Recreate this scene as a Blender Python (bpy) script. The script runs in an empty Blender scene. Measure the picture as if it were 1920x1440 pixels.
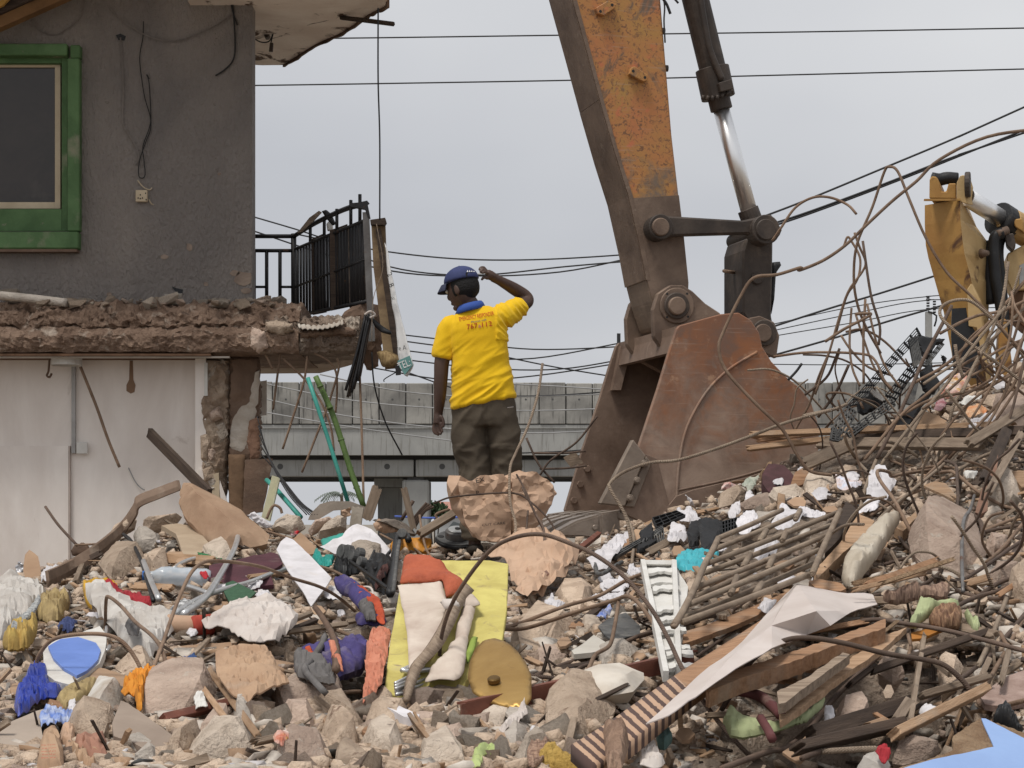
import bpy, bmesh, math, random
from mathutils import Vector, Matrix, noise as mn
from mathutils.bvhtree import BVHTree
from mathutils.geometry import delaunay_2d_cdt
SC = bpy.context.scene
COL = SC.collection
F, HX, HY, CZ = 3600.0,960.0,980.0,1.6        # focal length in px of the 1920 px photo, horizon row, eye height
cam_data = bpy.data.cameras.new('camera')
cam = bpy.data.objects.new('camera', cam_data)
COL.objects.link(cam)
cam.location = (0,0, CZ)
cam.rotation_euler = (math.radians(90),0,0)
cam_data.sensor_width = 36.0
cam_data.lens = F / 1920.0 * 36.0
cam_data.shift_y = (HY - 720.0) / 1920.0
cam_data.clip_start = 0.1
cam_data.clip_end = 2500.0
SC.camera = cam
SUN_EL, SUN_AZ = math.radians(66), math.radians(222)      # high, from behind the camera and a little to the left
world = bpy.data.worlds.new('World')
SC.world = world
world.use_nodes = True
wn, wl = world.node_tree.nodes, world.node_tree.links
for n in list(wn):
    wn.remove(n)
w_out = wn.new('ShaderNodeOutputWorld')
w_bg = wn.new('ShaderNodeBackground')
w_sky = wn.new('ShaderNodeTexSky')
w_sky.sky_type = 'NISHITA'
w_sky.sun_disc = False
w_sky.sun_elevation = SUN_EL
w_sky.sun_rotation = SUN_AZ
w_sky.dust_density = 4.0
w_bw = wn.new('ShaderNodeHueSaturation')
w_bw.inputs['Saturation'].default_value = 0.25
w_tc = wn.new('ShaderNodeTexCoord')
w_map = wn.new('ShaderNodeMapping')
w_map.inputs['Location'].default_value = (11,3,4)
w_map.inputs['Scale'].default_value = (2.2,2.2,5.0)
w_noise = wn.new('ShaderNodeTexNoise')
w_noise.inputs['Scale'].default_value = 0.8
w_noise.inputs['Detail'].default_value = 4.0
w_ramp = wn.new('ShaderNodeValToRGB')
w_ramp.color_ramp.elements[0].position = 0.30
w_ramp.color_ramp.elements[0].color = (3.15,3.25,3.5,1)
w_ramp.color_ramp.elements[1].position = 0.70
w_ramp.color_ramp.elements[1].color = (4.5,4.55,4.65,1)
w_mix = wn.new('ShaderNodeMix')
w_mix.data_type = 'RGBA'
w_mix.inputs['Factor'].default_value = 0.9               # nine tenths cloud cover
wl.new(w_sky.outputs[0], w_bw.inputs['Color'])
wl.new(w_tc.outputs['Generated'], w_map.inputs[0])
wl.new(w_map.outputs[0], w_noise.inputs['Vector'])
wl.new(w_noise.outputs['Fac'], w_ramp.inputs[0])
wl.new(w_bw.outputs[0], w_mix.inputs[6])
wl.new(w_ramp.outputs[0], w_mix.inputs[7])
wl.new(w_mix.outputs[2], w_bg.inputs['Color'])
w_bg.inputs['Strength'].default_value = 0.1
wl.new(w_bg.outputs[0], w_out.inputs[0])
sun_data = bpy.data.lights.new('sun', 'SUN')
sun_data.energy = 1.5
sun_data.angle = math.radians(14)
sun_data.color = (1.0,0.95,0.88)
sun = bpy.data.objects.new('sun', sun_data)
COL.objects.link(sun)
sd = Vector((math.sin(SUN_AZ) * math.cos(SUN_EL), math.cos(SUN_AZ) * math.cos(SUN_EL), math.sin(SUN_EL)))
sun.rotation_euler = sd.to_track_quat('Z', 'Y').to_euler()
sun.location = sd * 40
SC.view_settings.view_transform = 'Standard'
SC.view_settings.look = 'None'
SC.view_settings.exposure = 0.72
SC.view_settings.gamma = 1.0
SC.view_settings.use_curve_mapping = False
SC.render.engine = 'CYCLES'
SC.cycles.max_bounces = 6
SC.cycles.diffuse_bounces = 3
SC.cycles.transparent_max_bounces = 8
R = random.Random(11)
V = Vector
def P(px, py, Y):
    return V(((px - HX) / F * Y, Y, CZ + (HY - py) / F * Y))
def interp(tab, x):
    if x <= tab[0][0]: return tab[0][1]
    for (a, va),(b, vb) in zip(tab, tab[1:]):
        if x <= b:
            t = (x - a) / (b - a)
            t = t * t * (3 - 2 * t)
            return va + (vb - va) * t
    return tab[-1][1]
CREST = [(-250,1100),(0,1085),(120,1060),(230,1015),(330,985),(430,985),(560,1010),(700,1018),(850,1030),
         (980,1030),(1090,1020),(1200,985),(1300,952),(1400,905),(1500,850),(1600,815),(1700,785),(1820,728),(1940,700),(2150,680)]
CRESTY = [(-250,12.4),(500,12.4),(760,12.0),(1000,11.8),(1250,11.7),(1450,11.9),(1700,12.2),(2150,12.6)]
DIPS = []           # (X, Y, radius, depth)
def heap(X, Y):
    if Y < 0.5: return 0.0
    px = HX + F * X / Y
    px = max(-900, min(2800, px))
    yc = interp(CRESTY, px)
    zc = CZ + (HY - interp(CREST, px)) / F * yc
    y0, z0 = 5.2,0.88
    if Y < y0:
        t = max(0.0,(Y - 3.4) / (y0 - 3.4))
        z = z0 * t
    elif Y <= yc:
        s = (Y - y0) / (yc - y0)
        z = z0 + (zc - z0) * (0.7 * s + 0.3 * s * s)
    else:
        z = zc - max(0, Y - yc - 0.25) * 0.55
    edge = max(0.0, min(1.0,(900 - abs(px - 960) + 900) / 500.0)) if abs(px - 960) > 1300 else 1.0
    z *= edge
    return max(z, 0.0)
def dip(X, Y):
    """hollows between the pieces that bridge them"""
    return sum(dd * math.exp(-((X - dx) ** 2 + (Y - dy) ** 2) / (dr * dr)) for dx, dy, dr, dd in DIPS)
_H = {}
def H(px, py):
    """distance at which the sight line through a photo pixel meets the rubble heap"""
    k = (int(px), int(py))
    if k in _H: return _H[k]
    a, b = (px - HX) / F, (HY - py) / F
    Y = 3.5
    while Y < 13.2:
        if CZ + b * Y <= heap(a * Y, Y): break
        Y += 0.04
    else:
        Y = interp(CRESTY, px)
    _H[k] = Y
    return Y
class Plane:
    """plane in the place; pt() gives the point of it seen at a photo pixel, off() shifts along the normal towards the viewer"""
    def __init__(s, p0, n):
        s.p0, s.n = V(p0), V(n).normalized()
    def pt(s, px, py, off=0.0):
        ray = V(((px - HX) / F, 1.0,(HY - py) / F))
        c = V((0,0, CZ))
        t = s.n.dot(s.p0 + s.n * off - c) / s.n.dot(ray)
        return c + ray * t
    def back(s, d):
        return Plane(s.p0 - s.n * d, s.n)
def facing(px, py, Y, yaw=0.0, lean=0.0):
    """upright plane at distance Y; yaw in degrees turns its right end away, lean > 0 tips the top away"""
    a = math.radians(yaw)
    return Plane(P(px, py, Y),(math.sin(a),-math.cos(a), lean))
def lying(out, stand=0.3, yaw=0.0, lift=0.03):
    """plane resting on the heap under a photo outline: 0 flat on the slope, 1 upright"""
    xs = [p[0] for p in out]; ys = [p[1] for p in out]
    cx = sum(xs) / len(xs); b, t = max(ys), min(ys)
    yb = H(cx, b); yt = max(H(cx, t), yb + 0.02)
    A, B = P(cx, b, yb), P(cx, t, yt)
    d = B - A
    d.x = 0
    d.y *= (1 - stand)
    d.z = max(d.z, 0.02)
    n = V((0,-d.z, d.y)).normalized()
    n = V((n.x, n.y, n.z)) + V((math.tan(math.radians(yaw)) * abs(n.y),0,0))
    return Plane(A + n.normalized() * lift, n)
OCC = []            # photo outlines that are already taken by a modelled thing
def tag(o, label=None, cat=None, group=None, kind=None):
    if label: o['label'] = label
    if cat: o['category'] = cat
    if group: o['group'] = group
    if kind: o['kind'] = kind
    return o
def mesh(name, vs, fs, mat=None, parent=None, smooth=False, uvs=None, keep=False):
    """one mesh object; a top-level one gets its origin at its base"""
    vs = [V(v) for v in vs]
    org = V((0,0,0))
    if parent is not None:
        org = V(parent.get('_org', (0,0,0)))
    elif not keep and vs:
        org = V((sum(v.x for v in vs) / len(vs), sum(v.y for v in vs) / len(vs), min(v.z for v in vs)))
    me = bpy.data.meshes.new(name)
    me.from_pydata([v - org for v in vs],[], fs)
    if uvs:
        lay = me.uv_layers.new(name='UVMap')
        for poly in me.polygons:
            for li in poly.loop_indices:
                lay.data[li].uv = uvs[me.loops[li].vertex_index]
    if smooth:
        me.polygons.foreach_set('use_smooth', [True] * len(me.polygons))
    me.update()
    o = bpy.data.objects.new(name, me)
    COL.objects.link(o)
    if mat: me.materials.append(mat)
    if parent is not None:
        o.parent = parent
        o['_org'] = tuple(org)
    else:
        o.location = org
        o['_org'] = tuple(org)
    return o
def thing(name, loc, label, cat, group=None):
    o = bpy.data.objects.new(name, None)
    o.empty_display_size = 0.1
    COL.objects.link(o)
    o.location = loc
    o['_org'] = tuple(loc)
    return tag(o, label, cat, group)
def fixn(o):
    bm = bmesh.new(); bm.from_mesh(o.data)
    bmesh.ops.recalc_face_normals(bm, faces=bm.faces)
    bm.to_mesh(o.data); bm.free()
    return o
def bevel(o, w, seg=1):
    bm = bmesh.new(); bm.from_mesh(o.data)
    es = [e for e in bm.edges if len(e.link_faces) == 2 and e.calc_face_angle(0) > 0.5]
    try: bmesh.ops.bevel(bm, geom=es, offset=w, segments=seg, affect='EDGES', clamp_overlap=True)
    except Exception: pass
    bm.to_mesh(o.data); bm.free()
    return o
BOXF = [(0,3,2,1),(4,5,6,7),(0,1,5,4),(1,2,6,5),(2,3,7,6),(3,0,4,7)]
def boxv(x0, x1, y0, y1, z0, z1):
    return [V(p) for p in ((x0, y0, z0),(x1, y0, z0),(x1, y1, z0),(x0, y1, z0),(x0, y0, z1),(x1, y0, z1),(x1, y1, z1),(x0, y1, z1))]
class Acc:
    """collects pieces of ONE part"""
    def __init__(s): s.v, s.f = [],[]
    def add(s, vs, fs):
        n = len(s.v); s.v += [V(v) for v in vs]; s.f += [tuple(i + n for i in f) for f in fs]
        return s
    def box(s, *a): return s.add(boxv(*a), BOXF)
    def make(s, name, mat, parent=None, smooth=False, bev=0, seg=1):
        o = fixn(mesh(name, s.v, s.f, mat, parent, smooth))
        if bev: bevel(o, bev, seg)
        return o
def box(name, mat, parent, *a, bev=0):
    return Acc().box(*a).make(name, mat, parent, bev=bev)
def prism_data(front, vec):
    n = len(front)
    vs = [V(p) for p in front] + [V(p) + V(vec) for p in front]
    fs = [tuple(range(n)), tuple(range(2 * n - 1, n - 1,-1))]
    for i in range(n):
        j = (i + 1) % n
        fs.append((i, i + n, j + n, j))
    return vs, fs
def prism(name, front, vec, mat, parent=None, bev=0, smooth=False):
    vs, fs = prism_data(front, vec)
    o = fixn(mesh(name, vs, fs, mat, parent, smooth))
    if bev: bevel(o, bev)
    return o
def jagged(out, step, amp, seed=0, keep=()):
    r = random.Random(seed)
    res = []
    n = len(out)
    for i in range(n):
        a, b = out[i], out[(i + 1) % n]
        L = math.hypot(b[0] - a[0], b[1] - a[1])
        k = 1 if i in keep else max(1, int(L / step))
        for q in range(k):
            t = q / k
            j = amp if q else amp * 0.2
            res.append((a[0] + (b[0] - a[0]) * t + r.uniform(-j, j), a[1] + (b[1] - a[1]) * t + r.uniform(-j, j)))
    return res
def plate(name, out, plane, thick, mat, parent=None, jag=0, step=12, seed=0, bev=0, keep=(), occ=True):
    """stiff board: photo outline on a plane, real thickness behind it"""
    if occ and parent is None: OCC.append(out)
    o2 = jagged(out, step, jag, seed, keep) if jag else out
    return prism(name, [plane.pt(*p) for p in o2],-plane.n * thick, mat, parent, bev)
def resample(out, n):
    L = [0.0]
    m = len(out)
    for i in range(m):
        a, b = out[i], out[(i + 1) % m]
        L.append(L[-1] + math.hypot(b[0] - a[0], b[1] - a[1]))
    res, j = [],0
    for k in range(n):
        d = L[-1] * k / n
        while L[j + 1] < d: j += 1
        t = (d - L[j]) / max(1e-6, L[j + 1] - L[j])
        a, b = out[j % m], out[(j + 1) % m]
        res.append((a[0] + (b[0] - a[0]) * t, a[1] + (b[1] - a[1]) * t))
    return res
def ridge(p):
    return 1 - 2 * abs(mn.noise(p))
def lump(name, out, plane, front, back, mat, parent=None, rings=9, n=44, pw=2.0, amp=0.0, freq=8.0, fold=0.0, ffreq=(9,9,9),
         jag=0, seed=0, smooth=True, ctr=None, sheet=False, edge=0.0, occ=True, drape=None):
    """solid body with a photo outline. sheet=False: bulges by front/back metres. sheet=True: thin cloth or paper of thickness back,
    arched forward by front. amp adds soft noise, fold adds creases."""
    if occ and parent is None: OCC.append(out)
    rr = random.Random(seed)
    b = resample(out, n)
    if jag: b = [(x + rr.uniform(-jag, jag), y + rr.uniform(-jag, jag)) for x, y in b]
    m = len(b)
    area = abs(sum(b[i][0] * b[(i + 1) % m][1] - b[(i + 1) % m][0] * b[i][1] for i in range(m))) / 2
    sp = math.sqrt(area / max(6, rings * n * .5)) * 1.07
    def bdist(x, y):
        best = 1e9
        for i in range(m):
            ax, ay = b[i]; bx, by = b[(i + 1) % m]
            dx, dy = bx - ax, by - ay
            t = max(0, min(1,((x - ax) * dx + (y - ay) * dy) / (dx * dx + dy * dy + 1e-9)))
            d = (x - ax - t * dx) ** 2 + (y - ay - t * dy) ** 2
            if d < best: best = d
        return math.sqrt(best)
    def isin(x, y):
        c = False; j = m - 1
        for i in range(m):
            (xi, yi),(xj, yj) = b[i], b[j]
            if (yi > y) != (yj > y) and x < (xj - xi) * (y - yi) / (yj - yi + 1e-12) + xi: c = not c
            j = i
        return c
    pts2 = [V(p) for p in b]
    y = min(p[1] for p in b) + sp * .5; row = 0
    x1_ = max(p[0] for p in b); y1_ = max(p[1] for p in b)
    while y < y1_:
        x = min(p[0] for p in b) + sp * (.25 if row % 2 else .75)
        while x < x1_:
            xx, yy = x + rr.uniform(-.3,.3) * sp, y + rr.uniform(-.3,.3) * sp
            if isin(xx, yy) and bdist(xx, yy) > sp * .45: pts2.append(V((xx, yy)))
            x += sp
        y += sp * .866; row += 1
    cv, ce, cf = delaunay_2d_cdt(pts2,[(i, (i + 1) % m) for i in range(m)],[],1,1e-4)[:3]
    dist = [bdist(v.x, v.y) for v in cv]
    dm = max(max(dist),1e-6)
    so = V((seed * 3.17, seed * 1.31, seed * 2.3))
    vs, vb = [],[]
    for v, d_ in zip(cv, dist):
        r = 1 - d_ / dm
        if d_ < 1e-3: r = 1.0
        p = plane.pt(v.x, v.y)
        q = p * freq + so
        dsp = amp * (mn.noise(q) + 0.5 * mn.noise(q * 2.3))
        if fold:
            qq = V((p.x * ffreq[0], p.y * ffreq[1], p.z * ffreq[2])) + so
            qq += V((mn.noise(qq * .7), mn.noise(qq * .7 + V((9,0,0))),0)) * .6
            vd = mn.voronoi(qq * .8)[0]
            dsp += fold * (.7 * ridge(qq) + .45 * ridge(qq * 2.3) + .9 * (vd[1] - vd[0]) - .3)
        if drape:
            ca, sa = math.cos(drape[0]), math.sin(drape[0])
            u, w = v.x * ca + v.y * sa, v.y * ca - v.x * sa
            dr = V((u / drape[1] + .8 * mn.noise(V((u * .02, w * .02, seed))), w / drape[2], seed * 1.7))
            dsp += drape[3] * (ridge(dr) + .4 * ridge(dr * 2.2) - .6)
        prof = max(0.0,1 - r ** pw) ** (1 / pw) * (.85 + .5 * mn.noise(q * .45))
        if sheet:
            d = front * prof + dsp * (1 - edge * r ** 6)
            vs.append(p + plane.n * d); vb.append(p + plane.n * (d - back))
        else:
            w = 1 - r ** 5
            vs.append(p + plane.n * (front * prof + dsp * w)); vb.append(p + plane.n * (-back * prof + dsp * w * 0.5))
    N = len(vs); F0 = [tuple(f) for f in cf]
    if sheet:
        allv = vs + vb
        fs = F0 + [tuple(N + q for q in reversed(f)) for f in F0]
        cnt = {}
        for f in F0:
            for i in range(len(f)):
                k = (f[i], f[(i + 1) % len(f)]); cnt[k] = 1
        for (a, c) in cnt:
            if (c, a) not in cnt: fs.append((a, a + N, c + N, c))
    else:
        rim = [d_ < 1e-3 for d_ in dist]
        mp_i = {}; allv = list(vs)
        for k in range(N):
            if rim[k]: mp_i[k] = k
            else: mp_i[k] = len(allv); allv.append(vb[k])
        fs = F0 + [tuple(mp_i[q] for q in reversed(f)) for f in F0]
    return fixn(mesh(name, allv, fs, mat, parent, smooth))
def catmull(pts, sub):
    if len(pts) < 3 or sub < 2: return [V(p) for p in pts]
    p = [V(q) for q in pts]
    p = [p[0] * 2 - p[1]] + p + [p[-1] * 2 - p[-2]]
    res = []
    for i in range(1, len(p) - 2):
        a, b, c, d = p[i - 1], p[i], p[i + 1], p[i + 2]
        for k in range(sub):
            t = k / sub
            res.append(0.5 * (2 * b + (c - a) * t + (2 * a - 5 * b + 4 * c - d) * t * t + (3 * b - a - 3 * c + d) * t ** 3))
    res.append(p[-2])
    return res
def tube_data(pts, r, sides=6, cap=True):
    pts = [V(p) for p in pts]
    m = len(pts)
    rad = r if isinstance(r, (list, tuple)) else [r] * m
    vs, fs, uv = [],[],[]
    t0 = (pts[1] - pts[0]).normalized()
    up = V((0,0,1)) if abs(t0.z) < 0.9 else V((1,0,0))
    nrm = t0.cross(up).normalized()
    L = 0
    for i, p in enumerate(pts):
        t = (pts[min(i + 1, m - 1)] - pts[max(i - 1,0)]).normalized()
        nrm = (nrm - t * nrm.dot(t)).normalized()
        bn = t.cross(nrm)
        if i: L += (p - pts[i - 1]).length
        for k in range(sides):
            a = 2 * math.pi * k / sides
            vs.append(p + (nrm * math.cos(a) + bn * math.sin(a)) * rad[i])
            uv.append((k / sides, L))
    for i in range(m - 1):
        for k in range(sides):
            a, b = i * sides + k, i * sides + (k + 1) % sides
            fs.append((a, b, b + sides, a + sides))
    if cap:
        fs.append(tuple(range(sides - 1,-1,-1)))
        fs.append(tuple((m - 1) * sides + k for k in range(sides)))
    return vs, fs, uv
def tube(name, pts, r, mat, parent=None, sub=6, sides=6):
    pp = catmull(pts, sub)
    if isinstance(r, (list, tuple)):
        m = len(pp)
        rr = []
        for i in range(m):
            t = i / (m - 1) * (len(r) - 1); k = min(int(t), len(r) - 2)
            rr.append(r[k] + (r[k + 1] - r[k]) * (t - k))
        r = rr
    vs, fs, uv = tube_data(pp, r, sides)
    return mesh(name, vs, fs, mat, parent, True, uv)
def beam(name, a, b, w, t, mat, parent=None, side=None, splint=0, seed=0, bev=0.0):
    """straight timber or bar from a to b, width w across `side`, thickness t; local X runs along it so that the grain does"""
    a, b = V(a), V(b)
    d = (b - a); L = d.length; d.normalize()
    side = V(side) if side else V((0,-1,0.4)).cross(d)
    side = (side - d * side.dot(d)).normalized()
    up = d.cross(side)
    rr = random.Random(seed)
    k = 6 if splint else 1
    vs, fs = [],[]
    for e, s in ((0,-1),(1,1)):
        for i in range(k + 1):
            yy = -w / 2 + w * i / k
            x = (L if e else 0) + s * (rr.uniform(0, splint) if splint else 0)
            vs += [V((x, yy, -t / 2)), V((x, yy, t / 2))]
    m = 2 * (k + 1)
    for i in range(k):
        p, q = 2 * i, m + 2 * i
        fs += [(p, q, q + 2, p + 2),(p + 1, p + 3, q + 3, q + 1),(p, p + 2, p + 3, p + 1),(q, q + 1, q + 3, q + 2)]
    fs += [(0,1, m + 1, m),(2 * k, m + 2 * k, m + 2 * k + 1,2 * k + 1)]
    M = Matrix((d, side, up)).transposed()
    if parent is not None:
        o = fixn(mesh(name, [M @ v + a for v in vs], fs, mat, parent))
        if bev: bevel(o, bev)
        return o
    o = fixn(mesh(name, vs, fs, mat, None, keep=True))
    o.matrix_world = Matrix.Translation(a) @ M.to_4x4()
    o['_org'] = (0,0,0)
    if bev: bevel(o, bev)
    return o
def disc(name, c, axis, r, h, mat, parent=None, n=24, bev=0.0, r2=None):
    """round boss, pin or plate from c along axis by h"""
    axis = V(axis).normalized()
    return_pts = [V(c), V(c) + axis * h]
    vs, fs, uv = tube_data(return_pts, [r, r2 if r2 is not None else r], n)
    o = fixn(mesh(name, vs, fs, mat, parent))
    if bev: bevel(o, bev)
    me = o.data
    for p in me.polygons: p.use_smooth = len(p.vertices) == 4 and not bev
    return o
def copy_tree(o, parent=None):
    c = o.copy(); COL.objects.link(c)
    if parent is not None: c.parent = parent
    for ch in list(o.children): copy_tree(ch, c)
    return c
def text_mesh(name, body, px, py, hpx, ang, plane, mat, parent, bvh=None, off=0.003, width=None, shear=0.0):
    """lettering: flat print laid on a plane, or dropped along the view direction on a surface (bvh)"""
    cu = bpy.data.curves.new('txt', 'FONT')
    cu.body = body
    cu.size = 1.0
    cu.resolution_u = 2
    tmp = bpy.data.objects.new('txt', cu)
    COL.objects.link(tmp)
    dg = bpy.context.evaluated_depsgraph_get()
    me = bpy.data.meshes.new_from_object(tmp.evaluated_get(dg))
    bpy.data.objects.remove(tmp); bpy.data.curves.remove(cu)
    xs = [v.co.x for v in me.vertices]
    w0 = max(xs) - min(xs)
    sc = hpx / 0.70
    sx = sc if width is None else width / w0
    ca, sa = math.cos(math.radians(ang)), math.sin(math.radians(ang))
    vs = []
    for v in me.vertices:
        u, w = (v.co.x - min(xs)) * sx, v.co.y * sc
        u += shear * w
        p = plane.pt(px + u * ca - w * sa, py - u * sa - w * ca)
        if bvh is not None:
            ray = (p - V((0,0, CZ))).normalized()
            hit = bvh.ray_cast(V((0,0, CZ)), ray)
            if hit[0] is not None: p = hit[0]
            vs.append(p - ray * off)
        else:
            vs.append(p + plane.n * off)
    fs = [tuple(p.vertices) for p in me.polygons]
    bpy.data.meshes.remove(me)
    return mesh(name, vs, fs, mat, parent)
def remesh(parts, name, voxel, mat, parent, smooth_it=4, post=None):
    """fuse closed shapes into one continuous surface"""
    a = Acc()
    for vs, fs in parts: a.add(vs, fs)
    me = bpy.data.meshes.new('tmp')
    me.from_pydata(a.v, [], a.f)
    bm = bmesh.new(); bm.from_mesh(me); bmesh.ops.recalc_face_normals(bm, faces=bm.faces); bm.to_mesh(me); bm.free()
    o = bpy.data.objects.new('tmp', me); COL.objects.link(o)
    m = o.modifiers.new('r', 'REMESH'); m.mode = 'VOXEL'; m.voxel_size = voxel; m.use_smooth_shade = True
    s = o.modifiers.new('s', 'SMOOTH'); s.iterations = smooth_it; s.factor = 0.5
    dg = bpy.context.evaluated_depsgraph_get()
    res = bpy.data.meshes.new_from_object(o.evaluated_get(dg))
    bpy.data.objects.remove(o)
    vs = [v.co.copy() for v in res.vertices]
    if post:
        ns = [v.normal.copy() for v in res.vertices]
        vs = [post(v, n) for v, n in zip(vs, ns)]
    fs = [tuple(p.vertices) for p in res.polygons]
    bpy.data.meshes.remove(res)
    return mesh(name, vs, fs, mat, parent, True)
def loft(rings, close=True):
    n = len(rings[0]); vs = []; fs = []
    for r in rings: vs += [V(p) for p in r]
    for k in range(len(rings) - 1):
        for i in range(n):
            j = (i + 1) % n
            fs.append((k * n + i, k * n + j, (k + 1) * n + j, (k + 1) * n + i))
    if close:
        fs.append(tuple(range(n - 1,-1,-1))); fs.append(tuple((len(rings) - 1) * n + i for i in range(n)))
    return vs, fs
_M = {}
def mk(name, c1, c2=None, scale=5.0, rough=0.85, metal=0.0, bump=0.25, bscale=45.0, spec=0.3, spots=None, spot_scale=9.0, spot_lo=0.55, spot_w=0.08,
       dust=0.0, dustc=(0.36,0.30,0.24), stretch=None, rnd=0.0, lo=0.35, hi=0.65, uv=False, ribs=0.0, streak=None, detail=6.0, trans=0.0, alpha=1.0, sheen=0.0, dist=0.002, soft_spots=False):
    if name in _M: return _M[name]
    m = bpy.data.materials.new(name); m.use_nodes = True
    nt = m.node_tree; N, L = nt.nodes, nt.links
    bs = N['Principled BSDF']
    tc = N.new('ShaderNodeTexCoord'); oi = N.new('ShaderNodeObjectInfo')
    ad = N.new('ShaderNodeVectorMath'); ad.operation = 'ADD'
    mul = N.new('ShaderNodeMath'); mul.operation = 'MULTIPLY'; mul.inputs[1].default_value = 37.0
    L.new(oi.outputs['Random'], mul.inputs[0])
    L.new(tc.outputs['Object'], ad.inputs[0]); L.new(mul.outputs[0], ad.inputs[1])
    vec = ad.outputs[0]
    if stretch:
        mp = N.new('ShaderNodeMapping'); mp.inputs['Scale'].default_value = stretch
        L.new(vec, mp.inputs[0]); svec = mp.outputs[0]
    else: svec = vec
    def noise(sc, det=detail, v=None, dis=0.0):
        t = N.new('ShaderNodeTexNoise'); t.inputs['Scale'].default_value = sc; t.inputs['Detail'].default_value = det
        t.inputs['Roughness'].default_value = 0.62
        t.inputs['Distortion'].default_value = dis
        L.new(v or vec, t.inputs['Vector']); return t.outputs['Fac']
    def ramp(src, a, b):
        t = N.new('ShaderNodeMapRange'); t.inputs[1].default_value = a; t.inputs[2].default_value = b
        t.clamp = True
        L.new(src, t.inputs[0]); return t.outputs[0]
    def mix(fac, A, B, mode='MIX'):
        t = N.new('ShaderNodeMix'); t.data_type = 'RGBA'; t.blend_type = mode
        for s, v in ((t.inputs['Factor'], fac),(t.inputs[6], A),(t.inputs[7], B)):
            if isinstance(v, (int, float)): s.default_value = v
            elif isinstance(v, (tuple, list)): s.default_value = (*v[:3],1)
            else: L.new(v, s)
        return t.outputs[2]
    c2 = c2 or tuple(x * 0.72 for x in c1)
    col = mix(ramp(noise(scale, v=svec, dis=0.4), lo, hi), c2, c1)
    if streak:
        mp = N.new('ShaderNodeMapping'); mp.inputs['Scale'].default_value = (9.0,9.0,0.6); L.new(vec, mp.inputs[0])
        col = mix(ramp(noise(1.0, v=mp.outputs[0]),0.54,0.66), col, streak)
    if spots:
        col = mix(ramp(noise(spot_scale, 8.0, svec if soft_spots else vec, 1.0), spot_lo, spot_lo + spot_w), col, spots)
    if dust:
        f = ramp(noise(scale * 0.7 + 1.3,5.0),0.75 - dust * 0.6,1.0 - dust * 0.4)
        col = mix(f, col, dustc)
    if rnd:
        t = N.new('ShaderNodeMapRange'); t.inputs[3].default_value = 1 - rnd; t.inputs[4].default_value = 1 + rnd
        L.new(oi.outputs['Random'], t.inputs[0])
        g = N.new('ShaderNodeCombineColor');
        for i in range(3): L.new(t.outputs[0], g.inputs[i])
        col = mix(1.0, col, g.outputs[0], 'MULTIPLY')
    L.new(col, bs.inputs['Base Color'])
    bs.inputs['Roughness'].default_value = rough
    bs.inputs['Metallic'].default_value = metal
    bs.inputs['Specular IOR Level'].default_value = spec
    if trans: bs.inputs['Transmission Weight'].default_value = trans
    if alpha < 1: bs.inputs['Alpha'].default_value = alpha
    if sheen: bs.inputs['Sheen Weight'].default_value = sheen
    src = noise(bscale, 6.0, svec)
    if ribs:
        uvn = N.new('ShaderNodeUVMap')
        wv = N.new('ShaderNodeTexWave'); wv.bands_direction = 'Y'; wv.inputs['Scale'].default_value = ribs; wv.inputs['Distortion'].default_value = 0.3
        sk = N.new('ShaderNodeMapping'); sk.inputs['Rotation'].default_value = (0,0,0.02)
        L.new(uvn.outputs[0], sk.inputs[0]); L.new(sk.outputs[0], wv.inputs['Vector'])
        mm = N.new('ShaderNodeMath'); mm.operation = 'MULTIPLY_ADD'; mm.inputs[1].default_value = 0.9
        L.new(wv.outputs['Fac'], mm.inputs[0]); L.new(src, mm.inputs[2]); src = mm.outputs[0]
    if bump:
        bp = N.new('ShaderNodeBump'); bp.inputs['Strength'].default_value = bump; bp.inputs['Distance'].default_value = dist * 5
        L.new(src, bp.inputs['Height']); L.new(bp.outputs[0], bs.inputs['Normal'])
    _M[name] = m
    return m
CONC = mk('concrete_broken', (0.60,0.51,0.42),(0.42,0.345,0.275),7, bump=1.0, bscale=55, rnd=0.24, spots=(0.24,0.19,0.155), spot_scale=30, spot_lo=0.60, spot_w=0.1, dist=0.004)
CONC_T = mk('concrete_tan', (0.56,0.44,0.335),(0.38,0.285,0.21),7, bump=1.0, bscale=48, rnd=0.22, spots=(0.2,0.13,0.09), spot_scale=14, spot_lo=0.6, dist=0.004)
CONC_P = mk('concrete_pinkish', (0.53,0.41,0.33),(0.36,0.265,0.21),8, bump=1.0, bscale=50, rnd=0.22, spots=(0.5,0.43,0.36), spot_scale=16, spot_lo=0.6, dist=0.004)
CONC_G = mk('concrete_grey', (0.52,0.465,0.405),(0.37,0.325,0.28),8, bump=.9, bscale=55, rnd=0.15, dist=0.004)
SOIL = mk('rubble_dust_gap_shade', (0.34,0.265,0.205),(0.17,0.13,0.10),7, bump=1.0, bscale=24, spots=(0.42,0.37,0.31), spot_scale=18, spot_lo=0.56, dist=0.012)  # dust colour darkened to carry the shade in gaps between pieces
EARTH = mk('broken_slab_earth', (0.29,0.20,0.145),(0.15,0.095,0.066),5, bump=1.0, bscale=30, spots=(0.46,0.38,0.31), spot_scale=7, spot_lo=0.57, spot_w=0.14, dist=0.008)
PLASTER = mk('dark_grey_plaster', (0.37,0.325,0.292),(0.23,0.208,0.197),1.1, bump=1.0, bscale=44, rough=0.72, spots=(0.21,0.175,0.15), spot_scale=26, spot_lo=0.66, spot_w=0.06, stretch=(1,1,0.45), dist=0.014, spec=0.35)
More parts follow.
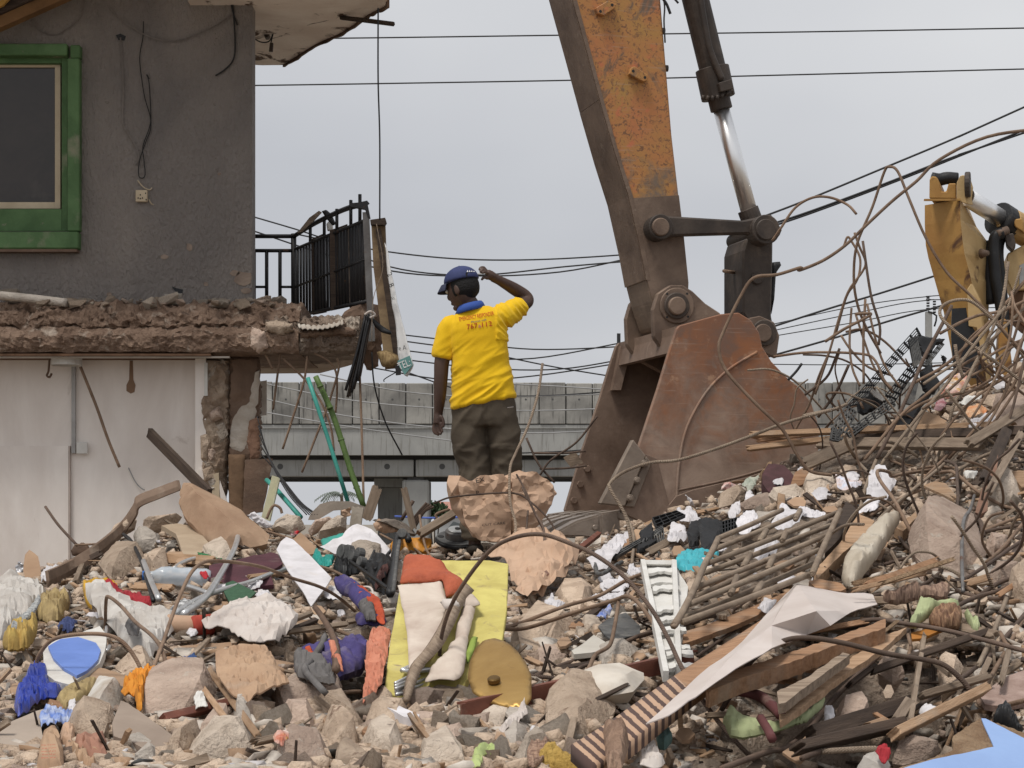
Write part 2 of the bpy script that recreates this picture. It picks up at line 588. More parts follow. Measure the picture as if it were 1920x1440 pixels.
WHITEW = mk('off_white_wall', (0.88,0.82,0.765),(0.72,0.65,0.595),2.2, bump=0.2, bscale=18, rough=0.8, spots=(0.42,0.34,0.28), spot_scale=5, spot_lo=0.64, spot_w=0.16, stretch=(1,1,0.35), soft_spots=True)
PILLAR = mk('pillar_plaster', (0.42,0.33,0.25),(0.24,0.165,0.115),4, bump=0.8, bscale=22, spots=(0.50,0.45,0.39), spot_scale=5, spot_lo=0.55, dist=0.006)
BROWNP = mk('brown_plaster', (0.20,0.13,0.09),(0.12,0.08,0.058),3, bump=0.6, bscale=24, spots=(0.36,0.30,0.25), spot_scale=4, spot_lo=0.60)
SOFFIT = mk('flaking_soffit', (0.84,0.76,0.68),(0.70,0.60,0.52),3, bump=0.4, bscale=12, spots=(0.10,0.06,0.04), spot_scale=2.6, spot_lo=0.57, spot_w=0.05)
GREEN = mk('green_paint', (0.105,0.195,0.080),(0.065,0.13,0.05),5, rough=0.65, bump=0.4, bscale=30, dust=0.3, spots=(.24,.21,.16), spot_scale=13, spot_lo=.66)
CREAM = mk('cream_paint', (0.60,0.50,0.36),(0.48,0.39,0.27),4, rough=0.6, bump=0.1)
GLASS = mk('dirty_window_glass', (0.040,0.030,0.025),(0.018,0.014,0.012),1.6, rough=0.1, bump=0.02, bscale=4, spec=0.5, dust=0.2, dustc=(0.1,0.085,0.07))
IRON = mk('black_iron', (0.028,0.028,0.030),(0.018,0.017,0.018),6, rough=0.55, bump=0.2, spots=(0.09,0.05,0.03), spot_scale=12, spot_lo=0.63)
GREYMETAL = mk('grey_metal', (0.20,0.195,0.19),(0.11,0.10,0.095),6, rough=0.5, metal=0.3, bump=0.15, spots=(0.12,0.06,0.035), spot_scale=10, spot_lo=0.6)
DARKMETAL = mk('dusty_dark_metal', (0.085,0.066,0.054),(0.045,0.036,0.031),5, rough=0.6, metal=0.15, bump=0.25, bscale=30, dust=0.3, dustc=(0.16,0.12,0.09))
BROWNSTEEL = mk('worn_brown_steel', (0.22,0.158,0.118),(0.13,0.09,0.068),4.0, rough=0.62, metal=0.2, bump=0.3, bscale=26, spots=(0.30,0.235,0.18), spot_scale=11, spot_lo=0.63, spot_w=0.1, spec=0.3)
BUCKET = mk('bucket_rust', (0.225,0.093,0.042),(0.150,0.085,0.058),2.4, rough=0.55, metal=0.15, bump=0.3, bscale=20, spots=(0.27,0.19,0.145), spot_scale=6.5, spot_lo=0.58, spot_w=0.16, spec=0.35)
BUCKETD = mk('bucket_dusty', (0.26,0.185,0.142),(0.155,0.105,0.078),3.2, rough=0.62, metal=0.15, bump=0.3, bscale=22, spots=(0.29,0.215,0.17), spot_scale=9, spot_lo=0.6, spot_w=0.14)
CUTTER = mk('dusty_cutter_steel', (0.29,0.235,0.19),(0.19,0.15,0.12),6, rough=0.6, metal=0.2, bump=0.35, bscale=24)
CHROME = mk('chrome_rod', (0.9,0.9,0.9),(0.85,0.84,0.83),3, rough=0.38, metal=1.0, bump=0.03, bscale=8)
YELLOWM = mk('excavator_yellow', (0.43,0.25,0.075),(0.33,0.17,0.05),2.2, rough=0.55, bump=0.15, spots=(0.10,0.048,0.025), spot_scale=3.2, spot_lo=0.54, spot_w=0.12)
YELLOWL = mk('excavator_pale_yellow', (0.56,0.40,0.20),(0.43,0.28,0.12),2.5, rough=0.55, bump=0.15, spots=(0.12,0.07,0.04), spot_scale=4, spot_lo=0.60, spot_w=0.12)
REBAR = mk('rusty_rebar', (0.29,0.20,0.14),(0.17,0.11,0.075),9, rough=0.8, metal=0.1, bump=0.4, bscale=60, ribs=45, rnd=0.18, dust=0.25, dustc=(0.31,0.25,0.19), dist=0.003)
REBAR_D = mk('dark_rebar', (0.155,0.108,0.082),(0.09,0.063,0.05),9, rough=0.75, metal=0.15, bump=0.4, bscale=60, ribs=45, rnd=0.2, dist=0.003)
REBAR_P = mk('dusty_rebar', (0.40,0.315,0.235),(0.26,0.195,0.145),8, rough=0.85, bump=0.6, bscale=50, ribs=32, rnd=0.1, dist=0.004)
WOOD = mk('raw_wood', (0.45,0.30,0.19),(0.29,0.18,0.105),6, bump=0.55, bscale=34, stretch=(0.9,9,9), rnd=0.25, dust=0.35)
WOOD_O = mk('orange_plywood', (0.41,0.24,0.14),(0.26,0.145,0.08),6, bump=0.6, bscale=34, stretch=(1.2,8,8), rnd=0.16, dust=0.38)
WOOD_G = mk('weathered_wood', (0.33,0.255,0.19),(0.19,0.14,0.10),5, bump=0.5, bscale=30, stretch=(0.9,9,9), rnd=0.22)
WOOD_D = mk('dark_wood', (0.085,0.060,0.045),(0.045,0.032,0.025),5, bump=0.4, bscale=30, stretch=(0.9,9,9), rnd=0.2, dust=0.12)
FIBRE = mk('torn_fibreboard', (0.42,0.29,0.18),(0.26,0.16,0.09),12, bump=1.0, bscale=70, rnd=0.1, dist=0.006)
CARD = mk('cardboard', (0.42,0.285,0.185),(0.32,0.205,0.13),4, bump=0.2, bscale=20, rnd=0.12, dust=0.15)
KRAFT = mk('kraft_paper', (0.53,0.36,0.25),(0.42,0.275,0.185),3.5, bump=0.3, bscale=14, rough=0.75, dust=0.12, dustc=(0.50,0.40,0.32), dist=0.004)
PAPER = mk('white_paper', (0.66,0.64,0.66),(0.52,0.50,0.51),8, bump=0.3, bscale=16, rnd=0.12, dust=0.28, dustc=(0.52,0.46,0.40))
PRINT = mk('printed_wrapper', (0.66,0.58,0.52),(0.48,0.16,0.10),14, bump=0.3, bscale=20, spots=(0.60,0.36,0.10), spot_scale=18, spot_lo=0.55)
CLOTHW = mk('white_cloth', (0.62,0.57,0.53),(0.48,0.42,0.38),4, bump=0.3, bscale=30, dust=0.15, dustc=(0.5,0.44,0.38))
SACK = mk('woven_plastic_sack', (0.56,0.535,0.50),(0.40,0.365,0.33),5, rough=0.6, bump=0.4, bscale=36, dust=0.2, dustc=(0.45,0.40,0.34), rnd=0.08)
TARP = mk('white_vinyl_sheet', (0.62,0.555,0.52),(0.52,0.45,0.41),2.5, rough=0.5, bump=0.15, bscale=12, spots=(0.22,0.13,0.10), spot_scale=5, spot_lo=0.72)
YPANEL = mk('yellow_insulation_board', (0.60,0.53,0.17),(0.46,0.39,0.12),7, bump=0.5, bscale=26, spots=(0.30,0.23,0.12), spot_scale=9, spot_lo=0.58, spot_w=.12, dust=.25)
ORFELT = mk('orange_felt', (0.46,0.115,0.055),(0.33,0.08,0.042),6, bump=0.8, bscale=40, dust=0.25)
LINER = mk('torn_backing_sheet', (0.62,0.54,0.46),(0.44,0.35,0.29),4, bump=0.3, bscale=18, spots=(0.30,0.19,0.14), spot_scale=6, spot_lo=0.66, spot_w=0.14)
BRASS = mk('brass_disc', (0.50,0.32,0.11),(0.33,0.19,0.055),3, rough=0.45, metal=0.75, bump=0.1, spots=(0.16,0.085,0.035), spot_scale=9, spot_lo=0.66, dust=0.2, dustc=(0.42,0.29,0.13))
BLACKP = mk('black_plastic', (0.022,0.023,0.025),(0.014,0.014,0.015),6, rough=0.5, bump=0.15, dust=0.22, dustc=(0.14,0.12,0.10))
GREYP = mk('dusty_black_plastic', (0.115,0.115,0.112),(0.05,0.05,0.05),14, rough=0.6, bump=0.2, bscale=40, dust=0.35, dustc=(0.28,0.26,0.23))
BLUEB = mk('blue_painted_board', (0.16,0.26,0.62),(0.125,0.21,0.52),4, rough=0.5, bump=0.1, dust=0.15, dustc=(0.34,0.36,0.45))
BLUEL = mk('light_blue_laminate', (0.26,0.39,0.66),(0.22,0.33,0.58),3, rough=0.45, bump=0.1, dust=.2, dustc=(.36,.40,.48), spots=(.34,.29,.24), spot_scale=14, spot_lo=.7)
BLUEBAG = mk('blue_plastic_bag', (0.018,0.045,0.36),(0.010,0.025,0.20),5, rough=0.4, bump=0.3, bscale=14, spec=0.5, dust=.2, dustc=(.16,.17,.26))
ORANGEC = mk('orange_cloth', (0.66,0.27,0.035),(0.48,0.18,0.02),5, bump=0.3, bscale=30, dust=.2)
YELLOWC = mk('dirty_yellow_cloth', (0.42,0.32,0.15),(0.24,0.175,0.085),8, bump=0.4, bscale=30, spots=(0.13,0.10,0.06), spot_scale=16, spot_lo=0.62)
REDC = mk('red_cloth', (0.38,0.03,0.04),(0.22,0.018,0.025),5, bump=0.4, dust=.2)
PURPLE = mk('purple_canvas', (0.075,0.06,0.19),(0.04,0.032,0.11),6, bump=0.4, bscale=40, dust=0.4, dustc=(0.26,0.22,0.24))
SALMON = mk('salmon_lining', (0.58,0.235,0.15),(0.44,0.155,0.095),5, bump=0.5, bscale=40, dust=0.28)
VERM = mk('vermilion_strap', (0.50,0.085,0.035),(0.36,0.06,0.025),5, bump=0.5, dust=.25)
GREYCL = mk('grey_mesh_cloth', (0.16,0.15,0.145),(0.10,0.093,0.09),7, bump=0.4, bscale=50)
PURPB = mk('purple_painted_wood', (0.105,0.040,0.052),(0.07,0.028,0.036),5, bump=0.3, dust=0.25, dustc=(0.22,0.155,0.14))
TEAL = mk('teal_plastic', (0.07,0.36,0.30),(0.05,0.27,0.225),4, rough=0.45, bump=0.1, dust=0.15)
TURQ = mk('turquoise_bag', (0.06,0.42,0.48),(0.04,0.31,0.37),5, rough=0.45, bump=0.3, bscale=14, dust=0.12)
BAMBOO = mk('green_bamboo', (0.115,0.19,0.055),(0.075,0.12,0.035),6, rough=0.55, bump=0.15, spots=(0.06,0.05,0.03), spot_scale=8, spot_lo=0.62)
ALU = mk('aluminium', (0.62,0.63,0.64),(0.50,0.50,0.50),5, rough=0.35, metal=0.6, bump=0.08)
WPLAST = mk('white_plastic', (0.70,0.69,0.66),(0.58,0.56,0.52),6, rough=0.5, bump=0.15, dust=0.12, dustc=(0.5,0.45,0.38))
REDSTEEL = mk('red_oxide_steel', (0.20,0.075,0.05),(0.12,0.046,0.033),6, rough=0.65, bump=0.25, dust=0.25)
RUSTSHEET = mk('rusty_sheet', (0.165,0.105,0.072),(0.095,0.06,0.042),5, rough=0.75, bump=0.35, dust=0.3, dustc=(0.30,0.23,0.17))
CREAMP = mk('cream_profile', (0.62,0.60,0.42),(0.50,0.48,0.33),5, rough=0.6, bump=0.15)
FOAMY = mk('yellow_foam', (0.60,0.42,0.13),(0.46,0.30,0.08),10, bump=0.8, bscale=50, dist=0.006)
FOAMG = mk('pale_green_foam', (0.42,0.46,0.26),(0.30,0.34,0.18),6, bump=0.3, dust=0.1)
OVERP = mk('overpass_concrete', (0.36,0.36,0.345),(0.26,0.262,0.255),0.35, bump=0.1, bscale=3, streak=(0.22,0.215,0.20), rough=0.9)
PARAPET = mk('parapet_concrete', (0.34,0.33,0.305),(0.17,0.165,0.155),0.55, bump=0.1, bscale=3, streak=(0.11,0.107,0.10), rnd=0.1, rough=0.9)
DARKCONC = mk('shade_toned_concrete', (0.10,0.10,0.10),(0.08,0.08,0.08),0.4, rough=0.95, bump=0)  # overpass concrete darkened, the shade under the deck put into the colour
GROUND = mk('bare_ground', (0.27,0.235,0.19),(0.19,0.165,0.135),0.6, bump=0.4, bscale=6)
WIREM = mk('black_cable', (0.03,0.03,0.032),(0.02,0.02,0.021),3, rough=0.6, bump=0)
WIREG = mk('pale_cable', (0.33,0.33,0.33),(0.25,0.25,0.25),3, rough=0.6, bump=0)
INK = mk('black_print', (0.03,0.03,0.03),(0.025,0.025,0.025),4, bump=0)
for (dpx, dpy, dr_, dd_) in ((1440,1330,.2,.35),(1560,1290,.25,.4),(1650,1340,.25,.4),(1500,1390,.22,.35),(1600,1410,.25,.35),(1380,1290,.15,.3),(1700,1260,.22,.3),(1460,1250,.18,.3),(620,1300,.14,.3),(1560,880,.3,.25),(40,1240,.12,.25),(1760,1180,.15,.2),(420,1300,.1,.2)):
    DIPS.append(((dpx - HX) / F * H(dpx, dpy), H(dpx, dpy), dr_, dd_))
g = 900.0
tag(mesh('ground', [(-g, -60,0),(g, -60,0),(g, 1500,0),(-g, 1500,0)],[(0,1,2,3)], GROUND, keep=True), kind='structure')
NX, NY = 380,170
hv, hf = [],[]
for j in range(NY + 1):
    Y = 3.3 + (19.0 - 3.3) * (j / NY) ** 1.15
    for i in range(NX + 1):
        px = -880 + 3690 * i / NX
        X = (px - HX) / F * Y
        z = heap(X, Y)
        if z > 0.02:
            z = max(z - dip(X, Y),.03)
            q = V((X, Y, 0))
            z += 0.045 * mn.noise(q * 5) + 0.03 * mn.noise(q * 13) + 0.018 * abs(mn.noise(q * 31)) - 0.03
        hv.append((X, Y, z - 0.01))
for j in range(NY):
    for i in range(NX):
        a = j * (NX + 1) + i
        hf.append((a, a + 1, a + NX + 2, a + NX + 1))
tag(mesh('rubble_mound', hv, hf, SOIL, keep=True), kind='structure')
OY = 90.0
ov = thing('overpass', (0, OY, 0), 'long grey concrete road overpass crossing the whole background', 'overpass')
def OZ(py, Y=OY): return CZ + (HY - py) / F * Y
def OX(px, Y=OY): return (px - HX) / F * Y
pw_ = OX(50 + 960) - OX(960)
k0 = None
seeds = random.Random(5)
protos = []
for k in range(-24,40):
    x0 = OX(511) + k * pw_
    if not (-33 < x0 < 45): continue
    yy = OY + seeds.uniform(-0.02,0.02)
    zt = OZ(717) + seeds.uniform(-0.04,0.04)
    o = box('parapet_panel', PARAPET, ov, x0 + 0.02, x0 + pw_ - 0.02, yy, yy + 0.25, OZ(795), zt, bev=0.03)
    if abs(x0) < 20:
        disc('drain_hole', (x0 + pw_ * 0.5, yy - 0.004, OZ(749)),(0,1,0),0.05,0.003, DARKCONC, o, 10)
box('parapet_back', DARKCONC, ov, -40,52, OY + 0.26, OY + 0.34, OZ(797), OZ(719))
box('deck_edge', OVERP, ov, -40,52, OY + 0.12, OY + 1.0, OZ(853), OZ(796))
box('ledge', OVERP, ov, -40,52, OY + 0.05, OY + 0.4, OZ(803), OZ(796.5))
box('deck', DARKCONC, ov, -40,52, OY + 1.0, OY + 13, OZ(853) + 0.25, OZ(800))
gx = [-40,-28, OX(470), OX(776), OX(776) + 15.4,38,52]
for a, b in zip(gx, gx[1:]):
    gob = box('girder', OVERP, ov, a + 0.05, b - 0.05, OY + 0.7, OY + 1.6, OZ(893), OZ(861), bev=0.04)
    for xx in (a + 1.3, b - 1.3):
        disc('bolt_hole', (xx, OY + 0.696, OZ(874)),(0,1,0),0.14,0.003, DARKCONC, gob, 12)
for q in range(4):
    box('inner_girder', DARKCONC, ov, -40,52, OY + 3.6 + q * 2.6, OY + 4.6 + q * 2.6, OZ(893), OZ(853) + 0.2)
for (a, b, d0, d1) in ((752,803,0.9,3.2),(690,752,6.5,9.5),(1820,1880,0.9,3.2),(250,300,0.9,3.2)):
    pr = box('pier', OVERP, ov, OX(a), OX(b), OY + d0, OY + d1,-0.3, OZ(899), bev=0.08)
    box('bearing', DARKCONC, pr, OX(a) + 0.25, OX(b) - 0.25, OY + d0 + 0.2, OY + d1 - 0.2, OZ(899), OZ(893))
box('cap_beam', OVERP, ov, OX(690), OX(745), OY + 4.0, OY + 13, OZ(910), OZ(893) - 0.01)
PALM = mk('hazy_palm', (0.20,0.225,0.20),(0.14,0.165,0.14),2, bump=0)  # air haze put into this and the next two colours
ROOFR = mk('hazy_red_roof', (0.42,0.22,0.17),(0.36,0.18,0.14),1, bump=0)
HAZEW = mk('hazy_far_wall', (0.44,0.45,0.45),(0.38,0.39,0.40),0.5, bump=0)
SHRUB = mk('far_shrub_leaves', (0.075,0.12,0.06),(0.045,0.08,0.035),2, bump=0, rnd=0.2)
PY = 150.0
pt_ = thing('palm_tree', P(640,1018, PY), 'small hazy palm tree seen under the overpass', 'palm tree')
pc = P(640,926, PY)
tube('trunk', [P(641,1018, PY), P(642,960, PY), pc],[0.22,0.16,0.12], WOOD_G, pt_)
for k in range(15):
    a = 2 * math.pi * k / 15 + 0.2
    d = V((math.cos(a), math.sin(a),0))
    L = 1.7 + 0.3 * math.sin(k * 3)
    pts = [pc + d * (L * t) + V((0,0,0.75 * t - 1.25 * t * t + 0.1 * math.sin(k))) for t in (0,0.35,0.7,1)]
    ac = Acc()
    pp = catmull(pts, 4)
    sd_ = V((-d.y, d.x, 0))
    for i in range(1, len(pp)):
        for s in (-1,1):
            b = pp[i]; w = 0.5 * math.sin(math.pi * min(0.95, i / len(pp) + 0.1))
            ac.add([b, b + d * 0.12, b + sd_ * s * w + V((0,0,-0.28)) + d * 0.18],[(0,1,2)])
    ac.make('frond', PALM, pt_)
far = thing('low_building', P(930,1000,170), 'low far building with a hazy red roof beside the paper sacks', 'building')
a, b = P(815,980,170), P(990,943,170)
box('wall', HAZEW, far, a.x, b.x, 170,176,0, OZ(957,170))
rf = Acc()
rf.add([(a.x - .4,169.5, OZ(958,170)),(b.x + .4,169.5, OZ(958,170)),(b.x + .4,176.5, OZ(958,170)),(a.x - .4,176.5, OZ(958,170)),
        (a.x + .3,173, OZ(940,170)),(b.x - .3,173, OZ(940,170))],[(0,1,5,4),(2,3,4,5),(1,2,5),(3,0,4),(0,3,2,1)])
rf.make('roof', ROOFR, far)
def shrub(px, py, Y, w, h, label, seed):
    c = P(px, py, Y)
    t = thing('shrub', (c.x, Y, 0), label, 'shrub')
    r = random.Random(seed)
    ac = Acc()
    for _ in range(420):
        a_, e_, rr_ = r.uniform(0,6.28), r.uniform(-1,1), r.random() ** 0.4
        q = V((c.x + w * rr_ * math.cos(a_) * math.sqrt(1 - e_ * e_), Y + w * rr_ * math.sin(a_), c.z + h * rr_ * e_ + 0.25 * r.random()))
        u, v_ = V((r.gauss(0,1), r.gauss(0,1), r.gauss(0,1))).normalized(), V((r.gauss(0,1), r.gauss(0,1), r.gauss(0,1))).normalized()
        s = 0.14 + 0.1 * r.random()
        ac.add([q - u * s, q + v_ * s, q + u * s, q - v_ * s],[(0,1,2,3)])
    ac.make('foliage', SHRUB, t)
    for q in range(3):
        tube('stem', [(c.x + 0.1 * q - .1, Y, 0),(c.x + 0.3 * (q - 1), Y, c.z)],[0.05,0.03], WOOD_D, t, sub=1)
shrub(815,962,110,.8,0.4, 'green shrub under the overpass left of the paper sacks', 3)
tube('blue_rope', [P(740,968,60), P(800,971,60), P(850,970,60), P(960,966,60)],0.035, mk('blue_rope', (0.10,0.16,0.5), bump=0))
tag(bpy.data.objects['blue_rope'], 'thin blue line stretched low under the overpass', 'rope')
tag(box('lamp_post', WIREM, None, P(1157,0,80).x, P(1163.5,0,80).x, 80,80.15,0, OZ(625,80)), 'thin dark post standing before the overpass beside the bucket', 'post')
def cable(pts, Y0, Y1, r, label, mat=WIREM, grp='overhead cables'):
    pts = list(pts)
    (xa, ya),(xb, yb) = pts[-2:]
    if xb > 1930: pts.append((xb + 1800, yb + (yb - ya) / (xb - xa) * 1800))
    n = len(pts)
    pp = [P(x, y, Y0 + (Y1 - Y0) * i / (n - 1)) for i, (x, y) in enumerate(pts)]
    return tag(tube('overhead_cable', pp, r, mat, sub=6, sides=5), label, 'cable', grp)
cable([(400,74),(700,71),(1060,66),(1500,60),(2020,51)],40,40,0.016, 'topmost thin cable crossing the sky behind the orange arm')
cable([(430,161),(700,157),(1100,150),(1500,140),(2020,127)],40,40,0.016, 'second cable crossing the sky, below the topmost one')
cable([(560,440),(700,468),(850,485),(1000,487),(1165,478),(1260,468)],34,34,0.014, 'sagging cable just above the blue cap')
cable([(460,402),(600,445),(730,500),(880,517),(1050,510),(1200,480)],34,34,0.014, 'sagging cable passing behind the blue cap')
cable([(460,428),(620,480),(760,512),(900,516),(1060,500),(1200,488)],33,33,0.014, 'lowest of the three sagging cables behind the cap')
for i, (pts, c) in enumerate([
    ([(1380,425),(1500,380),(1650,318),(1800,255),(2000,165)], 'cable rising to the right edge, upper of the three'),
    ([(1380,440),(1500,403),(1650,348),(1800,290),(2000,222)], 'cable rising to the right edge, middle of the three'),
    ([(1400,440),(1520,400),(1680,340),(1830,280),(2000,212)], 'cable rising to the right edge, lowest of the three'),
    ([(1420,622),(1550,580),(1650,550),(1760,515)], 'thick cable ending behind the yellow excavator'),
    ([(1430,672),(1560,635),(1680,598),(1790,566),(1940,520)], 'thick cable passing just above the black grille')]):
    cable(pts, 30,30,0.017, c)
for i, (pts, c) in enumerate([
    ([(1440,610),(1600,575),(1740,556),(1940,540)], 'thin line above the utility pole, top'),
    ([(1440,622),(1600,588),(1740,563),(1940,560)], 'thin line at the utility pole, middle'),
    ([(1440,632),(1600,605),(1740,580),(1940,575)], 'thin line at the utility pole, bottom'),
    ([(1440,683),(1560,684),(1700,682),(1940,676)], 'faint level line just above the overpass at right')]):
    cable(pts, 60,60,0.016, c, grp='thin lines by the utility pole')
low = [([(740,626),(860,640),(1000,655),(1160,650),(1260,640)], WIREM),([(740,655),(860,668),(1000,672),(1180,640)], WIREM),
       ([(740,672),(900,690),(1050,692),(1200,668)], WIREM),([(700,690),(840,712),(1000,705),(1240,668)], WIREM),
       ([(760,640),(900,660),(1050,690),(1240,720)], WIREM),([(740,690),(880,735),(1020,742),(1240,726)], WIREM),
       ([(480,716),(640,748),(800,764),(1000,770),(1240,762)], WIREG),([(480,744),(620,775),(800,800),(1000,812),(1240,800)], WIREG),
       ([(480,770),(640,798),(760,815),(860,828)], WIREG),([(600,702),(760,735),(950,744),(1240,735)], WIREG),
       ([(960,850),(1060,846),(1160,838)], WIREM),([(960,720),(1100,728),(1240,742)], WIREG)]
words = ['highest', 'second', 'third', 'fourth', 'fifth', 'sixth', 'seventh', 'eighth', 'ninth', 'tenth', 'short dark', 'pale slack']
for (pts, m), w in zip(low, words):
    cable(pts, 45,45,0.017, 'sagging service cable in the low bundle before the overpass', m, 'low bundle of service cables')
up = thing('utility_pole', P(1742,1040,60), 'far concrete utility pole with insulators behind the black grille', 'utility pole')
box('pole', OVERP, up, P(1737,0,60).x, P(1748,0,60).x, 60,60.2,0, OZ(584,60))
for xx, t in ((1740,556),(1752,563)):
    for q in range(5):
        disc('insulator', P(xx, t + 5 * q + 4,60),(0,0,1),0.05,0.05, WIREM, up, 8)
tube('crossarm', [P(1740,584,60), P(1756,592,60), P(1752,612,60)],0.03, WIREM, up, sub=2)
WY, LY, SY = 13.5,13.34,13.0
bd = thing('damaged_building', (P(200,0, WY).x, WY, 0), 'half-demolished two-storey building with dark upper wall and green window surround', 'building')
def wx(px, Y): return (px - HX) / F * Y
def wz(py, Y): return CZ + (HY - py) / F * Y
def pbox(name, mat, x0, x1, y0, y1, Y0, Y1, parent=bd, bev=0):
    return box(name, mat, parent, wx(x0, Y0), wx(x1, Y0), Y0, Y1, wz(y1, Y0), wz(y0, Y0), bev=bev)
ac = Acc()
for (x0, x1, y0, y1) in ((-420,473,-140,106),(-420,473,434,600),(130,473,106,434),(-420,-170,106,434)):
    ac.box(wx(x0, WY), wx(x1, WY), WY, WY + 0.16, wz(y1, WY), wz(y0, WY))
ac.make('upper_wall', PLASTER, bd)
box('return_wall', PLASTER, bd, -2.75,-2.6, WY + 0.17, WY + 4.0,3.0,5.35)
PATCH = mk('bare_plaster_patch', (0.34,0.265,0.21),(0.22,0.165,0.13),12, bump=0.6, bscale=60)
wp = Plane((0, WY, 2),(0,-1,0))
for i, (cx, cy, rx, ry) in enumerate([(455,522,17,14),(308,482,8,5),(355,464,5,8),(411,326,3,3),(205,552,5,4),(386,533,5,4),(440,512,9,5),(462,545,10,6)]):
    out = [(cx + rx * (0.8 + 0.4 * R.random()) * math.cos(a * 0.7), cy + ry * (0.8 + 0.4 * R.random()) * math.sin(a * 0.7)) for a in range(9)]
    plate('bare_patch', out, Plane((0, WY - 0.004,2),(0,-1,0)),0.003, PATCH, bd)
plate('wall_hole', [(322,537),(330,540),(343,543),(342,552),(334,549),(327,545)], Plane((0, WY - 0.005,2),(0,-1,0)),0.003, BLACKP, bd)
plate('wall_hole', [(217,66),(226,63),(236,68),(233,76),(222,75)], Plane((0, WY - 0.005,2),(0,-1,0)),0.003, BLACKP, bd)
win = box('window', GREEN, bd, wx(-170, WY) , wx(130, WY), WY - 0.07, WY + 0.02, wz(108, WY), wz(86, WY), bev=0.006)
pbox('surround', GREEN, 126,149,109,433, WY - 0.07, WY + 0.02, win, 0.006)
pbox('surround', GREEN, 131.5,150,84,108.5, WY - 0.073, WY + 0.02, win, 0.006)
pbox('sill', GREEN, -170,147,434,466, WY - 0.09, WY + 0.02, win, 0.008)
pbox('sill_underside', BROWNP, -170,144,467,472, WY - 0.085, WY - 0.002, win)
pbox('reveal', GREEN, 116,126,108.5,433, WY + 0.02, WY + 0.14, win)
pbox('reveal', GREEN, -170,115.5,108.5,118, WY + 0.02, WY + 0.14, win)
pbox('inner_sill', GREEN, -170,115.5,392,433, WY + 0.02, WY + 0.14, win)
pbox('frame', CREAM, 103,113,118.5,391, WY + 0.075, WY + 0.115, win)
pbox('frame', CREAM, -170,102.8,118.5,126, WY + 0.075, WY + 0.115, win)
pbox('frame', CREAM, -170,102.8,379,391, WY + 0.075, WY + 0.115, win)
pbox('pane', GLASS, -170,102.7,126.3,378.7, WY + 0.095, WY + 0.10, win)
box('room_shade_panel', BLACKP, bd, wx(-420, WY), wx(120, WY), WY + 0.5, WY + 0.55,3.05,5.2)  # black sheet stands for the shade of the room behind the pane
sk = pbox('wall_socket', CREAM, 254,276,356,378, WY - 0.035, WY - 0.001, bd, 0.004)
for (a, b) in ((262,364),(258,370),(262,371),(266,370),(272,361),(273,373)):
    pbox('socket_hole', INK, a, a + 2, b, b + 2.6, WY - 0.038, WY - 0.036, sk)
def wallwire(pts, r, mat, d=0.012):
    tube('wall_wire', [P(x, y, WY - d) for x, y in pts], r, mat, bd, sub=5, sides=5)
wallwire([(226,70),(229,110),(231,170),(230,228),(240,250),(255,275),(260,295),(254,310)],0.005, PLASTER)
wallwire([(269,40),(268,70),(262,108),(266,150),(272,185),(282,220),(280,240),(268,275),(270,300),(272,328),(266,334),(260,328),(262,300),(275,262),(283,235),(280,160),(275,140),(280,148)],0.0035, INK)
wallwire([(205,13),(225,35),(265,62),(305,76),(340,75),(380,60),(410,45),(435,28)],0.005, PLASTER)
wallwire([(436,0),(439,40),(441,90),(436,115),(420,132),(404,142)],0.006, INK)
wallwire([(432,0),(436,20),(445,47)],0.005, INK)
wallwire([(52,30),(70,55),(100,66),(125,55),(152,32),(158,0)],0.004, PLASTER)
wallwire([(258,338),(268,350),(280,356),(285,352)],0.004, CREAM)
wallwire([(279,374),(284,382),(288,384)],0.004, CREAM)
zs = wz(10, WY)
def S(px, Y): return (wx(px, Y), Y, zs)
Yf = (zs - CZ) * F / (HY - 122)
rp = [S(473, Yf), S(530, Yf), S(548, Yf - .12), S(592,14.6), S(640,14.25), S(690,13.75), S(725, WY), S(742,12.6), S(362,12.6), S(355, WY - .02),(wx(355, WY) , WY + .17, zs),(wx(470, WY), WY + 0.17, zs)]
rpj = []
for a, b in zip(rp, rp[1:] + rp[:1]):
    A, B = V(a), V(b)
    k = max(1, int((B - A).length / 0.08))
    for q in range(k):
        p_ = A.lerp(B, q / k)
        rpj.append(p_ + V((R.uniform(-.012,.012), R.uniform(-.012,.012),0)))
prism('roof_overhang', rpj, (0,0,0.16), SOFFIT, bd)
EDGEB = mk('rotten_fascia', (0.16,0.10,0.065),(0.08,0.05,0.035),6, bump=0.8, bscale=30)
fa = [S(530, Yf), S(592,14.6), S(640,14.25), S(690,13.75), S(725, WY)]
ac = Acc()
fp = catmull([V(p) for p in fa],10)
for i in range(len(fp) - 1):
    dz0, dz1 = 0.012 + 0.03 * abs(mn.noise(fp[i] * 6)),0.012 + 0.03 * abs(mn.noise(fp[i + 1] * 6))
    a, b = fp[i], fp[i + 1]
    o_ = V((0.02,0.0,0));
    ac.add([a - V((0,0, dz0)), b - V((0,0, dz1)), b + V((0,0,.15)), a + V((0,0,.15)), a - V((0,0, dz0)) + o_, b - V((0,0, dz1)) + o_, b + V((0,0,.15)) + o_, a + V((0,0,.15)) + o_], BOXF)
ac.make('fascia', EDGEB, bd)
box('front_roof', SOFFIT, bd, wx(-420, WY), wx(350, WY),12.3, WY + 2.0, zs + 0.17, zs + 0.33)
lf = prism('lamp_fitting', [P(*p, 14.3) for p in ((493,52),(520,34),(531,34),(530,50),(508,58),(502,70),(496,70))],(0,0.08,0), DARKMETAL, bd, bev=0.004)
